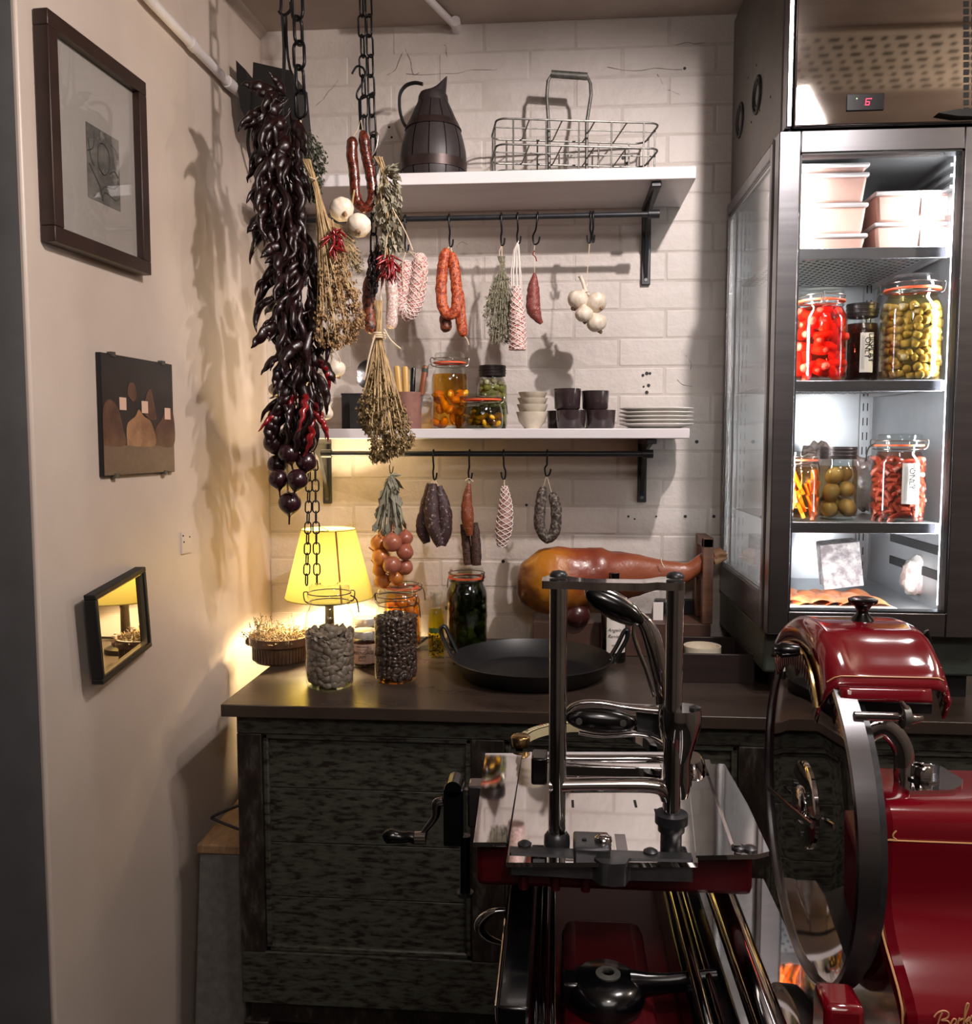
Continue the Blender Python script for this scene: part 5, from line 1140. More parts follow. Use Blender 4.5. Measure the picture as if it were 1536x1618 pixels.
# dark box with round front and cream card behind the slicer post
Yx = 2.155; t = thing('wall_socket', 'dark grey socket box with a round recess on the back wall behind the ham stand', 'socket', (P(1070, 700, Yx).x, Yx, P(1072, 1010, Yx).z))
a_, b2 = P(1072, 1010, Yx), P(1101, 950, Yx); part('body', MB().box(P(1040, 700, Yx).x, b2.x, Yx, YW - .008, P(1072, 1010, Yx).z, b2.z), mat('dark_plastic', '#26292b', '#1d1f21', sc=30, rough=.4), t, bevel=.004)
part('recess', MB().disc(P(1085, 985, Yx - .001), (0, 1, 0), .02, .004, 24), K['blackmatte'], t)
solo('card', MB().box(P(1036, 700, 2.07).x, P(1052, 700, 2.07).x, 2.068, 2.074, zbd, P(1045, 952, 2.07).z), K['paper'], 'cream upright card beside the dark grey box', 'card')
bpy.context.view_layer.update()
# dark wooden tray box with ramekins
q = PZ(1072, 1078, ZT); Yt = q.y; x0_ = q.x; x1_ = P(1192, 1078, Yt).x; zt_ = P(1130, 1034, Yt).z
t = thing('wooden_tray', 'dark open wooden box at the right end of the counter holding ramekins', 'box', ((x0_ + x1_) / 2, Yt + .1, ZT)); D_ = .17; K['dwood'] = mat('dark_box_wood', '#2b1d1a', '#1f1513', sc=20, rough=.45, stretch=(.4, 1, 3))
for nm, bx in (('front_side', (x0_, x1_, Yt, Yt + .008)), ('back_side', (x0_, x1_, Yt + D_ - .008, Yt + D_)), ('end_side', (x0_, x0_ + .008, Yt + .008, Yt + D_ - .008)), ('end_side', (x1_ - .008, x1_, Yt + .008, Yt + D_ - .008))): part(nm, MB().box(*bx, ZT, zt_), K['dwood'], t, bevel=.001)
part('bottom', MB().box(x0_ + .008, x1_ - .008, Yt + .008, Yt + D_ - .008, ZT, ZT + .006), K['dwood'], t)
def cup(name, label, cat, px, zb, r, h, Y, mt, group=None, th=.003, flare=1.0, foot=0, x=None):
    c = V((x if x is not None else P(px, 700, Y).x, Y, zb)); prof = [(r * flare * .85, 0), (r * flare, h * .08), (r, h), (r - th, h), (r * flare - th, h * .15), (.0001, h * .12)]
    m = MB().lathe(prof, c, 36, cap=False); m.lathe([(.0001, .0), (r * flare * .85, 0)], c, 36, cap=False)
    return solo(name, m, mt, label, cat, group)
Yk = Yt + .075; rk = rp(29, Yk)
zk = P(1116, 1045, Yk).z
part('riser', MB().box(P(1116, 0, Yk).x - .03, P(1116, 0, Yk).x + .03, Yk - .03, Yk + .03, ZT + .006, zk - .012), K['dwood'], t)
cup('ramekin', 'lower of two stacked cream ramekins in the dark wooden box', 'ramekin', 1116, zk - .012, rk, .026, Yk, K['cream_c'], 'ramekins in the wooden box')
cup('ramekin', 'upper of two stacked cream ramekins in the dark wooden box', 'ramekin', 1116, zk + .014 + .0006, rk, .020, Yk, K['cream_c'], 'ramekins in the wooden box')
m = MB().lathe([(rp(17, Yk) * .8, 0), (rp(17, Yk), .022)], V((P(1148, 700, Yk - .01).x, Yk - .02, zk - .012)), 24, cap=False)
part('riser', MB().box(P(1148, 0, Yk).x - .02, P(1148, 0, Yk).x + .02, Yk - .04, Yk, ZT + .006, zk - .0122), K['dwood'], t)
solo('glass_cup', m, K['glass'], 'little clear cup of sugar sachets beside the ramekins', 'cup')
for k in range(6): 
    c_ = V((P(1146, 700, Yk).x + R.uniform(-.01, .01), Yk - .02 + R.uniform(-.008, .008), zk - .010)); m = MB(); u = rv(); m.box(-.006, .006, -.0008, .0008, 0, .026); o = solo('sachet', m, K['pink' if k % 2 else 'paper'], 'sugar sachet in the little clear cup', 'sachet', 'sachets in the little cup'); o.location = c_; o.rotation_euler = (R.uniform(-.3, .3), R.uniform(-.4, .4), R.uniform(0, 3))

# ================================================================ lower shelf
ZB = ZS2t; Ys = 2.05
# dark tins, brush pot
for (lb, xa, xb, Yt_) in (('left of two dark grey tins on the lower shelf behind the chillies', 540, 560, 2.1), ('right of two dark grey tins on the lower shelf behind the chillies, nearer the oregano', 553, 580, 2.03)):
    a_ = P(xa, 700, Yt_); b2 = P(xb, 700, Yt_); t = thing('dark_tin', lb, 'tin', ((a_.x + b2.x) / 2, Yt_ + .02, ZB), 'dark grey tins'); zz2 = P(xa, 622, Yt_).z
    part('body', MB().box(a_.x, b2.x, Yt_, Yt_ + .045, ZB, zz2), mat('dark_tin', '#2b2c2d', '#222324', sc=40, rough=.45, metal=.4), t, bevel=.003); part('rim', MB().box(a_.x - .0008, b2.x + .0008, Yt_ - .0008, Yt_ + .0458, zz2 - .003, zz2 + .001), K['black'], t, bevel=.001)
t = thing('steel_ladle', 'large round steel spoon leaning behind the oregano bunch', 'spoon', V((P(579, 600, 2.08).x, 2.08, ZB)))
part('bowl', MB().lathe([(.0001, -.004), (rp(14, 2.08), .0), (rp(18, 2.08), .006)], P(583, 592, 2.09), 28, V((-.1, -1, .1)).to_track_quat('Z', 'Y').to_matrix(), lambda a, z: 1 + .3 * abs(sin(a)), cap=False), K['steel'], t)
part('handle', MB().tube([P(581, 610, 2.09), V((P(580, 660, 2.08).x, 2.085, ZB + .003))], .003, 6, flat=2), K['steel'], t)
Yp = 2.03; cpx = 645; c = V((P(cpx, 700, Yp).x, Yp, ZB)); r = rp(22, Yp); h = P(cpx, 620, Yp).z - ZB
t = thing('clay_pot', 'weathered pinkish clay pot holding knives and brushes on the lower shelf', 'pot', c)
K['clay'] = mat('weathered_clay', '#8d6458', '#75504a', '#5b4a48', sc=26, rough=.75, bump=.3, dist=.001, lo=.4, hi=.65)
part('body', MB().lathe([(.0001, 0), (r * .94, 0), (r * .96, .004), (r, h * .9), (r * 1.03, h * .93), (r * 1.03, h), (r * .93, h), (r * .9, .01), (.0001, .008)], c, 36, cap=False), K['clay'], t)
def knife(name, lb, cat, px, pyt, tilt, w_, mt, extra=None):
    p0 = P(px, pyt, Yp + R.uniform(-.008, .008)); b0 = V((c.x + (p0.x - c.x) * .55, p0.y, ZB + .012)); d = (p0 - b0).normalized()
    t = thing(name, lb, cat, b0); part('handle', MB().tube([b0.lerp(p0, .5), p0 - d * .004, p0], [w_, w_, w_ * .7], 10, flat=.6), mt, t); part('blade', MB().tube([b0, b0.lerp(p0, .5)], w_ * .8, 6, flat=.15), K['steel'], t)
    if extra: part('tip', MB().tube([p0 - d * .014, p0 - d * .006, p0 + d * .001], [w_ * 1.05, w_ * 1.05, w_ * .6], 10, flat=.6), extra, t)
K['horn'] = mat('pale_horn_handle', '#c9a25c', '#b48a44', sc=30, rough=.4, stretch=(1, 1, .3))
knife('knife', 'knife with pale yellow handle nearest the oregano in the clay pot', 'knife', 627, 578, 0, .0075, K['horn'])
knife('knife', 'upright knife with square cream handle in the middle of the clay pot', 'knife', 640, 579, 0, .0078, K['horn'])
knife('knife', 'knife with black riveted handle in the clay pot', 'knife', 653, 581, 0, .006, K['blackgloss'])
knife('brush', 'wooden brush with dark tip leaning right out of the clay pot', 'brush', 672, 578, 0, .0065, mat('red_wood_handle', '#8a4c2c', '#6f3a22', sc=30, rough=.4), mat('brush_tip', '#2c3a30', rough=.6))
# jars
K['lem'] = mat('preserved_lemon', '#eab01c', '#d08a0c', sc=30, rough=.3, bump=.3, dist=.002)
j = kilner('tall clip-top jar of yellow preserved peppers on the lower shelf', 711, 678, 558, 28.5, ZB, Y=2.05, liquid=K['amber'], lvl=.72, yaw=3.3)
mp_ = [mesh('pepper', MB().tube(spl([V((-.02, 0, 0)), V((-.008, .004, .006)), V((.008, -.004, .002)), V((.02, 0, -.005))], 3), [.003, .006, .008, .0085, .009, .0085, .008, .006, .003, .002][:10], 8, jit=.3, jf=60), K['lem']), lump(K['lem'], 1.2, 1, .8, r=.012, j_=.5)]
fill(j, mp_, 'preserved_pepper', 'yellow preserved pepper in the tall amber jar', 'pepper', 'peppers in the tall amber jar', .006, j[3] * .47, .024)
K['lidk'] = mat('dark_ribbed_lid', '#3a3232', '#2c2626', sc=40, rough=.35, metal=.6)
j = kilner('jar with dark ribbed lid and green-grey pickles behind the low jar', 778, 677, 578, 23.5, ZB, Y=2.10, liquid=thin('grey_green_brine', '#cdd0a8', ior=1.33), lvl=.70, lid=K['lidk'])
fill(j, [lump(mat('grey_green_pickle', '#7c7e5a', '#62664a', sc=40, rough=.4), .8, .8, 1.2, r=.011)], 'pickle', 'grey-green pickle in the ribbed-lid jar', 'pickle', 'pickles in the ribbed-lid jar', .006, j[3] * .45, .022)
fill(j, [lump(mat('pale_onion', '#c7bd98', '#a9a07c', sc=40, rough=.4), .9, .9, 1, r=.009)], 'pickled_onion', 'pale pickled onion at the top of the ribbed-lid jar', 'pickle', 'onions in the ribbed-lid jar', j[3] * .46, j[3] * .76, .018)
j = kilner('low wide clip-top jar of yellow mushrooms on the lower shelf', 762, 679, 622, 33, ZB, Y=2.0, liquid=thin('dark_olive_brine', '#b0a868', ior=1.33), lvl=.62, squat=True, yaw=.2)
fill(j, mp_, 'yellow_mushroom', 'yellow mushroom piece in the low wide jar', 'mushroom', 'mushrooms in the low jar', .004, j[3] * .36, .017, sc=(.6, .8))
# cream bowls stack
Yb = 2.03
for k, (pyb, pyt, rr_, lb) in enumerate(((677, 651, 25, 'lowest and largest of four stacked cream bowls on the lower shelf'), (658, 639, 24.5, 'second from the bottom of the stacked cream bowls'), (645, 629, 24, 'second from the top of the stacked cream bowls'), (634, 620, 23, 'topmost of the stacked cream bowls'))):
    zb_ = P(842, pyb, Yb).z if k else ZB; hb = P(842, pyt, Yb).z - zb_; r = rp(rr_, Yb); c = V((P(841, 700, Yb).x + R.uniform(-.001, .001), Yb, zb_)); f = .5 if k == 0 else .62
    m = MB().lathe([(.0001, 0), (r * f, 0), (r * f, .003), (r * .84, hb * .45), (r, hb), (r * .96, hb), (r * .8, hb * .5), (r * f * .8, .005), (.0001, .005)], c, 40, cap=False)
    solo('bowl', m, K['cream_c'], lb, 'bowl', 'stacked cream bowls')
# brown cups
for (px, zb_, Yc_, rr_, h_px, lb) in ((902, 0, 2.02, 23.5, 29, 'lower left brown cup in the front row on the lower shelf'), (949, 0, 2.02, 23, 29, 'lower right brown cup next to the white plates'), (896, 1, 2.03, 21.5, 33, 'upper left glossy brown cup standing on another'), (940, 1, 2.05, 21.5, 30, 'upper right brown cup with speckled side'), (884, 0, 2.11, 20, 29, 'brown cup half hidden behind the lower left cup'), (944, 0, 2.12, 20, 29, 'brown cup behind the lower right cup')):
    h = rp(h_px, Yc_); cup('cup', lb, 'cup', px, ZB + (rp(29, 2.02) + .0006 if zb_ else 0), rp(rr_, Yc_), h, Yc_, K['brown_c'], 'dark brown cups', flare=.92)
# plates
Ypl = 2.07
for k in range(5):
    c = V((P(1036 + R.uniform(-1, 1), 700, Ypl).x, Ypl, ZB + k * .0088)); r = rp(57 - (k == 0) * 0, Ypl)
    m = MB().lathe([(.0001, 0), (r * .62, 0), (r * .66, .002), (r, .0105), (r * 1.0, .0125), (r * .97, .0125), (r * .64, .0055), (.0001, .0045)], c, 56, cap=False)
    solo('plate', m, K['white_c'], ['lowest of five stacked white plates at the right of the lower shelf', 'second from the bottom of the five stacked white plates', 'middle one of the five stacked white plates', 'second from the top of the five stacked white plates', 'topmost of the five stacked white plates'][k], 'plate', 'stacked white plates')
# ================================================================ inside the fridge
Yf_ = 1.79
def tub(label, pxl, pxr, pyb, pyt, Y, D, zb, lidded=True, slant=False, lab=False, yaw=0, content='#e3bdb2'):
    a_ = P(pxl, 700, Y).x; b2 = P(pxr, 700, Y).x; h = P(pxl, pyt, Y).z - P(pxl, pyb, Y).z; c = V(((a_ + b2) / 2, Y + D / 2, zb)); W_ = (b2 - a_) / 2
    t = thing('food_tub', label, 'tub', c, 'plastic tubs on the top fridge shelf'); i = .006
    def ring(w_, d, z): return [c + V((-w_, -d, z)), c + V((w_, -d, z)), c + V((w_, d, z)), c + V((-w_, d, z))]
    part('box', MB().hexa(ring(W_ - i, D / 2 - i, 0) + ring(W_, D / 2, h - .006)), K['tub'], t, bevel=.006)
    part('lid', MB().box(c.x - W_ - .003, c.x + W_ + .003, c.y - D / 2 - .003, c.y + D / 2 + .003, zb + h - .008, zb + h), K['tublid'], t, bevel=.003)
    if lab:
        lx = c.x + W_ * .12; o = part('label', MB().box(lx, c.x + W_ * .88, c.y - D / 2 - .0015, c.y - D / 2 - .0008, zb + h * .18, zb + h * .78), K['paper'], t)
        m = MB()
        for k in range(4): z = zb + h * (.28 + .13 * k); m.box(lx + .003, c.x + W_ * .6, c.y - D / 2 - .0019, c.y - D / 2 - .0016, z, z + .0005)
        part('ruled_lines', m, K['ink'], o); m = MB().tube([V((c.x + W_ * .74 + .004 * cos(a), c.y - D / 2 - .002, zb + h * .34 + .004 * sin(a))) for a in [2 * pi * k / 14 for k in range(14)]], .0003, 4, closed=True); part('stamp', m, K['ink'], o)
        text('Pork  4/5', .006, K['ink'], t, 'lettering', V((lx + .014, c.y - D / 2 - .002, zb + h * .56)), (pi / 2, 0, 0), ext=.0001)
    return h
K['tub'] = mat('translucent_tub', '#c29d92', '#b28a7e', sc=12, rough=.45); K['tublid'] = mat('frosted_lid', '#bdb6b6', rough=.4)
z = fz[0] + .001
tubs = (('lowest tub of the left stack on the top fridge shelf', 391, 362, None), ('middle tub of the left stack on the top fridge shelf', 361, 313, None), ('third tub of the left stack, above the middle one, pale pink inside', 312, 265, None), ('topmost flat tub of the left stack under the fridge roof', 264, 249, None))
for lb, b0, t0, _ in tubs:
    h = tub(lb, 1243, 1358, b0, t0, 1.78, .2, z); z += h + .0006
z = fz[0] + .001
for lb, b0, t0 in (('lower tub with paper label at the right of the top fridge shelf', 391, 342), ('upper tub with paper label at the right of the top fridge shelf', 341, 292)):
    h = tub(lb, 1372, 1497, b0, t0, 1.80, .18, z, lab=True); z += h + .0006
def fj(*a, **k): return kilner(*a, **k)
z2 = fz[1] + .001; z3_ = fz[2] + .001
def hlabel(j, jar_r, zc, h_, w_, txt, px_off=0):
    t, c, r, h, rad = j; rr_ = rad(zc) + .0006; a0 = -pi / 2 + px_off
    part('label', MB().lathe([(rr_, zc - h_ / 2), (rr_, zc + h_ / 2)], c, 10, None, None, a0 - w_ / rr_ / 2, a0 + w_ / rr_ / 2, cap=False), K['paper'], t)
    d = V((cos(a0), sin(a0), 0))
    for k, s_ in enumerate(txt): text(s_, h_ * .2, K['ink'], t, 'lettering', c + d * (rr_ + .0007) + V((-sin(a0), cos(a0), 0)) * (.003 - .007 * k) + V((0, 0, zc + h_ * .12)), (pi / 2, pi / 2, a0 + pi / 2), ext=.0001)
    m = MB()
    for k in range(3): q = c + d * (rr_ + .0006) + V((-sin(a0), cos(a0), 0)) * (-w_ * .38 + k * .0022); m.rod(q + V((0, 0, zc - h_ * .42)), q + V((0, 0, zc + h_ * .42)), .0002, 3)
    part('ruled_lines', m, K['ink'], t, kind='stuff')
# pink radishes
K['pk'] = mat('coral_pickle', '#ee3a26', '#e04c3a', sc=30, rough=.55, spec=.2); cap = MB().tube([V((-.017, 0, 0)), V((-.014, 0, 0)), V((0, 0, 0)), V((.014, 0, 0)), V((.017, 0, 0))], [.003, .0078, .0092, .0078, .003], 10)
j = fj('clip-top jar of coral pink pickles at the left of the middle fridge shelf', 1291, 601, 458, 39, z2, Y=1.80, liquid=thin('coral_brine', '#ff9a80', ior=1.33), lvl=.80, yaw=1.4)
fill(j, [mesh('pickle', cap, K['pk'])], 'coral_pickle', 'coral pink finger-shaped pickle in the fridge jar', 'pickle', 'coral pickles', .004, j[3] * .72, .022)
j = fj('dark-lidded jar with DISPLAY ONLY label between two larger fridge jars', 1356, 600, 481, 25.5, z2, Y=1.865, liquid=thin('dark_red_brine', '#8a4a3c', ior=1.33), lvl=.75, lid=K['lidk'])
fill(j, [lump(mat('dark_red_pickle', '#7a2a1e', '#3c1a14', sc=50, rough=.35), r=.011)], 'red_pickle', 'dark red pickle in the DISPLAY ONLY jar', 'pickle', 'dark red pickles', .004, j[3] * .68, .022)
hlabel(j, 0, j[3] * .38, .078, .026, ('DISPLAY', 'ONLY'))
K['art'] = mat('pale_mushroom_piece', '#c6ae86', '#a58c62', sc=40, rough=.35); cube_ = MB().lathe([(.0001, -.006), (.008, -.006), (.009, 0), (.008, .006), (.0001, .006)], (0, 0, 0), 9, cap=False)
j = fj('largest clip-top jar of pale mushroom pieces at the right of the middle fridge shelf', 1433, 601, 437, 44, z2, Y=1.80, liquid=thin('golden_brine', '#f5e6b4', ior=1.33), lvl=.82, yaw=2.8)
fill(j, [mesh('mushroom', cube_, K['art'])], 'mushroom_piece', 'pale chopped mushroom piece in the largest fridge jar', 'mushroom', 'mushroom pieces', .004, j[3] * .70, .0165, dens=1.05)
# lower shelf jars
K['car'] = mat('carrot', '#ee7a22', '#e06414', sc=40, rough=.35)
j = fj('clip-top jar of orange carrot sticks at the left of the lower fridge shelf', 1263, 826, 713, 31, z3_, Y=1.80, liquid=thin('pale_brine', '#f4d9b0', ior=1.33), lvl=.78, yaw=.4)
fill(j, [mesh('carrot_stick', MB().box(-.0035, .0035, -.0035, .0035, -.022, .022), K['car'])], 'carrot_stick', 'orange carrot stick in the fridge jar', 'carrot', 'carrot sticks', .018, j[3] * .60, .0105 * 1, rot=lambda a: Matrix.Rotation(a, 3, 'Z') @ Matrix.Rotation(R.uniform(-.5, .5), 3, 'X') @ Matrix.Rotation(R.uniform(-.2, .2), 3, 'Y'), dens=.35)
K['egg'] = mat('pickled_egg', '#c9b080', '#b59c6c', sc=20, rough=.35)
j = fj('dark-lidded jar of pickled eggs between carrot and sausage jars', 1325, 826, 706, 30, z3_, Y=1.83, liquid=thin('brown_brine', '#efe2c8', ior=1.33), lvl=.74, lid=K['lidk'])
eg = mesh('egg', MB().ball((0, 0, 0), .0165, 16, (1, 1, 1.15)), K['egg'])
for (dx, dy, dz) in ((-.017, -.006, .022), (.017, -.012, .024), (0, .016, .03), (-.016, -.014, .056), (.016, -.006, .062), (-.01, -.012, .09), (.014, .008, .094)):
    toploc(eg, 'pickled_egg', 'brown pickled egg in the dark-lidded fridge jar', 'egg', 'pickled eggs', j[1] + V((dx, dy, dz * j[3] / .15)), rrot())
K['pks'] = mat('pink_sausage', '#b4685a', '#9a5048', sc=50, rough=.35)
j = fj('clip-top jar of pink sausages with DISPLAY ONLY label on the lower fridge shelf', 1421, 827, 686, 39, z3_, Y=1.80, liquid=thin('pink_brine', '#eac0b0', ior=1.33), lvl=.80, yaw=2.9)
sg = mesh('small_sausage', MB().tube(spl([V((-.02, 0, -.004)), V((-.008, 0, .003)), V((.008, 0, .003)), V((.02, 0, -.004))], 3), .0055, 8), K['pks'])
fill(j, [sg], 'small_sausage', 'thin pink sausage in the fridge jar', 'sausage', 'pink sausages', .006, j[3] * .72, .0145, rot=lambda a: Matrix.Rotation(a + pi / 2, 3, 'Z') @ Matrix.Rotation(R.uniform(-.9, .9), 3, 'Y'), dens=.75)
hlabel(j, 0, j[3] * .44, .078, .034, ('DISPLAY', 'ONLY'), .12)
# wrapped meats behind
K['wrap'] = mat('cling_film', '#a9a3a1', '#8b6f69', '#c6c2c0', sc=18, rough=.2, coat=.5, bump=1, dist=.01, lo=.4, hi=.6)
def crumple(label, px, py, w_, h_, Y, mt, zb=None, name='wrapped_package', cat='package'):
    c = P(px, py, Y); m = MB().ball((c.x, c.y, c.z), 1, 36, (rp(w_, Y), rp(w_, Y) * .6, rp(h_, Y)), None, .0, 30)
    m.v = [c + (v_ - c) * (1 + .55 * noise.noise(v_ * 30) + .28 * abs(noise.noise(v_ * 75))) for v_ in m.v]
    lo = min(v_.z for v_ in m.v); m.v = [v_ + V((0, 0, zb - lo)) for v_ in m.v] if zb is not None else m.v
    return solo(name, m, mt, label, cat, None)
crumple('film-wrapped dark meat behind the egg and sausage jars', 1372, 780, 24, 44, 2.0, K['wrap'], z3_); crumple('film-wrapped package at the right of the lower fridge shelf', 1468, 760, 22, 52, 1.93, K['wrap'], z3_)
crumple('film-wrapped package behind the carrot jar against the glass', 1285, 760, 34, 50, 2.06, K['wrap'], z3_)
crumple('crumpled clear plastic bag in the right corner of the fridge floor', 1446, 945, 24, 26, 1.86, K['wrap'], fzt + .012, 'plastic_bag', 'bag')
crumple('bulky film-wrapped package on the middle fridge shelf by the glass side', 1262, 560, 40, 40, 2.06, K['wrap'], z2)
# pale cheese block leaning
c = P(1330, 900, 1.93); t = thing('wrapped_cheese', 'mottled pale block in film leaning against the fridge back', 'cheese', V((c.x, c.y, fzt)))
m = MB(); q = [P(1296, 862, 1.95), P(1358, 856, 1.95), P(1365, 925, 1.90), P(1303, 932, 1.90)]; m.prism(q, (0, .035, .006)); part('block', m, mat('mottled_rind', '#8d8488', '#c9c2c2', '#e6e0de', sc=50, rough=.3, coat=.5, bump=.5, dist=.003, lo=.4, hi=.58), t, bevel=.006)
# tray of orange fish on the floor
t = thing('salmon_tray', 'flat tray of orange smoked fish on the fridge floor', 'tray', (P(1320, 955, 1.85).x, 1.85, fzt)); xa, xb_ = P(1238, 0, 1.8).x + .01, P(1440, 0, 1.8).x
part('tray', MB().box(xa, xb_, 1.76, 1.95, fzt, fzt + .004), K['white_c'], t, bevel=.001)
K['salmon'] = mat('orange_fish', '#e8804a', '#f0a070', '#d8683a', sc=30, rough=.3, stretch=(1, 3, 1), lo=.4, hi=.6)
for k in range(7):
    x = xa + .01 + k * (xb_ - xa - .03) / 7; m = MB().sheet(lambda u, v, x=x: V((x + u * .045, 1.775 + v * .15, fzt + .005 + .008 * sin(u * pi) + .003 * sin(v * 9 + x * 90))), 6, 10); part('slice', m, K['salmon'], t)
# ================================================================ the red meat slicer
ZP = 1.06
ms_ = thing('meat_slicer', 'large red and chrome hand-crank meat slicer in the foreground', 'slicer', (.18, .88, 0))
def sp(name, mb, mt, parent=None, label=None, bevel=0, kind=None): return part(name, mb, mt, parent or ms_, label, bevel, kind)
def plate(pts, th, z=ZP, nm='carriage_plate', mt=None, par=None, bv=.0008, lb=None):
    q = [PZ(x, y, z) for x, y in pts]; return sp(nm, MB().prism([(a.x, a.y, z - th) for a in q], (0, 0, th)), mt or K['mirror'], par, lb, bv)
# carriage: mirror-bright table plates
pl = plate([(800, 1363), (826, 1188), (1088, 1188), (1103, 1363)], .004, nm='carriage_table')
plate([(748, 1331), (767, 1190), (825, 1190), (801, 1331)], .004, z=ZP + .002, nm='side_plate')
plate([(1100, 1352), (1086, 1207), (1145, 1207), (1182, 1272), (1216, 1345), (1196, 1350)], .004, z=ZP + .001, nm='side_plate')
m = MB(); a_, b2 = PZ(1112, 1207, ZP), PZ(1160, 1345, ZP); m.prism([(a_.x, a_.y, ZP + .001), (a_.x + .006, a_.y, ZP + .001), (b2.x + .006, b2.y, ZP + .001), (b2.x, b2.y, ZP + .001)], (0, 0, .004)); sp('plate_ridge', m, K['mirror'], None, None, .001)
for k in range(6):
    q = PZ(905 + k * 33, 1270 + (k % 3) * 14, ZP); 
    if k in (0, 3, 4, 5): sp('plate_slot', MB().box(q.x - .0012, q.x + .0012, q.y - .008, q.y + .008, ZP, ZP + .0004), K['blackmatte'], pl)
q = PZ(982, 1335, ZP); sp('guide_slot', MB().box(q.x - .0045, q.x + .0045, q.y - .012, q.y + .02, ZP, ZP + .0006), K['steel'], pl, None, .002)
for (px, py) in ((829, 1337), (1028, 1349), (955, 1338), (1167, 1342), (1120, 1222), (1185, 1344)):
    q = PZ(px, py, ZP); sp('bolt_head', MB().lathe([(.0001, .0), (.006, 0), (.006, .0015), (.003, .0035), (.0001, .004)], q + V((0, 0, .001)), 18), K['cast'], pl)
# red carriage body
x0, x1 = P(752, 1340, .745).x, P(1192, 1340, .745).x; zb5 = P(800, 1403, .745).z
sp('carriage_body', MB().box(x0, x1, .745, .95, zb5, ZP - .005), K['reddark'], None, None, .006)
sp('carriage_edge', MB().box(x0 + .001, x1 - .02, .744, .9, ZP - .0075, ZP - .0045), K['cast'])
# grey cast clamp bar in front
Yb5 = .722; zt5 = P(900, 1345, Yb5).z
X = lambda px, Y=Yb5: P(px, 1350, Y).x
m = MB(); m.prism([V((X(a), Yb5 - b, 0)) for a, b in ((806, 0), (806, .012), (842, .012), (935, .014), (948, .024), (965, .026), (985, .024), (992, .014), (1092, .012), (1092, 0))], (0, 0, .019)); m.v = [v_ + V((0, 0, P(900, 1375, Yb5).z)) for v_ in m.v]
sp('clamp_bar', m, K['cast'], None, None, .0015)
m = MB().box(X(906), X(963), Yb5 - .016, Yb5 + .018, ZP - .004, ZP + .009); cb = sp('clamp_block', m, K['cast'], None, None, .002)
sp('clamp_screw', MB().lathe([(.0075, 0), (.007, .003), (.004, .005), (.0001, .005)], (X(953), Yb5, ZP + .009), 20), K['chrome'], cb)
sp('clamp_screw', MB().disc((X(923), Yb5, ZP + .0095), (0, 0, 1), .002, .001, 10), K['blackmatte'], cb)
for px in (828, 878, 925): sp('lower_stud', MB().rod((X(px, .75), .738, zb5 + .004), (X(px, .75), .738, zb5 + .016), .004, 10), K['reddark'])
# frame: two posts, top plate
Yp5 = .735; rpst = rp(14.2, Yp5)
xl5, xr5 = P(880, 1345, Yp5).x, P(1060, 1345, Yp5).x; ztop = P(880, 925, Yp5).z
po = sp('post', MB().rod((xl5, Yp5, ZP), (xl5, Yp5, ztop), rpst, 24), K['chrome'])
sp('post_foot', MB().lathe([(rpst * 1.5, 0), (rpst * 1.45, .006), (rpst * 1.15, .009)], (xl5, Yp5, ZP), 24), K['cast'], po)
po = sp('post', MB().rod((xr5, Yp5, ZP), (xr5, Yp5, ztop), rpst, 24), K['chrome'])
sp('post_collar', MB().lathe([(rpst * 1.2, 0), (rpst * 1.2, .012), (rpst * 1.5, .014), (rpst * 1.5, .020), (rpst * 1.85, .021), (rpst * 1.85, .029), (rpst * 1.2, .030)], (xr5, Yp5, ZP), 28, cap=True), K['black'], po)
def bar_poly(z): return [V((P(a, 915, Yp5).x, Yp5 + b, z)) for a, b in ((857, -.018), (857, .002), (866, .012), (893, .013), (912, .002), (935, -.003), (1012, -.003), (1030, .003), (1046, .013), (1068, .013), (1078, .004), (1078, -.018), (1060, -.020), (1035, -.018), (1012, -.024), (935, -.024), (905, -.019), (880, -.020))]
tb = sp('top_bridge', MB().prism(bar_poly(ztop), (0, 0, .0065)), K['chrome'], None, None, .0012)
for x in (xl5, xr5): sp('acorn_bolt', MB().lathe([(.0075, 0), (.0075, .002), (.0055, .0045), (.0001, .0055)], (x, Yp5, ztop + .0075), 18), K['cast'], tb)
# cross rails
Yr5 = .79
q = lambda px, py, Y=Yr5: P(px, py, Y)
sp('cross_rail', MB().tube([q(862, 1199), q(1088, 1199)], rp(7, Yr5), 16), K['chrome'])
m = MB(); a_, b2 = q(868, 1222), q(1045, 1210); m.box(a_.x, b2.x, Yr5 - .006, Yr5 + .004, a_.z, b2.z); sp('flat_rail', m, K['mirror'], None, None, .001)
rb5 = sp('rail_end_block', MB().box(q(845, 0).x, q(872, 0).x, Yr5 - .014, Yr5 + .012, q(850, 1232).z, q(850, 1190).z), K['blackgloss'], None, None, .002)
sp('lower_cross_tube', MB().tube(spl([P(868, 1241, Yp5), P(880, 1241, Yp5), P(960, 1240, Yp5), P(1030, 1241, Yp5), P(1050, 1249, Yp5), P(1056, 1262, Yp5)], 5), rp(12.5, Yp5), 20), K['chrome'])
sp('rail_end_block', MB().box(P(1094, 0, .8).x, P(1111, 0, .8).x, .78, .81, P(1100, 1233, .8).z, P(1100, 1208, .8).z), K['blackgloss'], None, None, .002)
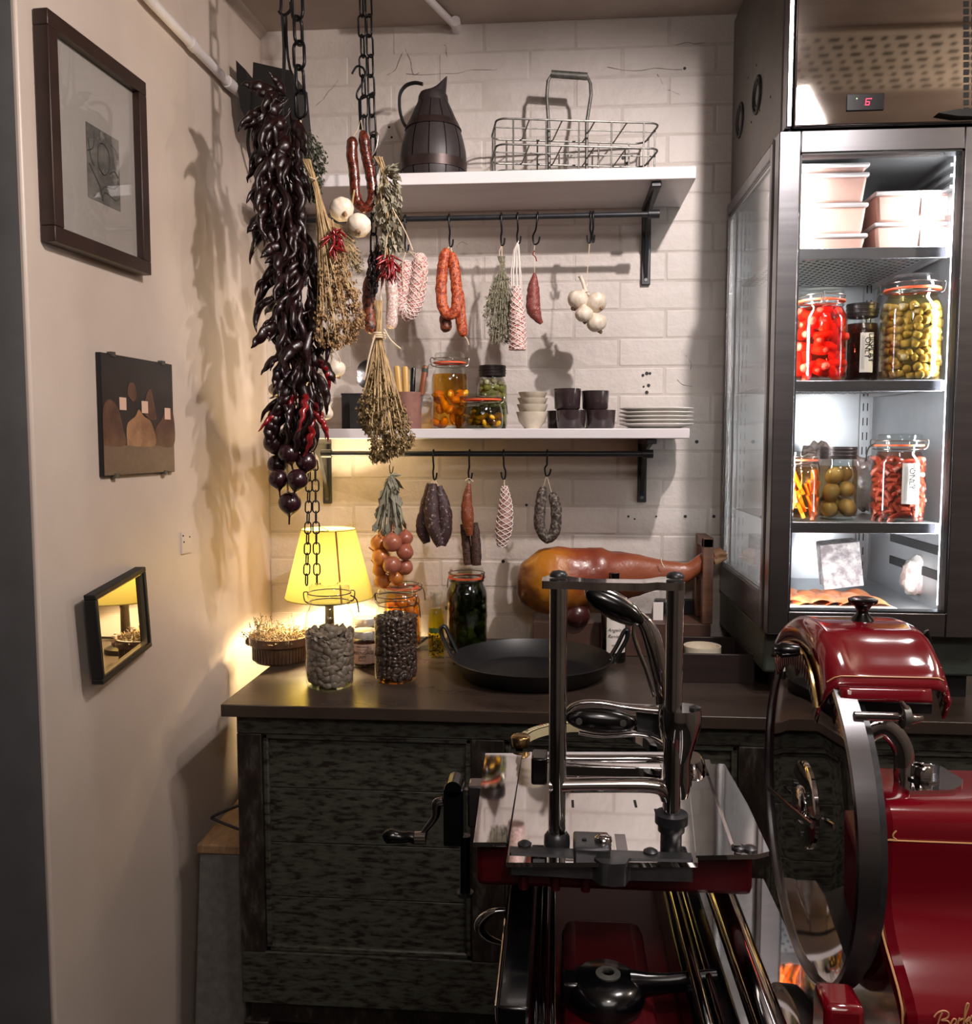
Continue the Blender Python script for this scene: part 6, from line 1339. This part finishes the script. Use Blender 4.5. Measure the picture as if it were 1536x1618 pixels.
# hub casting on the right post
hb = MB(); prof = [(1262, 14), (1250, 17), (1232, 18), (1205, 17), (1190, 20), (1170, 26), (1150, 31), (1135, 32), (1120, 31)]
c5 = V((xr5 + .006, Yp5 + .004, 0)); hb.lathe([(rp(r_, Yp5), P(1064, y_, Yp5).z) for y_, r_ in prof], c5, 32, None, lambda a, z: 1 + .08 * cos(2 * a)); hub = sp('hub_casting', hb, K['chrome'])
for dx in (-.010, .012): sp('hub_bolt', MB().lathe([(.005, 0), (.005, .003), (.0001, .005)], c5 + V((dx, -.004, P(1064, 1122, Yp5).z)), 14), K['cast'], hub)
sp('hub_strut', MB().tube(spl([P(1094, 1150, .76), P(1088, 1180, .75), P(1076, 1205, .74)], 4), rp(7, Yp5), 10), K['chrome'], hub)
sp('hub_nut', MB().lathe([(.010, 0), (.010, .014), (.007, .02), (.0001, .02)], P(1098, 1220, .79), 20, V((-.2, -.6, 1)).to_track_quat('Z', 'Y').to_matrix()), K['chrome'], hub)
# upper handle on a curved chrome arm
Yh5 = .79
arm = sp('upper_handle', MB().tube(spl(pp([(1008, 972), (1022, 990), (1032, 1015), (1040, 1050), (1046, 1085), (1050, 1122)], Yh5) , 6), [rp(a, Yh5) for a in lspl([9, 13, 15, 14, 12, 14], 6)], 16, flat=.6), K['chrome'])
sp('spur', MB().tube(spl(pp([(1004, 978), (1001, 1000), (1008, 1025), (1022, 1060), (1034, 1100)], Yh5 - .01), 5), rp(4, Yh5), 10), K['chrome'], arm)
d5 = (P(1012, 982, Yh5) - P(928, 937, Yh5))
gm = MB(); cc = (P(1012, 982, Yh5) + P(928, 937, Yh5)) / 2; Xr = d5.normalized(); Yv = V((0, 1, 0)); Zr = Xr.cross(Yv).normalized(); rot5 = Matrix((Xr, Yv, Zr)).transposed()
gm.ball(cc + V((0, -.007, .001)), 1, 28, (d5.length / 2 * 1.08, .009, rp(19, Yh5)), rot5); sp('grip', gm, K['blackgloss'], arm, 'black oval grip')
gm = MB(); gm.ball(cc + V((0, .003, .002)), 1, 24, (d5.length / 2 * 1.1, .007, rp(20, Yh5)), rot5); sp('grip_backing', gm, K['chrome'], arm)
# lower handle
Y6 = .76
h2 = sp('lower_handle', MB().tube(spl(pp([(1050, 1122), (1020, 1120), (985, 1116), (950, 1110), (920, 1110), (900, 1119), (896, 1135)], Y6), 6), [rp(a, Y6) for a in lspl([9, 7, 5, 4, 4, 4, 3], 6)], 12, flat=1.6), K['chrome'])
sp('lower_strap', MB().tube(spl(pp([(915, 1157), (950, 1162), (1000, 1160), (1030, 1165), (1056, 1180)], Y6), 5), rp(4, Y6), 10, flat=1.6), K['chrome'], h2)
gm = MB(); gm.ball(P(950, 1138, Y6 - .010), 1, 28, (rp(57, Y6), .010, rp(21, Y6)), Matrix.Rotation(radians(4), 3, 'Y')); g_ = sp('grip', gm, K['blackgloss'], h2, 'black oval grip')
for px in (915, 985): sp('grip_rivet', MB().disc(P(px, 1140 + (px - 915) * .04, Y6 - .0185), (0, 1, 0), .0028, .002, 12), K['dwire'], h2)
sp('web_plate', MB().prism([P(1005, 1122, Y6 + .004), P(1048, 1122, Y6 + .004), P(1050, 1170, Y6 + .004), P(1008, 1158, Y6 + .004)], (0, .004, 0)), K['cast'], h2)
# thickness dial ring with scale
cd5 = PZ(927, 1190, ZP - .004); cd5.y = .99; cd5.z = ZP - .012; Rd = .080
dial = sp('dial_ring', MB().lathe([(Rd, 0), (Rd, .010), (Rd - .008, .012), (Rd - .008, 0), (Rd, 0)], cd5, 40, None, None, 0, pi, cap=False), K['chrome'])
sp('scale_band', MB().lathe([(Rd - .0086, .001), (Rd - .0094, .0118)], cd5, 30, None, None, 1.3, 3.0, cap=False), mat('cream_scale', '#e9ddb0', rough=.4), dial)
sp('scale_strip', MB().lathe([(Rd - .0078, .0123), (Rd - .0002, .0123)], cd5, 30, None, None, 1.35, 2.9, cap=False), mat('cream_scale_top', '#e9ddb0', rough=.4), dial)
m = MB()
for k in range(22): a = 1.4 + k * .068; d = V((cos(a), sin(a), 0)); e = V((-d.y, d.x, 0)) * .0005; p_ = cd5 + V((0, 0, .0126)); m.add([p_ + d * (Rd - (.006 if k % 5 else .0075)) - e, p_ + d * (Rd - .001) - e, p_ + d * (Rd - .001) + e, p_ + d * (Rd - (.006 if k % 5 else .0075)) + e], [(0, 1, 2, 3)])
sp('scale_tick', m, K['ink'], dial, kind='stuff')
for k, s_ in enumerate(('20', '15', '10')): a = 2.65 - k * .35; text(s_, .006, mat('scale_red', '#b8452a', rough=.5) if k == 1 else K['ink'], dial, 'lettering', cd5 + V(((Rd - .004) * cos(a), (Rd - .004) * sin(a), .0128)), (0, 0, a - pi / 2), ext=.0001)
sp('dial_knob', MB().lathe([(.010, 0), (.011, .010), (.009, .012), (.0001, .012)], PZ(822, 1183, ZP) + V((0, .01, 0)), 22), mat('brass_knob', '#a88b5c', rough=.25, metal=1), dial)
# crank at the left
Y7 = .86
m = MB(); a_, b2 = P(741, 1300, Y7), P(768, 1236, Y7); m.box(a_.x, b2.x + .02, Y7 - .012, Y7 + .012, a_.z, b2.z); sp('crank_bearing', m, K['steel'], None, None, .002)
cr_ = sp('crank', MB().tube([P(735, 1248, Y7), P(744, 1248, Y7)], rp(4, Y7), 10), K['chrome'])
m = MB(); a_, b2 = P(703, 1328, Y7), P(734, 1240, Y7); m.box(a_.x, b2.x, Y7 - .014, Y7 + .012, a_.z, b2.z); m.rod((( a_.x + b2.x) / 2, Y7 - .014, b2.z), ((a_.x + b2.x) / 2, Y7 + .012, b2.z), (b2.x - a_.x) * .42, 18); sp('crank_block', m, K['blackgloss'], cr_, None, .002)
sp('crank_rod', MB().rod(P(735, 1320, Y7), P(735, 1412, Y7), rp(9, Y7), 14), K['blackgloss'], cr_)
sp('crank_foot', MB().disc(P(735, 1411, Y7), (0, 0, 1), rp(14, Y7), .003, 20), K['cast'], cr_)
sp('crank_arm', MB().tube(spl(pp([(700, 1266), (690, 1270), (688, 1290), (672, 1312), (666, 1328)], Y7 - .02), 5), [rp(a, Y7) for a in lspl([7, 8, 6, 5, 8], 5)], 12, flat=.7), K['chrome'], cr_)
m = MB().tube(spl(pp([(672, 1324), (655, 1324), (648, 1322), (632, 1323), (618, 1321), (609, 1325)], Y7 - .02), 4), [rp(a, Y7) for a in lspl([9.5, 9.5, 9, 9.5, 12, 9], 4)], 16); sp('crank_grip', m, K['blackgloss'], cr_, 'black crank grip')
sp('grip_ferrule', MB().tube(pp([(656, 1324), (673, 1324)], Y7 - .02), rp(10.4, Y7), 16), K['chrome'], cr_)
# chrome loop handle low at the left
sp('loop_handle', MB().tube(spl(pp([(800, 1438), (780, 1440), (762, 1452), (758, 1466), (772, 1482), (798, 1492)], .80), 5), [rp(a, .8) for a in lspl([3, 5, 8, 9, 6, 3], 5)], 14, flat=1.3), K['chrome'])
# base, rails
xb0, xb1 = P(800, 1600, .64).x, P(1128, 1600, .64).x
zbase = .925
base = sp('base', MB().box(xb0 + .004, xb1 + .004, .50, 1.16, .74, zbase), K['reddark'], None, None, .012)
sp('lower_frame', MB().box(xb1 - .01, .286, .62, 1.18, .70, .80), K['blackmatte'], None, None, .004)
sp('side_panel', MB().box(xb0 - .004, xb0 + .018, .60, .93, .80, 1.0), K['blackgloss'], None, None, .002)
sp('panel_edge', MB().tube([V((xb0 - .005, .60, 1.0)), V((xb0 - .005, .93, 1.002))], .0012, 6), K['chrome'])
q = P(802, 1585, .62); sp('corner_stud', MB().lathe([(.0085, -.05), (.0085, -.022), (.0095, -.021), (.0095, -.002), (.008, 0), (.005, 0), (.004, -.002), (.0001, -.002)], q + V((.0, 0, .004)), 22), K['chrome'])
zr5 = 1.0
xr_ = (863 - 880) / F * .7
for dx, r_ in ((-.007, .0035), (-.0015, .003), (.005, .0028)): sp('left_rail', MB().tube([P(866, 1405, .80) + V((dx, 0, 0)), V((P(866, 1405, .80).x + dx, .45, P(866, 1405, .8).z))], r_, 12), K['chrome'])
xc5 = P(1135, 1390, .81).x
sp('right_rail', MB().tube([V((xc5, .83, zr5 - .012)), V((xc5, .45, zr5 - .012))], .0128, 24), K['chrome'])
xc6 = P(1065, 1420, .80).x
sp('inner_rod', MB().tube([V((xc6, .84, .985)), V((xc6, .45, .985))], .0045, 14), K['chrome']); sp('inner_rod', MB().tube([V((xc6 + .013, .84, .975)), V((xc6 + .013, .45, .975))], .003, 12), K['chrome'])
sp('rail_support', MB().box(xc6 - .006, xc6 + .03, .52, .93, zbase, .968), K['blackgloss'], None, None, .003)
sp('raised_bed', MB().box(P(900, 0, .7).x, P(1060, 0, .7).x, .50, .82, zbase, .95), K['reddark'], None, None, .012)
m = MB().tube(spl([V((P(880, 0, .62).x + .0, .63, .9506)), V((P(960, 0, .62).x, .612, .9506)), V((P(1060, 0, .62).x, .625, .9506))], 6), .0005, 4); sp('pinstripe', m, K['gold'])
# black locking lever
c6 = PZ(957, 1538, .975); lv = sp('locking_lever', MB().lathe([(.030, 0), (.032, .006), (.031, .016), (.022, .023), (.0001, .024)], V((c6.x, c6.y, .951)), 30), K['blackgloss'])
sp('lever_arm', MB().tube(spl([V((c6.x + .02, c6.y, .966)), V((c6.x + .05, c6.y + .002, .968)), V((P(1135, 1532, c6.y).x, c6.y + .006, .972))], 4), [.013, .012, .010, .009, .008, .008, .0075, .0075, .007], 14, flat=.7), K['blackgloss'], lv)
sp('lever_lug', MB().box(c6.x - .036, c6.x - .018, c6.y - .012, c6.y + .010, .952, .972), K['blackgloss'], lv, None, .003)
sp('lever_washer', MB().lathe([(.010, 0), (.010, .0015), (.005, .0025), (.005, .0005), (.0001, .0005)], V((c6.x + .002, c6.y, .974)), 24), K['dwire'], lv)
# polished catch tray
sp('catch_tray', MB().box(.185, .286, .64, 1.20, .8005, .804), K['mirror'])
# pedestal
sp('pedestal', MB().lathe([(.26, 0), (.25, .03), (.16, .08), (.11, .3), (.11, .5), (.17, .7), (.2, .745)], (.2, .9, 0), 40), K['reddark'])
# blade wheel
X1, X2 = .2674, .289; Yc5, zc5, Rb = .957, 1.01, .177
rotX = Matrix(((0, 0, -1), (0, 1, 0), (1, 0, 0)))      # local z -> -x
def lx(prof, n=96, **k): return MB().lathe(prof, (X1, Yc5, zc5), n, rotX, **k)
bl = sp('blade', lx([(.0001, -.003), (.10, -.003), (Rb * .90, -.003), (Rb * .985, -.006), (Rb * .985, -.008), (.0001, -.010)], cap=False), K['mirror'])
sp('blade_ring', lx([(Rb * .94, -.020), (Rb, -.0205), (Rb + .001, -.001), (Rb * .985, .0005), (Rb * .975, -.002), (Rb * .975, -.018)], cap=False), K['steel'], bl)
sp('hub_plate', lx([(.046, -.003), (.046, -.001), (.042, .001), (.0001, .001)], 48, cap=False), K['chrome'], bl)
sp('hub_cap', lx([(.020, .001), (.020, .003), (.016, .0065), (.0001, .008)], 36, cap=False), K['chrome'], bl)
for k in range(3): a = k * 2.1 + .4; sp('blade_screw', MB().disc((X1 - .0015, Yc5 + .031 * cos(a), zc5 + .031 * sin(a)), (1, 0, 0), .004, .003, 14), K['cast'], bl)
# guard plate in front of blade's far half
sp('guard_bar', MB().tube([PX(1211, 1243, X1 - .008), PX(1250, 1278, X1 - .008), PX(1283, 1305, X1 - .008)], .0035, 8, flat=.5), K['chrome'], bl)
# backing behind the blade
sp('blade_guard', MB().lathe([(Rb * .94, -.021), (Rb * .94, -.03), (.0001, -.03)], (X1, Yc5, zc5), 48, rotX, cap=False), K['cast'], bl)
# hood over the blade
Rh = .207
def hood(u, v):
    a = radians(-31 + 68 * v); x = .258 + .121 * u * (1 - .18 * max(0, v - .35)) ; r_ = Rh - .004
    e = min(u / .16, 1); r_ -= .030 * (1 - sqrt(max(0, 1 - (1 - e) ** 2))); e = min((1 - u) / .12, 1); r_ -= .018 * (1 - sqrt(max(0, 1 - (1 - e) ** 2)))
    r_ -= .022 * max(0, (.30 - v) / .30) ** 1.5
    dent = max(0, 1 - ((u - .58) / .36) ** 4) * max(0, 1 - ((v - .17) / .11) ** 4); r_ -= .006 * dent
    return V((x, Yc5 + r_ * sin(a), zc5 + r_ * cos(a)))
hm5 = MB().sheet(hood, 28, 40); hd = sp('hood', hm5, K['red']); s_ = hd.modifiers.new('thickness', 'SOLIDIFY'); s_.thickness = .005; s_.offset = -1
m = MB()    # end walls of the hood
for x_, u_ in ((.2585, 0), (.3785, 1)):
    m = MB()
    pts = [hood(u_, k / 20) for k in range(21)]; inn = [V((x_, Yc5 + (p.y - Yc5) * .86, zc5 + (p.z - zc5) * .86)) for p in pts]
    for k in range(20): m.add([pts[k], pts[k + 1], inn[k + 1], inn[k]], [(0, 1, 2, 3)], True)
    e_ = sp('hood_side', m, K['red'], hd); s_ = e_.modifiers.new('thickness', 'SOLIDIFY'); s_.thickness = .003
sp('hood_pinstripe', MB().tube([hood(u / 20, .045) + V((0, -.0006, .0006)) for u in range(1, 20)], .0007, 5), K['gold'], hd)
sp('hood_trim', MB().tube([hood(.0, v / 24) + V((-.001, 0, 0)) for v in range(25)], .0022, 6), mat('brass_trim', '#c2a56a', rough=.2, metal=1), hd)
m = MB(); q0, q1 = hood(.12, 0), hood(.82, 0); m.sheet(lambda u, v: V((q0.x + (q1.x - q0.x) * u, q0.y - .004 * sin(v * 1.5), q0.z - .011 * v)), 8, 4); e_ = sp('hood_apron', m, K['red'], hd); s_ = e_.modifiers.new('thickness', 'SOLIDIFY'); s_.thickness = .004
kb = P(1363, 968, Yc5); sp('hood_knob', MB().lathe([(.0125, 0), (.011, .003), (.0065, .008), (.0058, .012), (.009, .017), (.0145, .0205), (.0150, .0235), (.011, .0255), (.0001, .026)], (kb.x, Yc5, zc5 + Rh - .0055), 28), K['blackgloss'], hd)
q = P(1232, 1027, .93); k5 = sp('side_knob', MB().tube([P(1222, 1026, .93), P(1230, 1026, .93), P(1234, 1027, .93), P(1262, 1027, .93)], [.0055, .006, .0085, .0062], 14), K['blackgloss'], hd)
sp('fin_knob', MB().hexa([P(1447, 1008, .93), P(1474, 1019, .93), P(1474, 1019, .95), P(1447, 1008, .95), P(1452, 1003, .93), P(1468, 993, .93), P(1468, 993, .95), P(1452, 1003, .95)]), K['blackgloss'], hd, None, .002)
# sharpener rod and bracket under the hood
sh5 = sp('sharpener_rod', MB().tube([P(1350, 1131, .84), P(1430, 1133, .84)], .0042, 14), K['chrome'])
sp('wing_nut', MB().tube(spl(pp([(1424, 1108), (1432, 1122), (1436, 1135), (1450, 1136), (1459, 1133)], .835), 4), [rp(a, .87) for a in lspl([3, 6, 9, 6, 3], 4)], 10), K['chrome'], sh5)
sp('rod_collar', MB().disc(P(1430, 1133, .838), (1, 0, 0), .011, .006, 22), K['dwire'], sh5)
bz = MB().tube(spl(pp([(1372, 1160), (1395, 1150), (1415, 1163), (1428, 1190), (1428, 1225), (1432, 1243), (1450, 1248)], .885), 5), .010, 10, flat=.35); sp('bracket', bz, K['chrome'])
sp('underside_plate', MB().box(.295, .375, .90, 1.0, 1.13, 1.14), K['blackmatte'])
# red motor housing at the right
XA, XB5 = .302, .62
pr5 = [(.925, 1.064), (.86, 1.066), (.835, 1.063), (.823, 1.052), (.820, 1.03), (.820, .985), (.815, .965), (.800, .945), (.775, .928), (.758, .915), (.750, .895), (.748, .80), (.748, .55), (.925, .55)]
py5 = lspl([a for a, b in pr5[:12]], 4); pz5 = lspl([b for a, b in pr5[:12]], 4)
prf = list(zip(py5, pz5)) + pr5[12:]
n5 = len(prf); m = MB()
vsA = [V((XA + .006, y, z)) for y, z in prf]; cA = V((0, .92, .85))
rings = []
for (x, k) in ((XA, .012), (XA + .003, .004), (XA + .010, 0), (XB5, 0)): rings.append([V((x, y + (k if y < .95 else 0), z - (k if z > .7 else 0))) for y, z in prf])
for ra, rb_ in zip(rings, rings[1:]): m.add(ra + rb_, [(i, i + 1, n5 + i + 1, n5 + i) for i in range(n5 - 1)], True)
m.add(rings[0], [tuple(range(n5))]); m.add(rings[-1], [tuple(range(n5))[::-1]])
hs5 = sp('motor_housing', m, K['red'])
sp('side_pinstripe', MB().tube([V((XA + .001, y + .0105, z)) for y, z in prf[8:len(py5)]], .0011, 5), K['gold'], hs5)
sp('front_pinstripe', MB().tube(spl([V((XA + .012, .8185, 1.044)), V((XA + .009, .8185, 1.040)), V((XA + .012, .8185, 1.036)), V((XA + .03, .8185, 1.0345)), V((XB5, .8185, 1.0345))], 5), .0008, 5), K['gold'], hs5)
tp = [P(1425, 1243, .84), P(1430, 1208, .92), P(1460, 1205, .92), P(1495, 1215, .90), P(1524, 1236, .86), P(1510, 1247, .84)]
q5 = [PZ(a, b, 1.068) for a, b in ((1424, 1244), (1424, 1216), (1432, 1207), (1462, 1207), (1488, 1213), (1522, 1234), (1518, 1244), (1505, 1250), (1436, 1252))]
ap = sp('anchor_plate', MB().prism([(a.x, a.y, 1.0655) for a in q5], (0, 0, .004)), K['mirror'], hs5, None, .001)
qn = PZ(1457, 1228, 1.07); m = MB().lathe([(.016, 0), (.016, .002)], (qn.x, qn.y, 1.0697), 24); m.lathe([(.0105, .002), (.0105, .012), (.008, .014), (.0001, .0145)], (qn.x, qn.y, 1.0697), 6); sp('hex_nut', m, K['chrome'], hs5)
m = MB().box(P(1348, 0, .76).x, P(1418, 0, .76).x, .75, .79, .87, P(1380, 1583, .76).z); sp('foot_block', m, K['red'], None, None, .006)
m = MB()   # the maker's name in gold script, one pen stroke after another
for st_ in ([(1480, 1625), (1485, 1608), (1489, 1600)], [(1476, 1607), (1482, 1600), (1492, 1597), (1499, 1601), (1497, 1608), (1488, 1612), (1497, 1613), (1501, 1619), (1496, 1627), (1480, 1628)], [(1503, 1621), (1509, 1618), (1511, 1612), (1507, 1610), (1503, 1617), (1505, 1626), (1512, 1624)],
           [(1512, 1624), (1516, 1609), (1517, 1612), (1522, 1609)], [(1521, 1624), (1526, 1603), (1531, 1588), (1528, 1586), (1525, 1597), (1523, 1623)], [(1525, 1614), (1532, 1607), (1530, 1613), (1526, 1614), (1532, 1622)],
           [(1533, 1618), (1539, 1613), (1540, 1607), (1536, 1605), (1533, 1612), (1535, 1622), (1543, 1617)], [(1543, 1617), (1549, 1596), (1553, 1584), (1549, 1582), (1545, 1596), (1544, 1618), (1550, 1620)]):
    m.tube(spl(pp(st_, .7475), 5), .0007, 6)
sp('lettering', m, K['gold'], hs5, 'gold script lettering Berkel')
